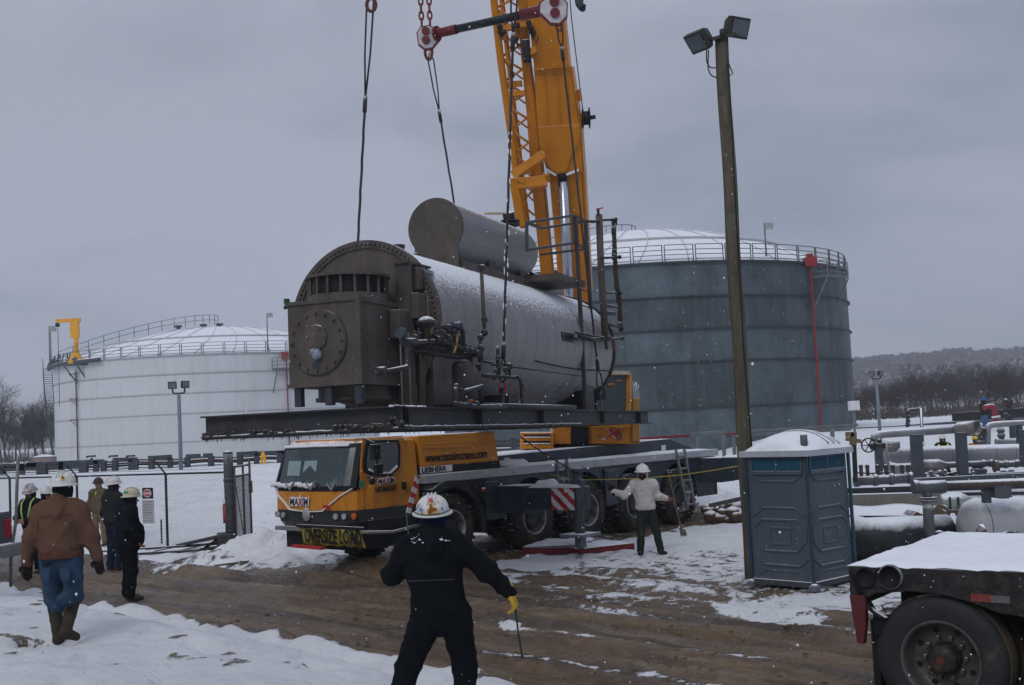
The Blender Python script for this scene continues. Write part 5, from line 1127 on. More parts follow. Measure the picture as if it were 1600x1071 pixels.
# ================================================================ RIGGING
ROPE = M('wire_rope', (.035, .034, .036), .7, snow=(.35, .9, .35, 30), var=.4)
def shackle(parent, p, s=1., mat=None, nm='shackle'):
    mb = MB(); q = [p+V((s*.06*math.cos(a), 0, s*.06*math.sin(a)*1.5)) for a in [2*PI*i/14 for i in range(15)]]; mb.tube(q, .02*s, 6); mb.cyl(p+V((-.08*s, 0, -.09*s)), p+V((.08*s, 0, -.09*s)), .022*s); return mb.build(nm, mat or BLACK, parent)
def sling(label, top, bot, eye=.9, r=.022, col=None, icy=False):
    t = thing('wire_sling', label, 'lifting sling', group='wire slings holding the boiler')
    d = (top-bot); L = d.length; d.normalize(); e = top-d*eye; x = V((1, 0, 0)); e2 = bot+d*.55
    n = 26; mb = MB(); mb.tube([e2.lerp(e, i/n)+V((.004*math.sin(i*2.1), .0, 0)) for i in range(n+1)], r, 7); mb.build('rope', ROPE, t)
    for a, b in ((e, top), (e2, bot+d*.12)):
        mb = MB()
        for s_ in (-1, 1): mb.tube([a, a.lerp(b, .35)+x*.045*s_, a.lerp(b, .85)+x*.06*s_, b], r*.75, 6)
        mb.cyl(a-(b-a).normalized()*.22, a+(b-a).normalized()*.05, r*1.7, n=8); mb.build('eye_loop', ROPE, t)
    shackle(t, bot+V((0, 0, .05)), 1.25 if not col else .85, col)
    if icy:
        mb = MB(); r_ = random.Random(2)
        for i in range(55): p = bot.lerp(top, r_.uniform(.12, .60))+V((r_.uniform(-.03, .03), -.01, 0)); mb.ball(p, r_.uniform(.005, .013), 6, (1, 1, 4))
        mb.build('ice_on_rope', SNOWM, t)
    return t
T1, T3 = W(581, -45, 19.2), W(805, -60, 18.6)
sling('wire sling farthest left, running down behind the brown boiler front', T1, LUG['ff'], 3.9*.55)
sling('icy wire sling passing before the boiler to a red shackle near the small valves', T3, LUG['nf'], 1.2, col=RED, icy=True)
PE1 = W(667, 56, 24.9); PE2 = W(868, 12, 23.2)
sling('wire sling from the left spreader bar end down behind the steam drum', PE1+V((.04, 0, -.35)), LUG['fr'], 1.35, .022)
sling('wire sling from the right spreader bar end past the boom to the ladder', PE2+V((.05, 0, -.25)), LUG['nr'], .6, .022)
mb = MB(); top = W(580, 8, 19.2); q = [top+V((.075*math.cos(a), 0, .11*math.sin(a))) for a in [2*PI*i/14 for i in range(15)]]; mb.tube(q, .03, 8)
rg = mb.build('lifting_ring', M('ring_dark_red', (.10, .03, .03), .6), None); tag(rg, 'dark red lifting ring at the top of the leftmost wire sling', 'lifting ring')
sb = thing('spreader_bar', 'green spreader bar with red snowy end fittings hanging across the boom', 'spreader bar')
d = (PE2-PE1).normalized(); GRN = M('bar_green', (.009, .018, .017), .5, snow=(.9, 1.0, .1)); FR = M('fitting_red', (.13, .022, .028), .6, snow=(.75, .95, .2), var=.3)
mb = MB(); mb.cyl(PE1+d*.75, PE2-d*.7, .085, n=20); mb.build('bar_tube', GRN, sb)
mb = MB(); mb.cyl(PE1+d*.22, PE1+d*.78, .10, n=20); mb.cyl(PE2-d*.8, PE2-d*.2, .115, n=20); mb.cyl(PE1+d*.24, PE1+d*.29, .16, n=20); mb.build('end_sleeve', FR, sb)
for P, s_ in ((PE1, 1), (PE2, 1.15)):
    mb = MB(); pts = [(-.18, -.18), (-.05, -.30), (.10, -.28), (.28, -.08), (.26, .08), (.05, .2), (-.12, .17), (-.2, .05)]
    if P is PE2: pts = [(-a, b) for a, b in pts][::-1]
    mb.prism([P+V((a*s_, -.06, b*s_)) for a, b in pts], (0, .12, 0)); pt = mb.build('end_plate', M('plate_snowed', (.48, .46, .49), .8, var=.25, scale=5), sb, .02)
    mb = MB()
    for dz in (.08, -.12): mb.cyl(P+V((-.02, -.11, dz*s_)), P+V((-.02, .11, dz*s_)), .085*s_, n=16)
    mb.build('pin', FR, pt)
    mb = MB(); mb.prism([P+V((a*s_*1.09, -.05, b*s_*1.09)) for a, b in pts], (0, .10, 0)); mb.build('plate_rim', FR, pt)
CHN = M('chain_rust', (.13, .04, .032), .7, var=.4, snow=(.8, 1, .2))
mb = MB()
for s_ in (-1, 1):
    for i in range(8):
        c = PE1+V((.09*s_-.01, 0, .28+.16*i)); ax = V((1, 0, 0)) if i % 2 else V((0, 1, 0)); mb.tube([c+ax*.045*math.cos(a)+V((0, 0, .10*math.sin(a))) for a in [2*PI*k/10 for k in range(11)]], .022, 6)
mb.build('chain', CHN, sb)
mb = MB(); c = PE1+V((.02, 0, -.36)); mb.tube([c+V((.075*math.cos(a), 0, .17*math.sin(a))) for a in [2*PI*k/14 for k in range(15)]], .032, 8); c = PE2+V((.05, 0, -.36)); mb.tube([c+V((.055*math.cos(a), 0, .13*math.sin(a))) for a in [2*PI*k/14 for k in range(15)]], .026, 8); mb.build('end_link', CHN, sb)
# tag line running right to the pole
tl = MB(); P = [(858, 742), (905, 750), (950, 749.5), (1000, 748), (1060, 743), (1110, 736), (1168, 726)]
tl.tube([W(u, v, 23.6-.55*max(0, i-4)) for i, (u, v) in enumerate(P)], .0105, 6); o = tl.build('tag_line', M('rope_yellow', (.36, .27, .06), .9), None); tag(o, 'yellow rope stretched past the worker in white to the wooden pole', 'rope')
tl = MB(); P = [(812, 682), (850, 709), (880, 727), (905, 741), (925, 748)]; tl.tube([W(u, v, 22.8-.12*i) for i, (u, v) in enumerate(P)], .013, 6); o = tl.build('tag_line', BLACK, None); tag(o, 'thin dark tag line sloping from the boiler skid down toward the second ladder', 'rope')
# ================================================================ PEOPLE (signed-distance bodies meshed with surface nets)
def surfnet(f, lo, hi, h):
    lo = np.array(lo, float); hi = np.array(hi, float); nx, ny, nz = [int(math.ceil((hi[i]-lo[i])/h))+1 for i in range(3)]
    X, Y, Z = np.meshgrid(lo[0]+h*np.arange(nx), lo[1]+h*np.arange(ny), lo[2]+h*np.arange(nz), indexing='ij')
    P = np.stack([X, Y, Z], -1).astype(np.float32); D = f(P); s = D < 0
    c = np.zeros((nx-1, ny-1, nz-1), np.int8)
    for a in (0, 1):
        for b in (0, 1):
            for d in (0, 1): c += s[a:nx-1+a, b:ny-1+b, d:nz-1+d]
    act = (c > 0) & (c < 8); ids = -np.ones(act.shape, np.int64); I = np.argwhere(act); ids[act] = np.arange(len(I))
    acc = np.zeros((len(I), 3)); cnt = np.zeros(len(I)); co = [(a, b, d) for a in (0, 1) for b in (0, 1) for d in (0, 1)]
    for i in range(8):
        for j in range(i+1, 8):
            if sum(abs(co[i][k]-co[j][k]) for k in range(3)) != 1: continue
            p, q = I+np.array(co[i]), I+np.array(co[j]); dp = D[tuple(p.T)]; dq = D[tuple(q.T)]; m = (dp < 0) != (dq < 0)
            t = np.where(m, dp/np.where(m, dp-dq, 1), 0); acc[m] += (p+(q-p)*t[:, None])[m]; cnt[m] += 1
    vs = lo+acc/cnt[:, None]*h; F = []
    for ax in range(3):
        o = [0, 0, 0]; o[ax] = 1; sl0 = tuple(slice(0, n-(1 if k == ax else 0)) for k, n in enumerate((nx, ny, nz))); sl1 = tuple(slice(o[k], None) for k in range(3))
        A = s[sl0]; B = s[sl1]; E = np.argwhere(A != B); u, v = [(1, 2), (2, 0), (0, 1)][ax]
        E = E[(E[:, u] > 0) & (E[:, v] > 0) & (E[:, u] < (nx, ny, nz)[u]-1) & (E[:, v] < (nx, ny, nz)[v]-1)]
        du = np.zeros(3, int); du[u] = 1; dv = np.zeros(3, int); dv[v] = 1
        q = [ids[tuple((E-x).T)] for x in (0*du, du, du+dv, dv)]; inside = A[tuple(E.T)]
        Q = np.stack(q, 1); Q[~inside] = Q[~inside][:, ::-1]; F.append(Q)
    F = np.concatenate(F); F = F[(F >= 0).all(1)]
    return vs, F
def seg(P, a, b, ra, rb, flat=None):
    a = np.array(a, np.float32); b = np.array(b, np.float32)
    if flat is not None:
        d, k = flat; d = np.array(d, np.float32); d /= np.linalg.norm(d); off = (P-a)@d; Q = P+(off*(k-1))[..., None]*d; bb = b+((b-a)@d)*(k-1)*d
    else: Q, bb = P, b
    ba = bb-a; L = float(ba@ba)+1e-9; t = np.clip(((Q-a)@ba)/L, 0, 1)
    return np.linalg.norm(Q-a-t[..., None]*ba, axis=-1)-(ra+(rb-ra)*t)
def smin(a, b, k): h = np.clip(.5+.5*(b-a)/k, 0, 1); return b*(1-h)+a*h-k*h*(1-h)
def shape(prims, name, mat, parent, h=.016, k=.03, wr=0., wf=14., seedv=0., ks=None, cut=None, matf=None):
    pts = []; 
    for p in prims: pts += [(p[0], p[2]), (p[1], p[3])]
    lo = [min(q[0][i]-q[1] for q in pts)-.05 for i in range(3)]; hi = [max(q[0][i]+q[1] for q in pts)+.05 for i in range(3)]
    def f(P):
        D = None
        for p in prims:
            d = seg(P, p[0], p[1], p[2], p[3], p[4] if len(p) > 4 else None); D = d if D is None else smin(D, d, p[5] if len(p) > 5 else k)
        if wr:
            x, y, z = P[..., 0], P[..., 1], P[..., 2]; s = seedv
            D = D+wr*((1-np.abs(np.sin(z*wf*1.1+np.sin(x*wf*.8+s)*1.9+np.sin(y*wf*.7+s*2)*1.6)))**2*-1.5+(1-np.abs(np.sin(x*wf*.9+z*wf*.7+s*3+np.sin(z*wf*.55)*2.2+y*wf*.6)))**3*-1.1+.22*np.sin(z*wf*4.3+x*wf*3.1+np.sin(y*wf*3+s))+.5)
        if cut: D = cut(P, D)
        return D
    vs, F = surfnet(f, lo, hi, h); me = bpy.data.meshes.new(name); me.from_pydata(vs.tolist(), [], F.tolist())
    mats = mat if isinstance(mat, (list, tuple)) else [mat]
    for m in mats: me.materials.append(m)
    if matf is not None:
        cen = vs[F].mean(1); me.polygons.foreach_set('material_index', [int(q) for q in matf(cen)])
    me.polygons.foreach_set('use_smooth', [True]*len(F)); me.update(); o = bpy.data.objects.new(name, me); return link(o, parent)
SKIN = M('skin', (.30, .155, .105), .55, var=.08); EYE = M('eye_dark', (.02, .015, .012), .3); LIP = M('lips', (.25, .09, .07), .5)
def hand(wr, d, pn, sd, curl=.5, s=1.):
    """wr wrist, d finger direction, pn palm normal (curl goes toward it), sd thumb side"""
    wr = V(wr); d = V(d).normalized(); pn = V(pn); pn = (pn-d*pn.dot(d)).normalized(); sd_ = d.cross(pn); sd_ = sd_ if sd_.dot(V(sd)) > 0 else -sd_
    P = []
    for k in (-.026, -.009, .009, .026): P.append((wr+sd_*k*.8*s, wr+d*.085*s+sd_*k*s, .018*s, .014*s, None, .012))
    for i, (k, L) in enumerate(((.030, .070), (.010, .080), (-.010, .074), (-.029, .058))):
        a = wr+d*.085*s+sd_*k*s; dd = d; q = a; L *= s; c = curl*(1+.12*i)
        for j, fr in enumerate((.45, .32, .23)):
            dd = (dd*math.cos(c*.75)+pn*math.sin(c*.75)).normalized(); pn2 = pn; e = q+dd*L*fr; P.append((q, e, (.0105-.001*j)*s, (.0095-.001*j)*s, None, .004)); q = e
    a = wr+d*.025*s+sd_*.030*s; t1 = a+(sd_*.75+d*.6+pn*.25).normalized()*.038*s; t2 = t1+(d*.85+pn*(.2+curl*.5)+sd_*.1).normalized()*.035*s
    P.append((a, t1, .014*s, .012*s, None, .010)); P.append((t1, t2, .012*s, .0095*s, None, .005)); return [tuple(tuple(x) if isinstance(x, V) else x for x in p) for p in P]
def person(label, loc, rz, J, C, h=.016, group=None):
    """J: joints in metres (person faces +y, right hand side +x). C: clothing colours"""
    T = thing('person', label, 'person', loc, rz, group); sc = C.get('s', 1.); T.scale = (sc, sc, sc)
    j = {k: V(v) for k, v in J.items() if isinstance(v, tuple)}; g = lambda *a: [j[x] for x in a]
    up = (j['chest']-j['pelvis']).normalized(); face = V(C.get('face', (0, 1, 0))).normalized(); hd = j['head']; sx = face.cross(V((0, 0, 1))).normalized(); hz_ = sx.cross(face)
    B = C.get('bulk', 1.); t = tuple
    def head_prims():
        return [(t(hd+V((0, 0, .03))), t(hd+V((0, 0, .03))-face*.02), .088, .088), (t(hd-hz_*.02+face*.005), t(hd-hz_*.085+face*.045), .07, .038),
          (t(hd+hz_*.0+face*.082), t(hd-hz_*.032+face*.106), .009, .015, None, .012), (t(hd-hz_*.05+face*.07-sx*.02), t(hd-hz_*.05+face*.07+sx*.02), .014, .014, None, .015), (t(hd+hz_*.028+face*.08-sx*.035), t(hd+hz_*.028+face*.08+sx*.035), .009, .009, None, .012),
          (t(hd-sx*.083-face*.005), t(hd-sx*.088-hz_*.03-face*.005), .016, .012, None, .008), (t(hd+sx*.083-face*.005), t(hd+sx*.088-hz_*.03-face*.005), .016, .012, None, .008)]
    neck = [(t(j['neck']-V((0, 0, .05))), t(hd-V((0, 0, .05))-face*.01), .06, .055)]
    limb = []
    for s_ in 'LR':
        sh, el, wr = g('sh'+s_, 'el'+s_, 'wr'+s_); hp, kn, an = g('hip'+s_, 'kn'+s_, 'an'+s_)
        limb += [(t(sh), t(el), .052, .042), (t(el), t(wr), .040, .028), (t(hp), t(kn), .085, .058), (t(kn), t(an), .055, .038), (t(an), t(j['toe'+s_]), .04, .032)]
    torso = [(t(j['pelvis']), t(j['chest']), .13, .14, ((0, 1, 0), 1.3)), (t(j['shL']), t(j['shR']), .06, .06), (t(j['hipL']), t(j['hipR']), .10, .10)]
    hs = []
    for s_ in 'LR':
        d = (j['wr'+s_]-j['el'+s_]).normalized(); hd_ = V(J.get('hd'+s_, d)); hs += hand(j['wr'+s_], hd_, J.get('pn'+s_, (0, 1, 0)), J.get('th'+s_, (0, 1, 0)), J.get('cu'+s_, .5), 1.12)
    def facemat(c):
        r = np.zeros(len(c)); c = c-np.array(hd)
        for s_ in (-1, 1):
            e = np.array(face*.082+hz_*.008+sx*.033*s_); r[(np.linalg.norm((c-e), axis=1) < .0165)] = 1
        e = np.array(face*.085-hz_*.052); d = c-e; r[(np.abs(d@np.array(hz_)) < .007) & (np.abs(d@np.array(sx)) < .026) & ((c@np.array(face)) > .07)] = 2
        return r
    shape(torso+neck+head_prims()+limb+hs, 'body', [C.get('skin', SKIN), EYE, LIP], T, h=C.get('bh', .014), k=.03, matf=facemat)
    # trousers
    w_ = 1.0*B; tr = [(t(j['pelvis']+up*.04), t(j['pelvis']-up*.02), .150*w_, .150*w_, ((0, 1, 0), 1.22))]
    for s_ in 'LR':
        hp, kn, an = g('hip'+s_, 'kn'+s_, 'an'+s_); lw = C.get('leg', 1.)
        tr += [(t(hp), t(kn), .108*lw, .080*lw), (t(kn), t(an+V((0, 0, C.get('cuff', .03)))), .076*lw, .074*lw)]
    shape(tr, 'trousers', C['trousers'], T, h=h, k=.035, wr=.0065, wf=15, seedv=C.get('seed', 1))
    for s_ in 'LR':
        an, to, kn = g('an'+s_, 'toe'+s_, 'kn'+s_); bt = an.lerp(kn, C.get('boot', .3)); sole = (to-an); 
        shape([(t(bt), t(an), .064*C.get('bw', 1), .058), (t(an-V((0, 0, .025))), t(to-V((0, 0, .01))), .052, .046), (t(an-V((0, 0, .03))-sole.normalized()*.03), t(an-V((0, 0, .03))), .045, .05)], 'boot', C['boots'], T, h=h, k=.03, wr=.003, wf=22, cut=lambda P, D, z=min(an.z, to.z)-.085: np.maximum(D, z-P[..., 2]))
    # coat or jacket with sleeves, one mesh; hood or collar
    ct = [(t(j['pelvis']+up*C.get('hem', .06)), t(j['chest']-up*.05), .200*B, .185*B, ((0, 1, 0), 1.25)), (t(j['chest']-up*.05), t(j['chest']+up*.07), .185*B, .155*B, ((0, 1, 0), 1.3)), (t(j['shL']-up*.05), t(j['shR']-up*.05), .095*B, .095*B, None, .09), (t(j['neck']-up*.05), t(j['shL']-up*.0), .09*B, .07*B, None, .07), (t(j['neck']-up*.05), t(j['shR']-up*.0), .09*B, .07*B, None, .07)]
    if C.get('belly'): ct.append((t(j['chest']-up*.22+V((0, .07, 0))), t(j['chest']-up*.32+V((0, .07, 0))), .17*B, .17*B))
    for s_ in 'LR':
        sh, el, wr = g('sh'+s_, 'el'+s_, 'wr'+s_); a = C.get('arm', 1.); cw = wr.lerp(el, .06); ct += [(t(sh.lerp(j['chest'], .08)), t(el), .084*a, .078*a, None, .06), (t(el), t(cw), .077*a, .060*a)]
    if C.get('hood'): ct += [(t(j['neck']-face*.12+V((0, 0, -.09))), t(j['neck']-face*.09+V((0, 0, .03))), .10, .085, None, .025), (t(j['neck']+sx*.09-face*.03), t(j['neck']+sx*.07+face*.06-V((0, 0, .03))), .06, .055), (t(j['neck']-sx*.09-face*.03), t(j['neck']-sx*.07+face*.06-V((0, 0, .03))), .05, .045)]
    else: ct += [(t(j['neck']-V((0, 0, .04))), t(j['neck']+V((0, 0, .03))), .085, .075)]
    if C.get('coverall'):
        for s_ in 'LR': hp, kn = g('hip'+s_, 'kn'+s_); ct.append((t(hp), t(hp.lerp(kn, .2)), .115*B, .112))
    hemz = (j['pelvis']+up*(C.get('hem', .06))).z-C.get('skirt', .10)
    shape(ct, 'coat', C['coat'], T, h=h, k=.05, wr=C.get('wrk', .008), wf=C.get('wf', 13), seedv=C.get('seed', 1)+2, cut=lambda P, D: np.where((np.abs(P[..., 0]-j['pelvis'].x) < .30) & (P[..., 2] < hemz), np.maximum(D, hemz-P[..., 2]), D) if not C.get('armlow') else D)
    if C.get('belt'):
        mb = MB(); c = j['pelvis']+up*(C['belt'][0]); mb.lathe([(.165*B, -.03), (.175*B, 0), (.165*B, .03)], (0, 0, 0), up, 40); o = mb.build('waistband', C['belt'][1], T); o.location = c; o.scale = (1.02, .86, 1)
    for s_ in 'LR':
        if C.get('glove'+s_) is not None:
            d = V(J.get('hd'+s_, j['wr'+s_]-j['el'+s_])).normalized(); wr = j['wr'+s_]
            shape(hand(wr, d, J.get('pn'+s_, (0, 1, 0)), J.get('th'+s_, (0, 1, 0)), J.get('cu'+s_, .5), 1.28)+[(t(wr-d*.05), t(wr+d*.02), .048, .04)], 'glove', C['glove'+s_], T, h=min(h, .011), k=.008)
    # head cover, helmet
    if C.get('balaclava') is not None: shape([(t(hd-V((0, 0, .0))-face*.012), t(hd-V((0, 0, .03))-face*.012), .107, .10), (t(hd-V((0, 0, .07))-face*.01), t(j['neck']), .085, .09)], 'balaclava', C['balaclava'], T, h=.013, k=.04, wr=.003, wf=25,
            cut=(lambda P, D: np.maximum(D, C.get('fo', .062)-np.linalg.norm(P-np.array(hd+face*.10-hz_*.012, np.float32), axis=-1))) if C.get('faceopen', True) else None)
    if C.get('beard') is not None: shape([(t(hd-hz_*.075+face*.06), t(hd-hz_*.09+face*.05), .045, .04), (t(hd-hz_*.05+face*.05-sx*.05), t(hd-hz_*.05+face*.05+sx*.05), .035, .035)], 'beard', C['beard'], T, h=.012, k=.03)
    if C.get('hair') is not None: shape([(t(hd+V((0, 0, .02))-face*.04), t(hd-V((0, 0, .05))-face*.055), .088, .07)], 'hair', C['hair'], T, h=.014, k=.03, wr=.004, wf=40)
    hc = hd+hz_*.055; tilt = face
    mb = MB(); prof = [(.158, -.012), (.16, -.004), (.13, .004), (.126, .01)]+[(.128*math.cos(a), .02+.118*math.sin(a)) for a in [i*PI/2/9 for i in range(10)]]
    full = C.get('brim', 'cap')
    mb.lathe(prof if full == 'full' else [(.130, -.01), (.132, .0)]+prof[4:], (0, 0, 0), (0, 0, 1), 40); mb.lathe([(prof[0][0] if full == 'full' else .13, -.012), (.10, -.006)], (0, 0, 0), (0, 0, 1), 40)
    for k in (-.028, 0, .028):
        mb.tube([V((k, -.13*math.cos(a), .022+.122*math.sin(a))) for a in [.5+i*2.1/8 for i in range(9)]], .007, 6)
    if full != 'full': mb.add([V((math.sin(a)*rr, math.cos(a)*rr*ee, zz)) for (rr, ee, zz) in ((.128, 1, .0), (.15, 1.28, -.018)) for a in [-1.1+i*2.2/12 for i in range(13)]], [(i, i+1, 14+i, 13+i) for i in range(12)], True)
    hm = mb.build('hard_hat', C['helmet'], T); s2 = hm.modifiers.new('s', 'SOLIDIFY'); s2.thickness = .004
    hm.matrix_local = Matrix(((sx.x, face.x, hz_.x, hc.x), (sx.y, face.y, hz_.y, hc.y), (sx.z, face.z, hz_.z, hc.z), (0, 0, 0, 1)))@Matrix.Diagonal((1, 1.1, 1, 1))
    return T, hm, j
def std(**k):
    J = dict(pelvis=(0, 0, .95), chest=(0, .0, 1.30), neck=(0, .0, 1.50), head=(0, .03, 1.645), shL=(-.19, 0, 1.44), shR=(.19, 0, 1.44), elL=(-.26, -.02, 1.14), elR=(.26, -.02, 1.14), wrL=(-.27, .06, .90), wrR=(.27, .06, .90),
             hipL=(-.095, 0, .90), hipR=(.095, 0, .90), knL=(-.11, .02, .50), knR=(.11, .02, .50), anL=(-.12, -.02, .10), anR=(.12, -.02, .10), toeL=(-.14, .13, .055), toeR=(.14, .13, .055))
    J.update(k); return J
def cl(n, c, **k): return M(n, c, k.pop('rough', .92), var=k.pop('var', .25), scale=7, bump=.5, bscale=55, spec=.06, **k)
DKC = cl('coverall_black', (.006, .0075, .010)); DKC2 = cl('coverall_dark_navy', (.008, .010, .015)); HW = M('helmet_white', (.62, .62, .60), .35, var=.06, dirt=(.2, 20), dirtc=(.3, .28, .25)); MUDBOOT = cl('muddy_boot', (.05, .040, .032), rough=.7)
BLKG = cl('dark_glove', (.015, .014, .014)); YG = cl('yellow_glove', (.55, .36, .05), var=.15, dirt=(.25, 20)); JEAN = cl('jeans_blue', (.030, .060, .105), var=.3, dirt=(.2, 4)); DUCK = cl('brown_duck_canvas', (.115, .063, .043), var=.08, snow=(.93, 1.05, .12)); TAN = cl('tan_coverall', (.17, .125, .075)); TAN2 = cl('tan_bib', (.24, .16, .09))
def stand(u, v, z=None):
    p = G(u, v, 0)
    for _ in range(6): p = G(u, v, gz(p.x, p.y))
    return V((p.x, p.y, gz(p.x, p.y)-.01))
# -- foreground man with his back to us
p = W(690, 1000, 9.55); z0 = .28
J = std(pelvis=(0, 0, .93), chest=(-.05, 0, 1.29), neck=(-.04, .02, 1.49), head=(-.03, .05, 1.625), shL=(-.24, 0, 1.42), shR=(.15, 0, 1.43), elL=(-.37, .10, 1.20), wrL=(-.20, .30, 1.30), elR=(.36, .02, 1.22), wrR=(.545, .06, 1.02), hipL=(-.10, 0, .88), hipR=(.11, 0, .88), knL=(-.27, .0, .50), anL=(-.40, -.06, .10), toeL=(-.43, .08, .06), knR=(.17, .03, .48), anR=(.15, 0, .10), toeR=(.16, .15, .06),
    hdR=(.35, .1, -.9), pnR=(-.6, .2, -.2), thR=(-.2, 1, .2), cuR=1.0, hdL=(.6, .6, .4))
T, hm, j = person('man in black coveralls seen from behind, nearest the camera, with a yellow glove', (p.x, 9.55, z0), 0, J, dict(trousers=DKC, coat=DKC, boots=MUDBOOT, helmet=HW, brim='full', balaclava=cl('balaclava_navy', (.008, .012, .035)), faceopen=False, gloveR=YG, gloveL=BLKG, hood=1, coverall=1, bulk=1.08, leg=1.22, arm=1.05, hem=.02, skirt=.6, cuff=.0, face=(.0, 1, .12), seed=3, s=1.03, wrk=.010, wf=12, armlow=1), h=.0125)
hs = MB()      # helmet decoration facing the camera: coloured patches
def hp(az, el, r=.1415): a = math.radians(az)-PI/2; e = math.radians(el); return V((r*math.cos(a)*math.cos(e), r*math.sin(a)*math.cos(e), .02+.93*r*math.sin(e)))
def decal(parent, pts, mat, nm='sticker', r=.1415):
    mb = MB(); c = hp(sum(a for a, b in pts)/len(pts), sum(b for a, b in pts)/len(pts), r); vs = [c]+[hp(a, b, r) for a, b in pts]; mb.add(vs, [(0, i+1, (i+1) % len(pts)+1) for i in range(len(pts))]); o = mb.build(nm, mat, parent); o.modifiers.new('s', 'SOLIDIFY').thickness = .001; return o
DB = M('decal_brown', (.16, .055, .015), .5); DY = M('decal_yellow', (.6, .34, .04), .5); DR2 = M('decal_red', (.45, .06, .05), .5); DBL = M('decal_blue', (.12, .2, .4), .5)
decal(hm, [(-9, 52), (9, 52), (8, 36), (-8, 36)], DR2); 
decal(hm, [(-6, 30), (0, 36), (6, 30), (8, 20), (20, 16), (22, 4), (14, -2), (6, 0), (-2, -8), (-12, -4), (-14, 8), (-8, 16)], DY)
decal(hm, [(-4, 28), (0, 31), (4, 27), (6, 17), (17, 14), (19, 5), (10, 6), (4, 2), (-2, -5), (-9, -1), (-9, 8), (-4, 16)], DB, r=.1432)
decal(hm, [(-42, 14), (-34, 18), (-28, 12), (-33, 4), (-41, 5)], DBL); decal(hm, [(34, 16), (41, 14), (40, 4), (33, 6)], DBL); decal(hm, [(26, 40), (34, 38), (32, 30), (25, 33)], DY)
decal(hm, [(-60, 8), (-50, 30), (-46, 30), (-55, 8)], BLK); decal(hm, [(-33, 0), (-28, 2), (-27, -3), (-32, -4)], DR2)
mb = MB(); mb.tube([hp(a, -2-4*math.cos(math.radians(a*1.6)), .150) for a in range(-70, 71, 10)], .005, 6); mb.build('hat_band', M('band_olive', (.06, .07, .05), .8), hm)
mb = MB(); mb.mi = 0; q = j['neck']; 
rr_ = random.Random(4)
for i in range(60): a = PI*rr_.uniform(1.0, 2.0); e_ = rr_.uniform(0, 1); mb.ball(q+V(((.10+.09*e_)*math.cos(a)*1.1, .0+(.10+.07*e_)*math.sin(a)-.02, .045-.075*e_)), rr_.uniform(.003, .009), 6, (1.6, 1.4, .6))
mb.build('snow_on_hood', SNOWM, T)
mb = MB(); mb.bar((-.27, -.175, 1.18), (.13, -.17, 1.175), .006); mb.build('back_seam', M('seam_grey', (.04, .045, .05), .8), T)
wr = V((p.x, 9.55, z0))+j['wrR']*1.03+V((.03, .02, -.07)); mb = MB(); mb.tube([wr+V((-.02, 0, .05)), wr+V((.005, 0, -.05)), wr+V((.02, .0, -.25)), wr+V((.045, 0, -.46))], .009, 6); o = mb.build('tag_line_end', M('rod_green', (.02, .035, .028), .6), None); tag(o, 'thin dark green line hanging from the yellow glove of the man in front', 'rope')
# -- man in brown jacket and jeans, walking away
p = W(97, 950, 12.9); z1 = gz(p.x, 12.9)-.03; 
J = std(pelvis=(0, 0, .98), chest=(0, -.01, 1.30), neck=(.01, .02, 1.49), head=(.02, .05, 1.635), shL=(-.20, 0, 1.42), shR=(.20, 0, 1.42), elL=(-.305, -.02, 1.15), wrL=(-.365, .02, .89), elR=(.315, .0, 1.15), wrR=(.375, .03, .91), hipL=(-.105, 0, .92), hipR=(.105, 0, .92), knL=(-.11, .06, .50), anL=(-.06, .04, .10), toeL=(-.08, .2, .06), knR=(.12, .02, .52), anR=(.12, -.22, .20), toeR=(.17, -.09, .13), cuL=.35, cuR=.45, hdR=(.1, .1, -1), hdL=(-.05, .05, -1))
T, hm, j = person('man in hooded brown work jacket and jeans walking away over the snow bank', (p.x, 12.9, z1), 0, J, dict(trousers=JEAN, coat=DUCK, boots=MUDBOOT, helmet=HW, brim='full', balaclava=cl('neck_black', (.008, .008, .010)), faceopen=False, gloveR=BLKG, gloveL=BLKG, hood=1, bulk=1.16, arm=1.06, leg=1.16, boot=.85, bw=1.15, cuff=.32, hem=.10, skirt=.08, face=(0, 1, 0), seed=7, s=1.03, wrk=.009, wf=11), h=.013)
decal(hm, [(14, 32), (30, 34), (32, 16), (16, 14)], DY); decal(hm, [(18, 28), (27, 28), (27, 20), (19, 19)], BLK, r=.1432)
mb = MB(); mb.lathe([(.228, -.04), (.238, 0), (.232, .04)], (0, 0, 0), (0, 0, 1), 40); o = mb.build('jacket_hem', cl('hem_brown', (.10, .045, .03)), T); o.location = j['pelvis']+V((0, 0, -.01)); o.scale = (1.0, .80, 1)
sp_ = shape([(t_, s__, a_, b_, ((0, 1, 0), 1.2)) for t_, s__, a_, b_ in (((0, 0, 1.02), (0, 0, .92), .212, .212),)], 'shirt_tail', cl('shirt_slate', (.022, .030, .045)), T, h=.016, k=.03, wr=.006, cut=lambda P, D: np.maximum(D, (.855+.07*np.sin(P[..., 0]*7+1))-P[..., 2]))
mb = MB()
for s_ in (-1, 1): mb.tube([(s_*.205, -.085, 1.40), (s_*.17, -.165, 1.28), (s_*.165, -.185, 1.12), (s_*.17, -.19, .98)], .004, 5)
mb.tube([(-.19, -.15, 1.385), (-.08, -.19, 1.37), (.08, -.19, 1.37), (.19, -.15, 1.385)], .004, 5); mb.build('seam', M('seam_brown', (.05, .027, .02), .9), T)
mb = MB()
for s_ in (-1, 1): mb.prism([(s_*.05, -.17, .84), (s_*.15, -.15, .84), (s_*.145, -.15, .72), (s_*.10, -.165, .69), (s_*.055, -.17, .72)], (0, -.012, 0))
mb.build('back_pocket', JEAN, T)
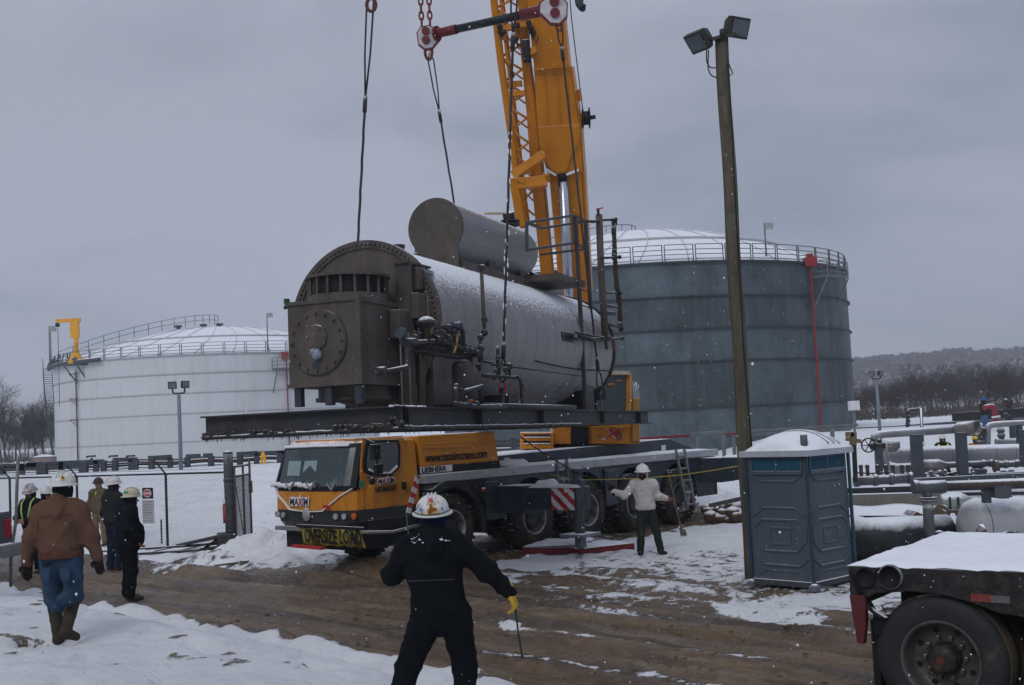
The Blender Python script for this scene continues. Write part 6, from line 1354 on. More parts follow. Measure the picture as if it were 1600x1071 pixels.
# -- man in black long coat seen from the side
p = stand(203, 938)
J = std(pelvis=(0, -.02, .98), chest=(0, .0, 1.33), neck=(0, .04, 1.53), head=(0, .07, 1.66), shL=(-.17, 0, 1.46), shR=(.17, -.02, 1.46), elR=(.25, -.03, 1.18), wrR=(.22, .10, .98), elL=(-.22, 0, 1.18), wrL=(-.2, .12, .98), knR=(.11, .03, .5), knL=(-.12, .02, .5), toeR=(.12, .16, .05), toeL=(-.14, .15, .05), cuR=.7)
T, hm, j = person('heavy man in long black coat and cream hard hat standing in the mud', p, math.radians(-62), J, dict(trousers=DKC, coat=DKC2, boots=MUDBOOT, helmet=M('helmet_cream', (.52, .47, .36), .4), brim='full', balaclava=DKC2, belly=1, bulk=1.22, arm=1.15, leg=1.2, hem=-.02, skirt=.35, coverall=1, face=(.25, 1, 0), seed=11, s=1.02, hood=1, skin=M('skin_dark', (.16, .075, .05), .55)), h=.016)
decal(hm, [(35, 30), (70, 34), (74, 14), (38, 12)], MATS['sticker_green'])
# -- man in dark grey-green coat behind him
p = stand(180, 905)
J = std(elR=(.25, .05, 1.16), wrR=(.12, .25, 1.12), face=(0, 1, 0))
T, hm, j = person('man in green-grey jacket half hidden behind the man in the long black coat', p, math.radians(-35), std(), dict(trousers=cl('dark_jeans', (.014, .025, .05)), coat=cl('green_grey_jacket', (.022, .027, .027)), boots=MUDBOOT, helmet=HW, brim='full', balaclava=BLACK, bulk=1.1, hood=1, face=(.5, 1, .1), seed=5, s=1.06, gloveR=BLKG), h=.018)
decal(hm, [(-10, 30), (8, 32), (10, 16), (-8, 14)], DY)
# -- man in tan coveralls facing us
p = stand(157, 854)
T, hm, j = person('man in tan coveralls and maroon hard hat standing before the fence, looking up', p, math.radians(172), std(elL=(-.28, .0, 1.15), elR=(.28, .0, 1.15)), dict(trousers=TAN2, coat=TAN, boots=cl('tan_boot', (.07, .045, .025)), helmet=M('helmet_maroon', (.06, .02, .03), .4), brim='full', bulk=1.05, hood=0, hair=cl('collar_dark', (.02, .018, .017)), gloveL=BLKG, gloveR=BLKG, face=(-.45, 1, .25), seed=9, s=1.0), h=.018)
mb = MB(); mb.prism([(-.02, .155, 1.46), (.03, .16, 1.46), (.005, .19, 1.36)], (0, .012, 0)); mb.build('neck_scarf', M('hi_vis_yellow', (.55, .65, .05), .7), T)
# -- hi-vis man and the man behind him
p = stand(52, 902)
T, hm, j = person('man in black jacket with lime reflective suspenders looking down beside the steel pole', p, math.radians(160), std(elL=(-.27, .1, 1.16), wrL=(-.1, .3, 1.12), elR=(.27, .1, 1.16), wrR=(.1, .3, 1.12)), dict(trousers=DKC, coat=DKC2, boots=cl('rubber_boot', (.06, .05, .045)), helmet=M('helmet_patterned', (.4, .36, .38), .4, var=.9, scale=14), brim='full', balaclava=BLACK, bulk=1.08, hood=0, face=(-.2, 1, -.35), seed=13, s=1.02), h=.018)
mb = MB(); HV = M('lime_webbing', (.40, .58, .15), .6)
for s_ in (-1, 1): mb.tube([(s_*.10, -.10, 1.50), (s_*.11, .06, 1.545), (s_*.115, .15, 1.46), (s_*.10, .185, 1.30), (s_*.05, .20, 1.08)], .018, 6)
mb.build('suspenders', HV, T)
mb = MB(); mb.ball((.10, .02, 0.0), .04, 8, (1, 1, 1)); o = mb.build('hat_lamp', HV, hm)
p = stand(73, 893)
T, hm, j = person('man in navy jacket and white hard hat standing behind the man with lime suspenders', p, math.radians(-120), std(), dict(trousers=DKC2, coat=cl('navy_jacket', (.014, .022, .05)), boots=MUDBOOT, helmet=HW, brim='cap', balaclava=DKC2, bulk=1.1, face=(.3, 1, 0), seed=15, s=1.0), h=.018)
# -- worker in white hooded shirt
p = stand(1013, 866)
WH = cl('white_hoodie', (.50, .48, .46), var=.10, dirt=(.35, 6), dirtc=(.26, .21, .17)); OL = cl('olive_trousers', (.022, .030, .026), var=.3)
J = std(pelvis=(0, 0, .93), chest=(.03, .0, 1.28), neck=(.03, .02, 1.47), head=(.03, .05, 1.60), shL=(-.17, 0, 1.41), shR=(.21, 0, 1.41), elR=(.41, .10, 1.20), wrR=(.64, .18, 1.30), elL=(-.25, -.05, 1.14), wrL=(-.42, .14, 1.10), hipL=(-.09, 0, .88), hipR=(.09, 0, .88), knL=(-.18, .02, .49), anL=(-.24, .0, .10), toeL=(-.32, .10, .055), knR=(.12, .03, .49), anR=(.15, .03, .10), toeR=(.17, .17, .055), hdR=(.3, .1, .6), thR=(0, 0, 1), cuR=.8)
T, hm, j = person('worker in dirty white hooded shirt reaching one arm out beside the crane tyres', p, math.radians(178), J, dict(trousers=OL, coat=WH, boots=cl('green_boot', (.02, .024, .022), rough=.6), helmet=M('helmet_clean_white', (.72, .72, .72), .35), brim='full', balaclava=WH, fo=.098, beard=cl('beard', (.03, .018, .012)), gloveR=BLKG, bulk=.98, arm=.95, leg=.98, boot=.6, hem=.02, skirt=.05, face=(.25, 1, -.05), seed=17, s=1.0, wrk=.007, skin=MATS['skin_dark']), h=.0145)
mb = MB(); b = stand(1056, 835); q = W(1045, 742, b.y-.4)
P0 = W(1043, 735, b.y-.5); mb.bar(P0, b+V((.1, -.2, .12)), .03); mb.prism([b+V((.05, -.2, .2)), b+V((.17, -.2, .2)), b+V((.22, -.2, -.02)), b+V((.08, -.2, -.02))], (0, .04, 0)); o = mb.build('shovel', TIMBER, None); tag(o, 'wooden handled shovel leaning on the ground behind the worker in white', 'shovel')
# -- people far off in the pipe yard: heads and shoulders behind the pipes
def far_person(label, u, v, Y, coat, hel, hv=None, cr=0, s=1., legs=None, pose=None):
    p = W(u, v, Y); z = gz(p.x, Y); T, hm, j = person(label, (p.x, Y, p.z-1.78*s), math.radians(170) if pose is None else pose[0], pose[1] if pose else std(elL=(-.28, .1, 1.18), wrL=(-.15, .3, 1.2)), dict(trousers=legs or DKC, coat=coat, boots=MUDBOOT, helmet=hel, brim='full', balaclava=BLACK, bulk=1.05, seed=u, s=s, bh=.02), h=.025)
    if hv:
        mb = MB()
        for s_ in (-1, 1): mb.tube([(s_*.13, -.16, 1.38), (s_*.15, 0, 1.53), (s_*.15, .15, 1.40), (s_*.12, .19, 1.1)], .045, 6)
        mb.build('reflective_vest', HV2, T)
    return T
HV2 = M('hi_vis_lime', (.45, .75, .06), .7)
far_person('crew member in lime vest and white hard hat seen between the two pipe support posts', 1472, 681, 42, DKC, HW, 1)
far_person('crew member in lime vest mostly hidden behind the first pipe support post', 1439, 692, 43, DKC, HW, 1)
far_person('crew member in orange-brown coat and yellow hard hat behind the silver pipe end', 1524, 682, 42, cl('rust_coat', (.28, .11, .04)), M('helmet_yellow', (.55, .42, .03), .4))
far_person('worker in blue hard hat and jeans standing at the far red pipe', 1536, 623, 62, cl('coat_dark_brown', (.03, .025, .022)), M('helmet_blue', (.02, .10, .32), .4), legs=cl('jeans_light', (.06, .13, .24)), pose=(math.radians(-70), std(wrR=(.12, .45, 1.25), wrL=(-.1, .45, 1.2), elR=(.26, .2, 1.2), elL=(-.26, .2, 1.2))))
# ================================================================ WOODEN LIGHT POLE
b0 = G(1176, 906, 0); top = W(1127, 58, b0.y); pole = thing('light_pole', 'tall leaning wooden pole with two floodlights on top, standing beside the portable toilet', 'light pole', (b0.x, b0.y, 0))
def PO(p): return V(p)-V((b0.x, b0.y, 0))
mb = MB(); n = 24; mb.tube([PO(b0.lerp(top, i/n)+V((.01*math.sin(i*.8), 0, 0)))-V((0, 0, .2*(i == 0))) for i in range(n+1)], .125, 18, .108); mb.build('shaft', WOODP, pole)
FL = M('floodlight_bronze', (.035, .033, .032), .5, var=.2)
def flood(parent, c, d, s=1., name='floodlight'):
    """boxy floodlight: c centre, d facing direction"""
    d = V(d).normalized(); x, y, z = frame(d); X = Matrix(((x.x, y.x, z.x, c[0]), (x.y, y.y, z.y, c[1]), (x.z, y.z, z.z, c[2]), (0, 0, 0, 1)))
    mb = MB(); mb.X = X; mb.prism([(-.20*s, -.17*s, .12*s), (.20*s, -.17*s, .12*s), (.20*s, .17*s, .12*s), (-.20*s, .17*s, .12*s)], (0, 0, -.10*s)); mb.add([(-.20*s, -.17*s, .02*s), (.20*s, -.17*s, .02*s), (.20*s, .17*s, .02*s), (-.20*s, .17*s, .02*s), (-.12*s, -.09*s, -.16*s), (.12*s, -.09*s, -.16*s), (.12*s, .09*s, -.16*s), (-.12*s, .09*s, -.16*s)], [(0, 4, 5, 1), (1, 5, 6, 2), (2, 6, 7, 3), (3, 7, 4, 0), (4, 7, 6, 5)])
    o = mb.build(name, FL, parent, .012*s); mb = MB(); mb.X = X; mb.prism([(-.16*s, -.13*s, .121*s), (.16*s, -.13*s, .121*s), (.16*s, .13*s, .121*s), (-.16*s, .13*s, .121*s)], (0, 0, .01*s)); mb.build('lens', M('lens_grey', (.10, .115, .13), .15, spec=.7), o); return o
flood(pole, PO(W(1149, 43, b0.y)), (.45, -.75, -.35), 1.0); flood(pole, PO(W(1094, 62, b0.y)), (-.75, -.55, -.75), 1.0)
mb = MB(); a = PO(W(1127, 62, b0.y)); mb.bar(a+V((-.2, -.13, -.03)), a+V((.22, -.13, .04)), .05); mb.cyl(a+V((0, -.14, .0)), a+V((0, -.14, .12)), .05); mb.bar(PO(W(1108, 62, b0.y)), a+V((0, -.1, 0)), .05); mb.build('bracket', FL, pole)
mb = MB(); Y = b0.y-.15; mb.tube(rpath([PO(W(u, v, Y)) for u, v in ((1104, 78), (1104, 98), (1110, 107), (1119, 106))], .2), .011, 5); mb.tube(rpath([PO(W(u, v, Y)) for u, v in ((1107, 78), (1106, 108), (1111, 119), (1121, 122))], .2), .011, 5); mb.tube([PO(W(u, v, Y)) for u, v in ((1136, 93), (1145, 115), (1137, 121))], .010, 5); mb.tube([PO(W(u, v, Y)) for u, v in ((1137, 100), (1140, 130), (1150, 330), (1163, 560), (1180, 760))], .012, 5); mb.build('wiring', BLACK, pole)

# ================================================================ PORTABLE TOILET
pc = G(1273, 924, 0); TQ = MB; 
pt = thing('portable_toilet', 'grey portable toilet with blue corner trim and snowy domed roof beside the wooden pole', 'portable toilet', (pc.x, pc.y, 0), math.radians(42))
# local: near corner at origin, x along the right face, y along the left face
PG = M('toilet_grey', (.066, .083, .108), .5, var=.07, scale=1.5, dirt=(.12, 4), streak=(.25, 3, (.15, .16, .18)), snow=(.6, .9, .2)); PB = M('toilet_blue_trim', (.018, .048, .075), .45, snow=SN); PV = M('toilet_vent_blue', (.016, .075, .125), .5, var=.3, scale=20)
WP, HP = 1.12, 2.02
mb = MB(); mb.box(.03, WP-.03, .03, WP-.03, .10, HP); bdy = mb.build('cabin', PG, pt)
mb = MB(); mb.box(-.02, WP+.02, -.02, WP+.02, .04, .12); mb.build('base', M('base_dark_grey', (.05, .055, .065), .6, snow=(.5, .8, .2)), pt)
for x, y in ((0, 0), (WP, 0), (0, WP), (WP, WP)): mb = MB(); mb.box(x-.03+.008*(x == 0), x+.022, y-.03+.008*(y == 0), y+.022, .10, HP-.005); mb.build('corner_trim', PB, pt, .012)
for x, y in ((0, 0), (0, WP), (WP, 0)): mb = MB(); mb.box(x-.07, x+.05, y-.07, y+.05, .0, .075); mb.ball((x-.01, y-.01, .08), .06, 8, (1, 1, .5)); mb.build('skid_foot', M('foot_grey', (.12, .13, .15), .6, snow=(.3, .7, .2)), pt)
def relief(face):
    """raised mouldings on one wall; face 0 = left wall (x=0 plane, along y), 1 = right wall"""
    def q(a, z, o=0.): return (.03-o, a, z) if face == 0 else (a, .03-o, z)
    e = (.0, .0)
    mb = MB()
    def line(pts, w=.028, o=.012):
        for i in range(len(pts)-1): mb.bar(q(*pts[i], o*.5), q(*pts[i+1], o*.5), w if face == 0 else w, .03, up=(0, 0, 1))
    a0, a1 = .12, WP-.12
    line([(a0-.02, 1.72), (a0+.05, 1.66), (a0+.15, 1.60), (a1-.15, 1.60), (a1-.05, 1.66), (a1+.02, 1.72)], .02)
    line([(a0-.02, 1.08), (a0+.15, 1.20), (a1-.15, 1.20), (a1+.02, 1.08)]); line([(a0-.02, .92), (a0-.02, .72), (a0+.15, .55), (a1-.15, .55), (a1+.02, .72), (a1+.02, .92), (a1-.12, 1.02), (a0+.12, 1.02), (a0-.02, .92)])
    line([(a0-.02, .45), (a0+.12, .34), (a1-.12, .34), (a1+.02, .45)]); line([(a0+.26, .66), (a0+.26, .90), (a1-.26, .90), (a1-.26, .66), (a0+.26, .66)], .015)
    line([(a0+.0, .18), (a0+.15, .26), (a1-.15, .26), (a1, .18)], .015)
    mb.build('wall_moulding', M('moulding_grey', (.073, .090, .115), .5, snow=(.93, .99, .1)), bdy, .006)
    mb = MB(); mb.bar(q(.10, 1.965, .01), q(WP-.10, 1.965, .01), .03); mb.bar(q(.10, 1.73, .01), q(WP-.10, 1.73, .01), .05); mb.bar(q(.11, 1.73, .01), q(.11, 1.96, .01), .03); mb.bar(q(WP-.11, 1.73, .01), q(WP-.11, 1.96, .01), .03); mb.bar(q(WP/2, 1.75, .01), q(WP/2, 1.96, .01), .025); fr = mb.build('vent_frame', PG, bdy)
    mb = MB(); a, b = q(.12, 1.77, .002), q(WP-.12, 1.95, .006)
    mb.box(min(a[0], b[0]), max(a[0], b[0]), min(a[1], b[1]), max(a[1], b[1]), 1.77, 1.95)
    for k in range(20): s_ = .15+.82*k/19; mb.bar(q(s_, 1.78, .008), q(s_, 1.94, .008), .012)
    mb.build('vent_mesh', PV, fr)
relief(0); relief(1)
mb = MB(); N_ = 14; vs = []
for j_ in range(N_+1):
    for i in range(N_+1):
        x, y = -.05+(WP+.10)*i/N_, -.05+(WP+.10)*j_/N_; a = 1-abs(2*i/N_-1)**2.6; b = 1-abs(2*j_/N_-1)**2.2; vs.append((x, y, HP+.03+.29*min(a, 1)**.8*min(b, 1)**.75))
mb.add(vs, [(j_*(N_+1)+i, j_*(N_+1)+i+1, (j_+1)*(N_+1)+i+1, (j_+1)*(N_+1)+i) for j_ in range(N_) for i in range(N_)], True)
for (x0_, x1_, y0_, y1_) in ((-.06, WP+.06, -.06, -.03), (-.06, WP+.06, WP+.03, WP+.06), (-.06, -.03, -.03, WP+.03), (WP+.03, WP+.06, -.03, WP+.03)): mb.box(x0_, x1_, y0_, y1_, HP-.045, HP+.045)
rf = mb.build('roof', M('roof_translucent', (.38, .40, .44), .5, var=.08, snow=(.25, .75, .28, 6)), pt)
mb = MB()
for k in range(3): mb.tube([(WP*.55+.15*k, y, HP+.045+.29*((1-abs(2*(y+.05)/(WP+.1)-1)**2.2))**.75*((1-abs(2*(WP*.55+.15*k+.05)/(WP+.1)-1)**2.6))**.8) for y in [.0+i*WP/12 for i in range(13)]], .014, 6)
mb.build('roof_rib', MATS['roof_translucent'], rf)
mb = MB(); mb.cyl((.12, .10, HP+.10), (.12, .10, HP+.27), .055, n=16); mb.build('vent_stack', M('stack_grey', (.11, .12, .135), .6), pt)

# ================================================================ FLATBED TRAILER (bottom right)
TD = V((.80, -.60, 0)); TA = math.atan2(TD.y, TD.x); tz = gz(3.5, 9.8)
wpt = W(1470, 1033, 9.72); to = V((wpt.x, wpt.y, 0)); tr_ = thing('flatbed_trailer', 'rusty black flatbed trailer with snow on its deck and a muddy wheel', 'trailer', to, TA)
zc_ = wpt.z
TM = Matrix(((TD.x, -TD.y, 0, to.x), (TD.y, TD.x, 0, to.y), (0, 0, 1, 0), (0, 0, 0, 1))); TI = TM.inverted()
def TL_(u, v, y=0.): o, d = lray(u, v, TI); return o+d*((y-o.y)/d.y)
TB = M('trailer_black', (.018, .017, .018), .75, var=.5, scale=18, snow=(.4, .9, .35, 30), dirt=(.4, 8), dirtc=(.06, .05, .045), bump=.5)
c0 = TL_(1327, 884); ztop = c0.z; xr = c0.x
# local y: +y away from camera
mb = MB(); e0 = TL_(1327, 878); ar = [(.78*math.cos(a), zc_+.66*math.sin(a)) for a in [math.radians(160-i*11) for i in range(13)]]
pl = [(xr, ztop), (xr, ztop-.28), (xr+.10, ztop-.30), (xr+.26, ztop-.46), (-.74, ztop-.34)]
pl = [(xr, ztop), (xr, ztop-.24), (xr+.22, ztop-.42), (xr+.30, ztop-.42)]+[(-.62, ztop-.30), (-.5, ztop-.22), (-.2, ztop-.19), (.05, ztop-.20), (.3, ztop-.26), (.5, ztop-.33), (.8, ztop-.36), (6, ztop-.38), (6, ztop)]
mb.prism([(x, -.03, z) for x, z in pl], (0, .06, 0)); side = mb.build('side_rail', TB, tr_, .008)
mb = MB(); mb.box(xr, 6, .03, 2.4, ztop-.06, ztop-.005); mb.box(xr, xr+.06, .03, 2.4, ztop-.34, ztop-.06); mb.box(xr+.3, 6, .5, .65, ztop-.38, ztop-.06); mb.box(xr+.3, 6, 1.7, 1.85, ztop-.38, ztop-.06); mb.build('deck_frame', TB, tr_)
mb = MB(); nx_, ny_ = 90, 26; vs = []
for j_ in range(ny_+1):
    for i in range(nx_+1):
        x = xr-.01+4.6*i/nx_; y = -.035+2.44*j_/ny_; e = min(1, min(i/1.2, j_/.8)); vs.append((x, y, ztop+.004+.035*e*(.8+.6*noise.noise(V((x*1.6, y*1.6, 2))))+.018*noise.noise(V((x*7, y*7, 5)))+.008*noise.noise(V((x*22, y*22, 8)))))
vs2 = list(vs); mb.add(vs2, [(j_*(nx_+1)+i, j_*(nx_+1)+i+1, (j_+1)*(nx_+1)+i+1, (j_+1)*(nx_+1)+i) for j_ in range(ny_) for i in range(nx_)], True); mb.build('deck_snow', SNOWM, tr_)
for (u, v, r) in ((1353, 903, .085), (1393, 901, .095), (1374, 896, .035)):
    q = TL_(u, v, -.03); mb = MB(); mb.lathe([(r, -.0), (r*1.02, -.02), (r*.9, -.022), (r*.88, -.004), (0, -.003)], (q.x, -.03, q.z), (0, 1, 0), 24); o = mb.build('lamp_socket', M('socket_black', (.006, .006, .006), .7), side)
    if r > .09: mb = MB(); mb.lathe([(r*.96, -.044), (r*1.08, -.036), (r*1.04, -.0)], (q.x, -.03, q.z), (0, 1, 0), 24, ang=(.3, 5.6)); mb.build('frosted_rim', M('frost', (.16, .17, .19), .9, var=.7, scale=40), o)
mb = MB(); q = TL_(1325, 917, -.02); r_ = TL_(1340, 1005, -.02); mb.prism([(xr-.0, -.05, ztop-.24), (xr+.14, -.05, ztop-.24), (xr+.13, -.05, ztop-.45), (xr+.10, -.05, r_.z), (xr+.04, -.05, r_.z+.01)], (0, .07, 0)); mb.build('red_corner_post', M('post_red', (.085, .015, .018), .6, var=.3, scale=9), tr_, .006)
mb = MB(); mb.box(xr+.16, xr+.30, .05, .35, r_.z+.07, ztop-.4); mb.box(-.60, -.54, .1, .5, zc_-.35, zc_+.28); mb.build('mud_flap', BLACK, tr_)
mb = MB(); a, b, c = TL_(1517, 933, -.04), TL_(1548, 935, -.04), TL_(1578, 938, -.04)
mb.box(a.x, b.x, -.042, -.03, a.z-.035, a.z+.025); mb.build('red_reflector', M('reflector_red', (.20, .03, .025), .4, dirt=(.4, 20)), side); mb = MB(); mb.box(b.x, c.x, -.042, -.03, b.z-.035, b.z+.02); mb.build('white_reflector', M('reflector_pale', (.13, .12, .13), .5, dirt=(.4, 20)), side)
def truck_wheel(parent, x, y, r=.53):
    o = empty('wheel', (x, y, zc_), 0, parent); mb = MB()
    mb.lathe([(.29, .03), (.31, .0), (.33, -.005), (.42, -.02), (.49, -.01), (r-.012, .03), (r, .06), (r, .24), (r-.02, .28), (.42, .31), (.30, .28)], (0, 0, 0), (0, 1, 0), 64)
    mb.build('tyre', M('truck_tyre', (.022, .023, .025), .7, dirt=(.15, 4), dirtc=(.09, .07, .045), bump=.2, bscale=60, snow=(.86, .99, .12)), o)
    mb = MB(); 
    for rr in (.05, .10, .16, .20): mb.lathe([(r-.002, rr), (r+.006, rr+.006), (r+.006, rr+.034), (r-.002, rr+.04)], (0, 0, 0), (0, 1, 0), 64)
    mb.build('tread', M('tread_muddy', (.075, .058, .035), .8, var=.3), o)
    mb = MB(); mb.lathe([(.325, -.012), (.305, -.016), (.295, .0), (.285, .05), (.27, .14), (.24, .155), (.13, .16), (.12, .155)], (0, 0, 0), (0, 1, 0), 64)
    mb.build('rim', M('dirty_rim', (.085, .08, .078), .5, metal=.15, dirt=(.45, 5), dirtc=(.04, .033, .028)), o)
    mb = MB(); mb.lathe([(.13, .16), (.12, .05), (.11, .02), (.07, .0), (0, .0)], (0, 0, 0), (0, 1, 0), 32)
    mb.build('hub', M('hub_dark', (.02, .018, .018), .6, dirt=(.4, 8)), o)
    mb = MB(); mb.lathe([(.035, -.01), (.0, -.012)], (0, 0, 0), (0, 1, 0), 16); mb.build('hub_cap', M('hub_red', (.10, .025, .02), .6), o)
    mb = MB()
    for i in range(10): a = 2*PI*i/10; mb.cyl((.165*math.cos(a), .10, .165*math.sin(a)), (.165*math.cos(a), .155, .165*math.sin(a)), .018, n=6)
    mb.build('wheel_nuts', RUST, o)
    mb = MB()
    for i in range(8): a = 2*PI*i/8+.3; mb.cyl((.232*math.cos(a), .148, .232*math.sin(a)), (.232*math.cos(a), .153, .232*math.sin(a)), .027, n=16)
    mb.build('hand_holes', BLACK, o); return o
truck_wheel(tr_, 0, .0); truck_wheel(tr_, 0, .34); truck_wheel(tr_, 1.25, .0); truck_wheel(tr_, 1.25, .34)
mb = MB(); mb.cyl((0, .3, zc_), (0, 2.2, zc_), .07); mb.cyl((1.25, .3, zc_), (1.25, 2.2, zc_), .07); mb.box(-.5, 2, .6, .75, zc_, ztop-.3); mb.build('axle', BLACK, tr_)
mb = MB(); mb.tube([TL_(1377, 945, .1), TL_(1384, 958, .1), TL_(1388, 966, .1)], .006, 4); mb.tube([TL_(1360, 953, .1), TL_(1375, 962, .1), TL_(1386, 966, .1)], .005, 4); mb.tube([TL_(1364, 965, .1), TL_(1366, 1010, .1)], .004, 4); mb.build('loose_wires', BLACK, tr_)

# ================================================================ CHAIN-LINK FENCE AND GATE
_g = G(361, 858, .02); GP = V((_g.x, _g.y, 0)); FE = V((-16.5, 34.2, 0)); fd = (FE-GP).normalized()
fen = thing('chain_link_fence', 'chain-link fence with barbed wire arms along the foot of the snowy bank', 'fence', GP)
FD = M('fence_post_dark', (.035, .036, .04), .6, metal=.2, snow=(.8, .95, .1)); WIRE = M('fence_wire', (.06, .063, .07), .6, metal=.2)
Lf = (FE-GP).length; H_ = 1.83
sp = [2.15, 5.5, 8.3, 10.9]
for s_ in sp: q = fd*s_; zb = gz(GP.x+q.x, GP.y+q.y); mb = MB(); mb.cyl(q+V((0, 0, zb-.1)), q+V((0, 0, H_)), .032, n=10); mb.bar(q+V((0, 0, H_)), q+V((-.18, -.22, H_+.32)), .03); mb.build('fence_post', FD, fen)
mb = MB(); mb.cyl(V((0, 0, H_)), fd*Lf+V((0, 0, H_)), .024, n=8); mb.build('top_rail', FD, fen)
mb = MB()
for k in range(3): o = V((-.06*k-.05, -.07*k-.07, .10*k+.10)); mb.tube([o+fd*(Lf*i/12)+V((0, 0, H_-.02*math.sin(i*PI/2)**2)) for i in range(13)], .005, 3)
mb.build('barbed_wire', WIRE, fen)
def link_mesh(mb, o, d, L, z0, z1, pitch=.085, r=.0012):
    n = V((-d.y, d.x, 0))
    H = z1-z0; k = -H
    while k < L:
        for sg in (0, 1):
            a0, a1 = k, k+H; t0 = max(0, -a0/H); t1 = min(1, (L-a0)/H)
            if t1 > t0:
                f = lambda t: o+d*(k+H*t)+V((0, 0, z0+H*(t if sg else 1-t)))
                mb.bar(f(t0), f(t1), r*2)
        k += pitch*1.0
mb = MB(); i0 = 0
for a, b in zip([0]+sp, sp+[Lf]): link_mesh(mb, fd*a, fd, b-a, .05, H_)
mb.build('wire_mesh', WIRE, fen)
gpz = gz(GP.x, GP.y); mb = MB(); mb.cyl(V((0, 0, -.2)), V((0, 0, 2.28)), .115, n=20); mb.ball((0, 0, 2.28), .125, 12, (1, 1, .5)); mb.cyl(V((0, 0, 1.62)), V((0, 0, 1.68)), .13, n=20); mb.cyl(V((0, 0, .3)), V((0, 0, .38)), .13, n=20); mb.build('gate_post', M('gate_post_grey', (.045, .052, .06), .55, snow=(.6, .9, .2), var=.3), fen)
ga = thing('chain_link_gate', 'open chain-link gate leaf with rusty frame swung back from the thick gate post', 'gate', GP+V((.14, -.02, 0)))
_g = G(394, 848, .02); gd = V((_g.x-GP.x-.14, _g.y-GP.y, 0)); gl = gd.length; gd.normalize(); RF = M('gate_frame_rust', (.085, .06, .055), .7, var=.4, scale=9, snow=SN)
mb = MB()
for t in (0, .55*gl, gl): mb.cyl(gd*t+V((0, 0, .12)), gd*t+V((0, 0, 1.95+.12*(t == gl))), .028, n=10)
for z in (.12, 1.72, 1.95): mb.cyl(gd*0+V((0, 0, z)), gd*gl+V((0, 0, z)), .026, n=10)
mb.cyl(gd*0+V((0, 0, 1.7)), gd*.5*gl+V((0, 0, .2)), .012, n=6); mb.box(gd.x*gl-.03, gd.x*gl+.05, gd.y*gl-.05, gd.y*gl+.05, 1.25, 1.55); mb.build('gate_frame', RF, ga)
mb = MB(); link_mesh(mb, V((0, 0, 0)), gd, gl, .12, 1.72, .06, .0028); mb.build('wire_mesh', WIRE, ga)
# warning sign, extinguisher, stake, timber heap
sq = GP+fd*2.72+V((-.04, -.06, 0)); sg = thing('warning_sign', 'white notice with black header and red oval wired to the fence', 'sign', sq, math.atan2(-fd.y, -fd.x)); 
def rim_z(u, v, Y): return W(u, v, Y).z
za = 1.50
mb = MB(); mb.box(-.21, .21, -.01, 0, .62, za-.30); mb.build('notice', M('sign_white', (.42, .43, .45), .5, dirt=(.3, 14)), sg)
mb = MB(); mb.box(-.19, .19, -.014, 0, za-.27, za); hdz = mb.build('header', BLK, sg)
mb = MB(); mb.prism([(.145*math.cos(a), -.016, za-.135+.10*math.sin(a)) for a in [2*PI*i/28 for i in range(28)]], (0, -.003, 0)); mb.build('white_oval', LW, hdz); mb = MB(); mb.prism([(.128*math.cos(a), -.021, za-.135+.083*math.sin(a)) for a in [2*PI*i/28 for i in range(28)]], (0, -.003, 0)); mb.build('red_oval', M('oval_red', (.45, .05, .06), .5), hdz)
text('DANGER', .062, 'header_lettering', LW, hdz, (-.118, -.026, za-.158), (1, 0, 0), (0, 0, 1), sx=.98)
mb = MB()
for i in range(9): mb.box(-.17, .17-.06*(i % 3 == 2), -.013, -.009, za-.36-.065*i, za-.345-.065*i)
mb.build('text_lines', M('print_grey', (.2, .2, .22), .6), sg)
q = G(354, 835, .55); q.y = 28.4; q = W(352, 800, 28.25); ex = thing('fire_extinguisher', 'small red extinguisher hanging on the left of the thick gate post', 'extinguisher', (q.x, q.y, 0)); mb = MB(); z1_ = W(352, 790, 28.25).z; mb.cyl((0, 0, z1_-.42), (0, 0, z1_), .06, n=12); mb.ball((0, 0, z1_), .06, 8); mb.build('cylinder', M('ext_red', (.22, .045, .035), .5), ex); mb = MB(); mb.box(-.05, .05, -.03, .03, z1_+.04, z1_+.14); mb.build('valve_head', WHITE, ex)
q = stand(253, 857); mb = MB(); mb.cyl(q-V((0, 0, .1)), q+V((.0, 0, .62)), .022, n=8); o = mb.build('stake', TIMBER, None); tag(o, 'short wooden stake standing in front of the fence', 'stake')
hp_ = thing('timber_heap', 'heap of dark snowy boards and junk against the fence beside the gate post', 'debris', stand(326, 861)); hp_.scale = (.8, .8, .62); r = random.Random(8)
for (x0_, z0_, x1_, z1__, w_, t_) in ((-1.6, .12, .45, .50, .22, .04), (-1.0, .05, .55, .42, .28, .04), (-.9, .30, .5, .62, .12, .1), (-.2, .1, .62, .75, .3, .04), (-1.9, .2, .2, .25, .1, .08), (-.5, .35, .45, .55, .35, .03), (-1.2, .02, .3, .12, .4, .06), (-3.1, .22, -.6, .28, .08, .06), (-3.0, .05, -.2, .1, .14, .08)):
    yo = r.uniform(-.15, .35); mb = MB(); mb.bar((x0_, yo, z0_), (x1_, yo+r.uniform(-.3, .5), z1__), w_, t_); mb.build('board', M('board_dark', (.045, .045, .048), .8, var=.4, scale=6, snow=(.6, .85, .3)), hp_)
mb = MB(); mb.lathe([(0, 0), (.20, .0), (.21, .55), (.20, .72), (0, .74)], (.42, .15, -.05), (0, 0, 1), 24); mb.build('drum', M('heap_drum', (.075, .07, .068), .7, var=.4), hp_)
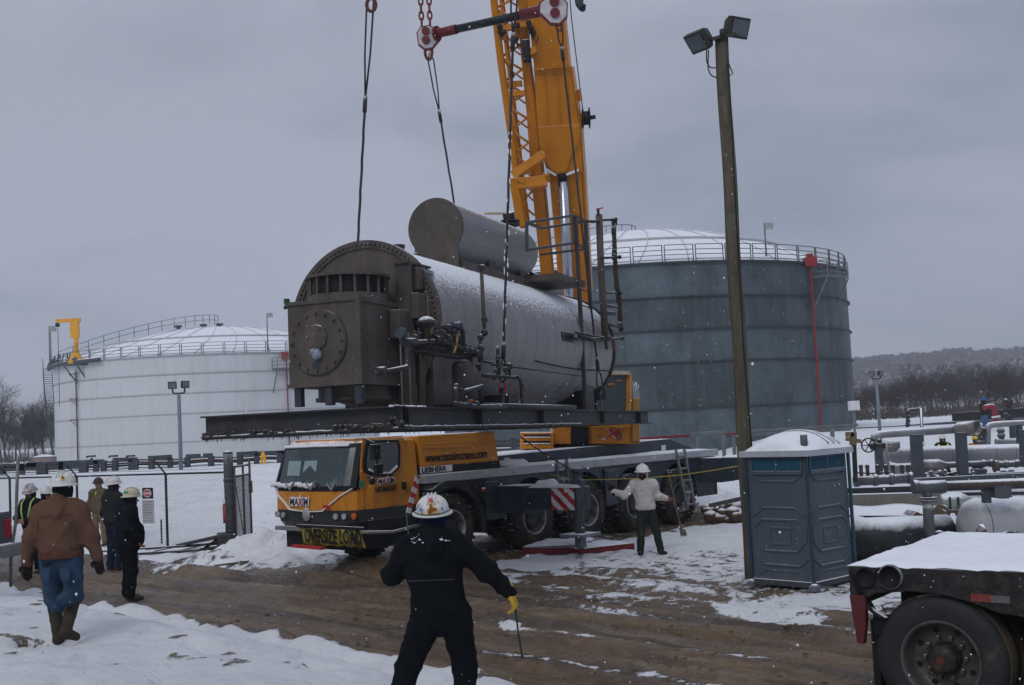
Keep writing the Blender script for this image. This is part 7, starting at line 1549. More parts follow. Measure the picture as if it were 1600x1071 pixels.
q = stand(372, 866); mb = MB(); mb.bar(q+V((-.5, 0, .03)), q+V((.1, .2, .06)), .12, .04); mb.box(q.x+.05, q.x+.2, q.y-.05, q.y+.1, q.z, q.z+.1); o = mb.build('board_scrap', TIMBER, None); tag(o, 'short scrap of board lying in the snow at the foot of the gate post', 'scrap wood')

# ================================================================ LIGHT MASTS AND SIGNAL POSTS
def mast(label, u, vb, vt, Y, hd, r=.07, s=1.):
    b = W(u, vb, Y); t = W(u, vt, Y); T = thing('light_mast', label, 'light mast', (b.x, Y, b.z)); h = t.z-b.z
    mb = MB(); mb.cyl((0, 0, -.4), (0, 0, h), r, r*.8, 10); mb.build('shaft', M('mast_blue_grey', (.16, .20, .24), .5), T)
    mb = MB(); mb.tube(rpath([(-.24*s, 0, h+.30*s), (-.24*s, 0, h+.06), (.24*s, 0, h+.06), (.24*s, 0, h+.30*s)], .1), .035, 6); mb.build('yoke', DARK, T)
    for d, k in zip(hd, (-1, 1)): flood(T, (k*.24*s, 0, h+.40*s), d, .85*s)
    return T
mast('slim light mast with two floodlights standing in front of the white tank', 283, 738, 617, 47, ((.15, -1, -.25), (.75, -.8, -.1)), .085, 1.0)
mast('light mast with two floodlights in front of the dark thicket at far right', 1374, 662, 594, 62, ((-.5, -1, -.2), (.6, -1, -.1)), .09, .9)

# ================================================================ PIPE RACK ON THE BANK (left) AND GUARD RAIL BEHIND THE CRANE
RK = M('rack_dark', (.045, .055, .068), .6, snow=(.6, .85, .15)); rc = thing('pipe_rack', 'long low dark pipe rack with snowy top beams along the crest of the bank', 'pipe rack', W(200, 737, 50))
ro = V(rc.location); SNL = (.55, .8, .2)
def RW(u, v, Y=50): return W(u, v, Y)-ro
for (u0, u1, v0, v1) in ((-30, 60, 729, 727), (42, 162, 726, 721), (177, 214, 719, 718), (232, 268, 716, 714), (291, 332, 713.5, 711.5), (370, 402, 710, 708), (434, 456, 708, 707), (0, 130, 733, 729), (400, 470, 709, 706)):
    mb = MB(); mb.bar(RW(u0, v0), RW(u1, v1), .16, .18); mb.build('rack_beam', RK, rc)
for i, u in enumerate((4, 35, 62, 70, 96, 128, 133, 150, 162, 180, 205, 212, 237, 266, 293, 330, 401, 437, 375)):
    vt = 728-(u+30)*.043; mb = MB(); wdt = (.30, .16, .24)[i % 3]; a, b = RW(u, vt), RW(u, 742); mb.bar(a, b, wdt, .2); mb.build('rack_post', RK, rc)
for k, (va, vb, m_, rr) in enumerate(((732, 714, RED, .05), (737, 716, GALVD, .06), (729, 710, GALVD, .045), (741, 722, GALV, .03))):
    mb = MB(); mb.tube([RW(-30+i*50, va+(vb-va)*i/10., 50.4+.2*k)+V((0, 0, .04*math.sin(i*3))) for i in range(11)], rr, 6); mb.build('rack_pipe', M('pipe_dull_red', (.13, .03, .035), .6, snow=SNL) if m_ is RED else m_, rc)
for u in (143, 178, 205): mb = MB(); mb.tube([RW(u-8, 716-u*.008, 50), RW(u-4, 714-u*.008, 50), RW(u+6, 714-u*.008, 50)], .05, 6); mb.cyl(RW(u, 716, 50), RW(u, 724, 50), .06, n=8); mb.build('rack_fitting', RK, rc)
gv = thing('valve_stand', 'small yellow valve stand in front of the white tank right of the gate', 'valve stand', W(412, 735, 49)); o_ = V(gv.location); mb = MB(); mb.bar(V((-.12, 0, -.1)), V((-.05, 0, .65)), .08); mb.bar(V((.12, 0, -.1)), V((.05, 0, .65)), .08); mb.cyl((0, 0, .4), (0, 0, .75), .06); mb.build('stand', MATS['davit_yellow'], gv)
gr = thing('guard_rail', 'red and grey snowy rail barrier behind the crane below the dark tank', 'barrier', W(1070, 690, 36)); o_ = V(gr.location)
def GR(u, v, Y=36): return W(u, v, Y)-o_
mb = MB(); mb.bar(GR(975, 687), GR(1078, 681), .07, .09); mb.bar(GR(1135, 678.5), GR(1165, 677), .07, .07); mb.build('red_rail', M('rail_dull_red', (.16, .03, .04), .6, snow=SNL), gr)
mb = MB(); mb.bar(GR(1080, 679, 36.2), GR(1136, 675, 36.2), .10, .10); mb.bar(GR(1078, 685, 36.2), GR(1330, 671, 36.2), .06, .08); mb.bar(GR(1150, 675, 36.3), GR(1340, 664, 36.3), .06, .07); mb.build('grey_rail', GALV, gr)
for u, v in ((1130, 682), (1146, 680), (1090, 683), (1200, 676), (1300, 672)): mb = MB(); mb.bar(GR(u, v), GR(u, v)+V((0, 0, -.9)), .12, .1); mb.build('rail_post', GALV, gr)
gr2 = thing('deck_guard_rail', 'snowy blue-grey rails seen between the yellow cover and the louvred housing', 'railing', W(790, 700, 34)); o2 = V(gr2.location); mb = MB()
for v in (690, 697, 704): mb.bar(W(770, v, 34)-o2, W(815, v-1, 34)-o2, .10)
mb.bar(W(802, 683, 34)-o2, W(804, 712, 34)-o2, .16); mb.build('rails', GALVD, gr2)

# ================================================================ GROUND CLUTTER BY THE CRANE
for (u0, v0, u1, v1, lb) in ((817, 867, 897, 868, 'red steel mat edge under the outrigger jack, left piece'), (905, 869, 992, 858, 'red steel mat edge under the outrigger jack, right piece beside the worker in white')):
    a, b = stand(u0, v0), stand(u1, v1); d = (b-a); n_ = V((-d.y, d.x, 0)).normalized()*1.1; a.z = b.z = (a.z+b.z)/2
    mb = MB(); mb.prism([a, b, b+n_, a+n_], (0, 0, .14)); o = thing('outrigger_mat', lb, 'ground mat', a); mo = mb; mo.v = [tuple(V(p)-a) for p in mo.v]; mo.build('mat', M('mat_red', (.16, .022, .022), .7, var=.3, scale=8, snow=(.6, .8, .1)), o, .01)
    mb = MB(); nx2, ny2 = 26, 10; vs = []
    for j_ in range(ny2+1):
        for i in range(nx2+1):
            p_ = d*(i/nx2)+n_*(j_/ny2); e = min(1, min(i, nx2-i)/1.5, min(j_, ny2-j_)/1.); vs.append(p_+V((0, 0, .142+.06*e*(.9+.7*noise.noise(p_*3+V((u0, 0, 0)))))))
    mb.add(vs, [(j_*(nx2+1)+i, j_*(nx2+1)+i+1, (j_+1)*(nx2+1)+i+1, (j_+1)*(nx2+1)+i) for j_ in range(ny2) for i in range(nx2)], True); mb.build('mat_snow', SNOWM, o)
def log(label, uvs, Y, r, mat, nm='timber', cat='timber'):
    pts = [W(u, v, Y) for u, v in uvs]; mb = MB(); mb.bar(pts[0], pts[1], r*2, r*1.6); o = mb.build(nm, mat, None); tag(o, label, cat); return o
log('snowy steel beam lying on the ground behind the last crane wheel', [(1108, 790), (1172, 776)], 27, .06, M('beam_snowy', (.05, .05, .05), .8, snow=(.5, .8, .2)))
q = W(1138, 770, 29); rb = thing('rubble_pile', 'snow-capped brown soil and rubble pile between the crane and the wooden pole', 'rubble', (q.x, q.y, gz(q.x, q.y))); mb = MB(); r = random.Random(9)
for i in range(26): mb.ball((r.uniform(-.55, .5), r.uniform(-.2, .3), r.uniform(.0, .42)), r.uniform(.10, .24), 7, (1, 1, r.uniform(.6, 1)))
mb.build('rubble', M('rubble_brown', (.075, .045, .03), .9, var=.5, scale=7, snow=(.25, .6, .3), bump=.8, bscale=20), rb)
# debris clods in the snow
mb = MB(); r = random.Random(12)
for i in range(420):
    if i < 130: u, v = r.uniform(395, 470), r.uniform(790, 870)
    elif i < 330: u, v = r.uniform(960, 1330), r.uniform(860, 940)
    elif i < 345: u, v = r.uniform(0, 640), r.uniform(930, 1040)
    else: u, v = r.uniform(1090, 1170), r.uniform(770, 800)
    q = stand(u, v); mb.ball(q+V((0, 0, .0)), r.uniform(.008, .032), 5, (1.3, 1, .7))
o = mb.build('earth_clods', M('clod_brown', (.045, .033, .026), .9, var=.4, snow=(.55, .9, .3), bump=.6), None); tag(o, kind='stuff')

mb = MB(); r = random.Random(77)
for i in range(2600):
    al = r.uniform(-17, 6); cc_ = r.choice((8.9, 9.3, 10.0, 10.7, 11.3, 12.0, 12.4, 13.0))+r.gauss(0, .22); p_ = E1*al+E2*cc_; x, y = p_.x, p_.y
    if y < 6 or abs(x) > y*.62 or noise.noise(V((al*.6, cc_*1.5, 3))) < -.05: continue
    mb.ball((x, y, gz(x, y)+.0), r.uniform(.008, .03)*(1.5 if r.random() < .06 else 1), 5, (r.uniform(.8, 1.7), 1, .7))
o = mb.build('mud_lumps', M('mud_lump_brown', (.14, .095, .055), .55, var=.5, scale=5, bump=.5), None); tag(o, kind='stuff')
# ================================================================ VEHICLES AT THE LEFT EDGE
def pickup(label, fx, fy, ang, paint, z=0., lamp=None, rear=False):
    """x axis forward; origin at the corner nearest the photo (bumper end)"""
    T = thing('pickup_truck', label, 'pickup truck', (fx, fy, z), ang); W2 = 1.9
    prof = [(0, .52), (0, .98), (.12, 1.08), (1.25, 1.16), (1.95, 1.72), (3.4, 1.74), (3.6, 1.18), (5.4, 1.16), (5.45, .55)]
    if rear: prof = [(0, .62), (0, 1.15), (1.9, 1.18), (2.15, 1.75), (3.7, 1.72), (4.3, 1.16), (5.5, 1.05), (5.55, .55)]
    mb = MB(); mb.prism([(x, 0, z_) for x, z_ in prof], (0, W2, 0)); bo_ = mb.build('body', paint, T, .05)
    gp = [(1.45, 1.20), (2.0, 1.64), (3.35, 1.66), (3.4, 1.22)] if not rear else [(2.2, 1.22), (2.3, 1.66), (3.6, 1.64), (4.0, 1.22)]
    mb = MB(); mb.prism([(x, -.006, z_) for x, z_ in gp], (0, W2+.012, 0)); mb.build('side_window', GLASS, bo_)
    mb = MB(); mb.box(-.16, .0, -.02, W2+.02, .45, .66); mb.build('bumper', M('bumper_'+('silver' if rear else 'dark'), (.30, .31, .33) if rear else (.03, .035, .04), .4, metal=.5 if rear else 0, snow=SN), T, .03)
    mb = MB()
    for y in (.02, W2-.22): mb.box(-.015, .1, y, y+.2, .74, 1.02 if rear else .92)
    mb.build('tail_lamp' if rear else 'headlamp', lamp, bo_, .01)
    if not rear:
        mb = MB()
        for k in range(4): mb.box(-.02, 0, .28, W2-.28, .70+.08*k, .74+.08*k)
        mb.build('grille', GALV, bo_)
    mb = MB(); vs = []
    q = snowlump(.1, 1.2, .05, W2-.05, 1.15 if not rear else 1.17, .08, 4, 8, 8); mb.add(q.v, q.f, True); q = snowlump(2.0, 3.4, .05, W2-.05, 1.73, .08, 6, 8, 8); mb.add(q.v, q.f, True); mb.build('snow', SNOWM, bo_)
    for x in (.95, 4.5):
        for y in (.0, W2-.24):
            wh = empty('wheel', (x, y, .38), 0, T); mb = MB(); mb.lathe([(.20, .02), (.25, -.01), (.36, .0), (.38, .04), (.38, .2), (.36, .24), (.2, .22)], (0, 0, 0), (0, 1, 0), 28); mb.build('tyre', TYRE, wh); mb = MB(); mb.lathe([(.21, .0), (.17, .06), (0, .04)], (0, 0, 0), (0, 1, 0), 24); mb.lathe([(.21, .24), (.17, .18), (0, .2)], (0, 0, 0), (0, 1, 0), 24); mb.build('rim', RIM, wh)
    return T
q = W(14, 842, 26.0); pickup('dark pickup truck with snowy bonnet, its front just showing at the left edge', q.x, 26.0, math.radians(178), M('truck_dark', (.03, .035, .045), .4, snow=SN), gz(q.x, 26)-.0, M('lamp_pale', (.35, .36, .4), .2))
q = W(21, 935, 18.6); pk = pickup('silver pickup truck showing only its rear bumper and red tail lamp', q.x, 18.6, math.radians(172), M('truck_grey', (.08, .085, .10), .45, snow=(.5, .8, .3)), gz(q.x-1, 18.6)+.0, M('tail_red', (.40, .02, .025), .3), True)
mb = MB(); mb.tube([W(17, 917, 18.4), W(17, 870, 18.4), W(21, 840, 18.4), W(25, 815, 18.4), W(26, 775, 18.4), W(28, 716, 18.4)], .026, 8); o = mb.build('steel_pole', M('pole_steel', (.16, .155, .15), .45, metal=.4, snow=SN), None); tag(o, 'thin bent steel pole standing at the rear bumper of the silver pickup', 'pole')

# ================================================================ PIPE YARD (right)
def pipe_thing(name, label, cat, group=None): return thing(name, label, cat, (0, 0, 0), 0, group)
def pp(parent, pts, r, nm='pipe', mat=INSUL, n=14, rr=.25, flanges=()):
    mb = MB(); P3 = [W(*p) for p in pts]; mb.tube(rpath(P3, rr, 7) if len(P3) > 2 else P3, r, n)
    for f in flanges: a = P3[0].lerp(P3[-1], f); d = (P3[-1]-P3[0]).normalized(); mb.cyl(a-d*.05, a+d*.05, r*1.25, n=n)
    return mb.build(nm, mat, parent)
def post(parent, u, v0, v1, Y, w, nm='support_post', mat=RK): mb = MB(); a = W(u, v0, Y); b = W(u, v1, Y); b.x = a.x+(b.x-a.x)*.3; mb.bar(a, b, w, w); return mb.build(nm, mat, parent)
ps = pipe_thing('pipe_skid', 'upper silver pipe assembly with open pipe end, handwheel valve and two dark support posts', 'pipework')
pp(ps, [(1372, 690, 34), (1372, 679.5, 34), (1395, 677.5, 34), (1500, 671, 34)], .115, rr=.3); pp(ps, [(1366, 678, 34), (1366, 692, 34)], .10)
mb = MB(); a, b = W(1494, 671, 34), W(1526, 669.5, 33.4); d = (b-a).normalized(); x_, y_, z_ = frame(d); mb.lathe([(.13, 0), (.20, .1), (.215, (b-a).length), (.19, (b-a).length), (.17, .2)], a, d, 28); mb.build('open_pipe_end', M('insul_worn', (.16, .15, .155), .6, metal=.2, var=.35, scale=3, snow=(.5, .8, .3), dirt=(.3, 4)), ps)
mb = MB(); mb.lathe([(.215, -.01), (.18, -.012), (.18, .02)], b, d, 28, False); mb.cyl(b-d*.2, b-d*.18, .175, n=24); mb.build('pipe_mouth', M('mouth_pale', (.28, .27, .26), .7, var=.3), ps)
pp(ps, [(1378, 688, 33.4), (1383, 731, 33.4), (1402, 732, 33.4), (1442, 729.5, 33.4)], .13, rr=.35)
mb = MB(); a, b = W(1436, 729, 33.4), W(1478, 727, 33.4); L_ = (b-a).length; mb.lathe([(.13, 0), (.18, .1), (.18, L_-.2), (.08, L_)], a, (b-a).normalized(), 24); mb.build('reducer', MATS['insul_worn'], ps)
pp(ps, [(1470, 727.5, 33.4), (1548, 724, 33.4)], .085, mat=M('pipe_grey', (.075, .08, .09), .6, snow=(.45, .72, .25)), flanges=(0, .5, .85, 1)); PGY = MATS['pipe_grey']
pp(ps, [(1555, 727, 33.2), (1610, 723, 33.2)], .09, mat=PGY, flanges=(.3, .6))
mb = MB(); a = W(1556, 729, 33.1); mb.cyl(a-V((.05, .0, 0)), a+V((.05, 0, 0)), .17, n=20); mb.build('blind_flange', M('flange_brown', (.09, .07, .06), .7, snow=SN), ps)
mb = MB(); a, b = W(1392, 712, 35), W(1700, 704, 35); L_ = (b-a).length; mb.lathe([(0, -.15), (.12, -.12), (.2, .0), (.245, .2), (.245, L_)], a, (b-a).normalized(), 32); mb.build('large_pipe', INSUL, ps)
mb = MB()
for t in (.08, .3, .52, .62, .8): c = a.lerp(b, t); mb.lathe([(.246, -.01), (.250, 0), (.246, .01)], c, (b-a).normalized(), 32)
mb.build('bands', M('band_grey', (.09, .09, .1), .5, snow=(.4, .7, .2)), ps)
pp(ps, [(1396, 708, 35), (1396, 690, 35)], .19, 'stub', MATS['insul_worn'])
for u, v0, v1, Y, w_ in ((1431, 679, 752, 32.9, .27), (1501, 676, 748, 32.9, .25), (1372, 700, 742, 33.2, .17), (1524, 733, 752, 33, .2), (1535, 733, 752, 33, .16), (1599, 672, 730, 32.8, .2)): post(ps, u, v0, v1, Y, w_)
mb = MB(); c = W(1357, 696, 33); R_w = .19; mb.tube([c+V((R_w*math.cos(a), -.0, R_w*math.sin(a))) for a in [2*PI*k/24 for k in range(25)]], .022, 6)
for k in range(3): a = PI*k/3; mb.bar(c+V((R_w*math.cos(a), 0, R_w*math.sin(a))), c-V((R_w*math.cos(a), 0, R_w*math.sin(a))), .022)
mb.build('hand_wheel', BLACK, ps)
mb = MB(); c = W(1366, 697, 33.2); mb.ball(c, .12, 10); mb.cyl(c-V((.12, 0, 0)), c+V((.3, 0, 0)), .08); mb.ball(c+V((.15, 0, .12)), .08, 8); mb.build('gate_valve', PIPE, ps)
r = random.Random(21); mb = MB()
for i in range(60): u = r.uniform(1440, 1600); v = r.uniform(738, 750)-(u-1440)*.02; a = W(u, v, r.uniform(32.5, 34)); mb.ball(a, r.uniform(.04, .10), 6); 
for i in range(14): u = r.uniform(1440, 1590); mb.tube([W(u, 742, 33), W(u+r.uniform(5, 30), 738+r.uniform(-3, 6), 33), W(u+35, 742, 33)], .03, 5)
mb.build('small_valves', PGY, ps)
mb = MB(); mb.bar(W(1350, 755, 32), W(1700, 738, 32), .2, .12); mb.bar(W(1548, 742, 32.2), W(1700, 735, 32.2), .25, .08); mb.build('base_frame', RK, ps)
lr = pipe_thing('lower_manifold', 'low snowy pipe with row of small valves beside the portable toilet', 'pipework')
pp(lr, [(1338, 752, 28), (1422, 747, 28)], .115, mat=PGY, flanges=(0, .35, .65, 1)); mb = MB()
for k, u in enumerate((1346, 1356, 1372, 1385, 1396, 1410, 1420)): a = W(u, 744, 28); mb.cyl(a, a+V((0, 0, .2)), .045); mb.ball(a+V((0, 0, .22)), .06, 6); 
mb.tube([W(u, v, 28) for u, v in ((1340, 739), (1360, 740), (1385, 738), (1425, 741))], .02, 5); mb.build('small_valves', PIPE, lr)
pr = pipe_thing('far_pipe_run', 'silver pipe turning down to a grey valve at the right edge of the yard', 'pipework')
pp(pr, [(1543, 700, 38), (1543, 665, 38), (1560, 663, 38), (1700, 656, 38)], .10, rr=.3); pp(pr, [(1533, 668, 38), (1533, 694, 38)], .09, mat=PGY, flanges=(.2, .6, .9)); pp(pr, [(1556, 692, 39), (1640, 689, 39)], .13)
pp(pr, [(1563, 667, 39), (1565, 686, 39)], .10, mat=PGY, flanges=(.3, .7))
for u, v0, v1 in ((1592, 664, 710), (1582, 666, 685)): post(pr, u, v0, v1, 38, .16)
mb = MB()
for k in range(7): a = W(1528+k*1.6, 672+4*(k % 3), 37.8); mb.ball(a, .085, 8)
mb.build('grey_valve', PIPE, pr)
cw = thing('containment_wall', 'long low dark wall with snowy top across the far side of the yard', 'wall', (0, 0, 0)); mb = MB(); P = [(1325, 671), (1400, 668), (1460, 663), (1530, 659), (1700, 650)]
for i in range(4): a, b = W(*P[i], 80), W(*P[i+1], 80); mb.bar(a+V((0, 0, -.25)), b+V((0, 0, -.25)), .4, .7)
mb.build('wall', M('berm_dark', (.06, .075, .09), .9, snow=(.6, .8, .1)), cw)
mb = MB(); a, b = W(1490, 660, 90), W(1700, 645, 90); mb.bar(a, b, .5, 1.4); o = mb.build('far_equipment_bank', M('bank_dark', (.02, .02, .022), .9, snow=(.6, .8, .1)), None); tag(o, 'dark long equipment bank behind the red pipe at the far right', 'equipment')
rp = thing('red_pipe', 'bright red elbow pipe sticking up beside the worker in the blue hard hat', 'pipe', (0, 0, 0)); pp(rp, [(1537, 638, 61), (1546, 635, 61), (1553, 636, 61), (1557, 660, 61)], .14, mat=M('red_elbow', (.24, .03, .04), .5, snow=SNL), rr=.3, nm='elbow'); pp(rp, [(1556, 650, 61), (1556.5, 653, 61)], .22, mat=WHITE, nm='flange')
fr_ = thing('pipe_stand_frame', 'slim dark pipe frame with small valves standing in the snow before the thicket', 'pipework', (0, 0, 0)); pp(fr_, [(1417, 668, 50), (1418, 641, 50), (1439, 639, 50), (1442, 700, 46)], .06, mat=RK, rr=.1)
mb = MB()
for v in (645, 652, 658, 664): mb.ball(W(1418+(v % 3), v, 50), .10, 8)
mb.build('small_valves', PIPE, fr_)
vp = thing('vent_posts', 'pair of thin vent posts with stacked valves at the right edge before the thicket', 'pipework', (0, 0, 0))
for u, v0, v1 in ((1574, 610, 657), (1580, 625, 700)): pp(vp, [(u, v0, 60 if u < 1577 else 48), (u+1, v1, 60 if u < 1577 else 48)], .06, mat=DARK)
mb = MB()
for v in (628, 634, 641, 650): mb.ball(W(1572, v, 60), .17, 8); mb.ball(W(1577, v+2, 60), .12, 8)
mb.build('small_valves', PIPE, vp)
# near row
np_ = thing('black_pipe', 'large black pipe lying on the snow between the portable toilet and the trailer', 'pipe', (0, 0, 0)); mb = MB(); a, b = W(1300, 846, 20.6), W(1480, 838, 20.9); mb.cyl(a, b, .38, n=36); mb.build('pipe', M('pipe_black', (.022, .025, .030), .5, snow=(.42, .80, .30, 5), var=.3), np_)
wt = thing('white_horizontal_tank', 'snow-covered grey-white horizontal tank with domed end behind the trailer deck', 'tank', (0, 0, 0)); a, b = W(1524, 822, 20.2), W(1760, 812, 20.6); L_ = (b-a).length; mb = MB(); mb.lathe([(0, -.26), (.25, -.22), (.42, -.10), (.47, .05), (.47, L_)], a, (b-a).normalized(), 40); mb.build('shell', M('tank_white', (.32, .33, .35), .5, var=.08, snow=(.55, .85, .2)), wt)
mb = MB()
for t in (.02, .3, .55): c = a.lerp(b, t); mb.lathe([(.471, -.006), (.478, 0), (.471, .006)], c, (b-a).normalized(), 40)
mb.build('weld_seams', RK, wt)
pf2 = thing('pipe_manifold', 'dark pipe manifold with flanged drop and elbow standing in front of the white horizontal tank', 'pipework', (0, 0, 0))
pp(pf2, [(1428, 762, 19.6), (1477, 760, 19.6)], .105, mat=PGY); pp(pf2, [(1426, 761, 19.6), (1434, 761, 19.6)], .115, 'end_cap', PGY)
pp(pf2, [(1470, 759, 19.6), (1700, 750, 19.6)], .07, mat=M('pipe_brownish', (.065, .055, .052), .6, snow=(.35, .62, .2))); pp(pf2, [(1448, 763, 19.6), (1449, 779, 19.6)], .075, mat=PGY); pp(pf2, [(1450, 782, 19.6), (1452, 835, 19.6), (1475, 848, 19.5), (1500, 846, 19.5)], .088, mat=PGY, rr=.3)
mb = MB()
for v in (778, 782.5): c = W(1450, v, 19.6); mb.cyl(c-V((0, 0, .012)), c+V((0, 0, .012)), .15, n=20)
mb.build('flange', PGY, pf2); 
for u in (1540, 1565): post(pf2, u, 756, 786 if u == 1540 else 779, 19.7, .12 if u == 1540 else .16)
mb = MB(); mb.box(W(1552, 757, 19.6).x, W(1578, 757, 19.6).x, 19.55, 19.75, W(1560, 778, 19.6).z, W(1560, 760, 19.6).z); mb.build('valve_box', PGY, pf2)
mb = MB()
for u, v, s_ in ((1468, 838, .1), (1480, 845, .12), (1466, 850, .08), (1492, 848, .1), (1488, 838, .06)): mb.ball(W(u, v, 19.4), s_, 8)
mb.build('elbow_valves', PIPE, pf2)
sp2 = thing('spool_trough', 'pale green curved metal scoop with brown rollers beside the white horizontal tank', 'scoop', (0, 0, 0)); mb = MB(); c = W(1500, 800, 22.2); vs = []
for i in range(17):
    t = i/16; vs += [W(1468+62*t, 774-8*math.sin(t*PI)+ (14*t*t), 22.2), W(1480+38*t, 800, 21.9)]
mb.add(vs, [(2*i, 2*i+1, 2*i+3, 2*i+2) for i in range(16)], True); o = mb.build('scoop', M('pale_green', (.20, .25, .24), .6, snow=(.8, .95, .1)), sp2); o.modifiers.new('s', 'SOLIDIFY').thickness = .04
mb = MB(); 
for u in (1484, 1497): mb.bar(W(u, 778, 22.1), W(u+1, 795, 21.9), .04)
mb.build('slots', BLACK, sp2)
mb = MB(); 
for u in (1470, 1503): mb.cyl(W(u, 800, 21.6), W(u+4, 800, 21.9), .13, n=16); mb.cyl(W(u, 805, 21.4), W(u+3, 805, 21.6), .10, n=14)
mb.bar(W(1474, 799, 21.6), W(1505, 799, 21.6), .05); mb.build('rollers', M('roller_brown', (.10, .08, .055), .7, snow=(.5, .8, .2)), sp2)
tp_ = thing('tarpaulin', 'snow-covered sheet sagging over timber beside the portable toilet', 'tarp', (0, 0, 0)); mb = MB(); vs = []; n1, n2 = 26, 8
for j_ in range(n2+1):
    for i in range(n1+1):
        u = 1330+112*i/n1; t = i/n1; s_ = j_/n2; vf = 803+10*math.sin(t*PI*.95)-8*t**4+ (4*math.sin(t*9)*.3); vb_ = 789+2*math.sin(t*7); vs.append(W(u, vf+(vb_-vf)*s_-3*math.sin(s_*PI)*(0), 20.9+1.3*s_))
mb.add(vs, [(j_*(n1+1)+i, j_*(n1+1)+i+1, (j_+1)*(n1+1)+i+1, (j_+1)*(n1+1)+i) for j_ in range(n2) for i in range(n1)], True); o = mb.build('sheet', SNOWM, tp_); sm_ = o.modifiers.new('s', 'SOLIDIFY'); sm_.thickness = .10
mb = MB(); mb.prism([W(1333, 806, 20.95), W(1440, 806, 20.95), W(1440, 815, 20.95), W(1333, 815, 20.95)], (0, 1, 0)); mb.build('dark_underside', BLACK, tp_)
mb = MB(); mb.prism([W(1417, 813, 20.8), W(1445, 815, 20.8), W(1444, 805, 20.8), W(1433, 800, 20.8)], (0, .5, 0)); o = mb.build('brown_crate_lid', M('wood_redbrown', (.09, .035, .028), .8, snow=(.75, .95, .2)), None); tag(o, 'red-brown wooden wedge poking out of the snow right of the tarpaulin', 'scrap wood')
cc = thing('concrete_kerb_wall', 'low stained concrete wall under dark steel channels behind the tarpaulin', 'wall', (0, 0, 0)); mb = MB(); a, b = W(1325, 783, 24), W(1475, 779, 24); mb.bar(a, b, .3, .26); mb.build('concrete', M('concrete', (.16, .15, .135), .9, var=.2, snow=SN), cc)
mb = MB(); mb.bar(W(1325, 768, 24.4), W(1640, 757, 24.4), .1, .13); mb.bar(W(1325, 775, 24.2), W(1640, 770, 24.2), .08, .07); mb.build('steel_channel', M('channel_dark', (.025, .028, .035), .6, snow=(.5, .8, .1)), cc)
ss_ = thing('stone_row', 'row of dark snow-topped stones and wood chunks along the white horizontal tank', 'stones', (0, 0, 0))
for (u, v, w_, h_) in ((1532, 834, .16, .20), (1558, 833, .20, .24), (1579, 836, .10, .18), (1592, 838, .16, .16), (1605, 836, .2, .2)): 
    mb = MB(); c = W(u, v, 18.6); r = random.Random(u); vs = [c+V((r.uniform(-.5, .5)*w_*2, r.uniform(-.5, .5)*w_, r.uniform(-.5, .5)*h_*1.6)) for _ in range(9)]; bmm = bmesh.new(); [bmm.verts.new(p) for p in vs]; bmesh.ops.convex_hull(bmm, input=bmm.verts[:]); me = bpy.data.meshes.new('stone'); bmm.to_mesh(me); bmm.free(); me.materials.append(M('stone_brown', (.06, .048, .042), .9, var=.5, scale=8, snow=(.5, .8, .2))); link(bpy.data.objects.new('stone', me), ss_)
mb = MB(); mb.bar(W(1505, 846, 18.5), W(1640, 842, 18.5), .2, .13); mb.build('timber_sill', M('sill', (.11, .10, .085), .9, snow=(.3, .6, .3)), ss_)
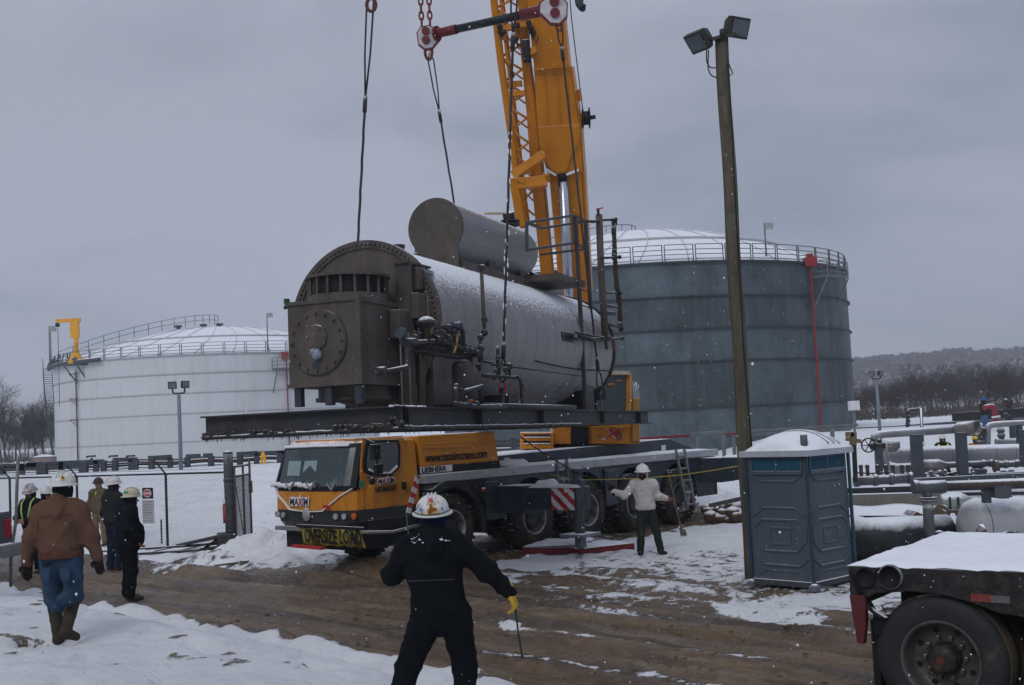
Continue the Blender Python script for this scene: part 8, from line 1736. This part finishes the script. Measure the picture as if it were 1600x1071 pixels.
# timber bracket beside the toilet
tb_ = thing('timber_bracket', 'yellowish timber bracket on a thin dark post just right of the portable toilet', 'timber', (0, 0, 0)); mb = MB(); mb.bar(W(1322, 679, 25), W(1333, 679, 25), .12, .1); mb.bar(W(1322, 686, 25), W(1345, 690, 25), .1, .08); mb.bar(W(1333, 676, 25), W(1333, 696, 25), .12); mb.build('bracket', M('timber_ochre', (.16, .12, .07), .8, snow=SN), tb_)
post(tb_, 1334, 690, 754, 25, .08, 'post', DARK)
sb_ = thing('service_box', 'small white box on a post at the right edge of the dark tank', 'box', (0, 0, 0)); mb = MB(); a = W(1334, 634, 55); mb.box(a.x-.22, a.x+.22, 54.8, 55.2, a.z-.22, a.z+.22); mb.build('box', WHITE, sb_); post(sb_, 1334, 640, 690, 55, .1, 'post', GALV)
# far white blobs: huts by the trees at left
q = W(69, 706, 105); hu = thing('hut', 'tiny pale hut among bare trees left of the white tank', 'hut', (q.x, 105, q.z-1.)); mb = MB(); mb.box(-.9, .9, -.5, .5, -.2, .55); mb.build('walls', M('hut_wall', (.20, .16, .16), .8), hu); mb = MB(); mb.prism([(-1.0, -.6, .55), (1.0, -.6, .55), (0, -.6, .75)], (0, 1.2, 0)); mb.build('roof', SNOWM, hu)

# ================================================================ FALLING SNOW AND HAZE
def snowfall():
    r = random.Random(99); vs = []; fs = []
    base = [(1, 0, 0), (-1, 0, 0), (0, 1, 0), (0, -1, 0), (0, 0, 1), (0, 0, -1)]; tri = [(0, 2, 4), (2, 1, 4), (1, 3, 4), (3, 0, 4), (2, 0, 5), (1, 2, 5), (3, 1, 5), (0, 3, 5)]
    for i in range(10000):
        Y = 3.2+29*r.random()**.62; x = r.uniform(-1, 1)*(Y*.50+1.5); z = .2+r.random()*(Y*.42+3); s = .0022+.0035*r.random()**2*(1.6 if r.random() < .06 else 1)
        o = len(vs); k = r.uniform(.7, 1.5); vs += [(x+a*s, Y+b*s, z+c*s*k) for a, b, c in base]; fs += [(a+o, b+o, c+o) for a, b, c in tri]
    me = bpy.data.meshes.new('falling_snow'); me.from_pydata(vs, [], fs); me.materials.append(M('snowflake', (.85, .87, .9), .8, var=.02)); o = bpy.data.objects.new('falling_snow', me); link(o); tag(o, kind='stuff')
snowfall()
def haze():
    mb = MB(); mb.box(-1500, 1900, -70, 1120, -2.5, 160); m = bpy.data.materials.new('winter_air'); m.use_nodes = True; n = m.node_tree.nodes; n.clear(); out = n.new('ShaderNodeOutputMaterial'); v = n.new('ShaderNodeVolumePrincipled')
    v.inputs['Color'].default_value = (.90, .92, 1, 1); v.inputs['Density'].default_value = .0005; v.inputs['Anisotropy'].default_value = .2; m.node_tree.links.new(v.outputs[0], out.inputs['Volume']); o = mb.build('haze', m, None); tag(o, kind='stuff')
haze()
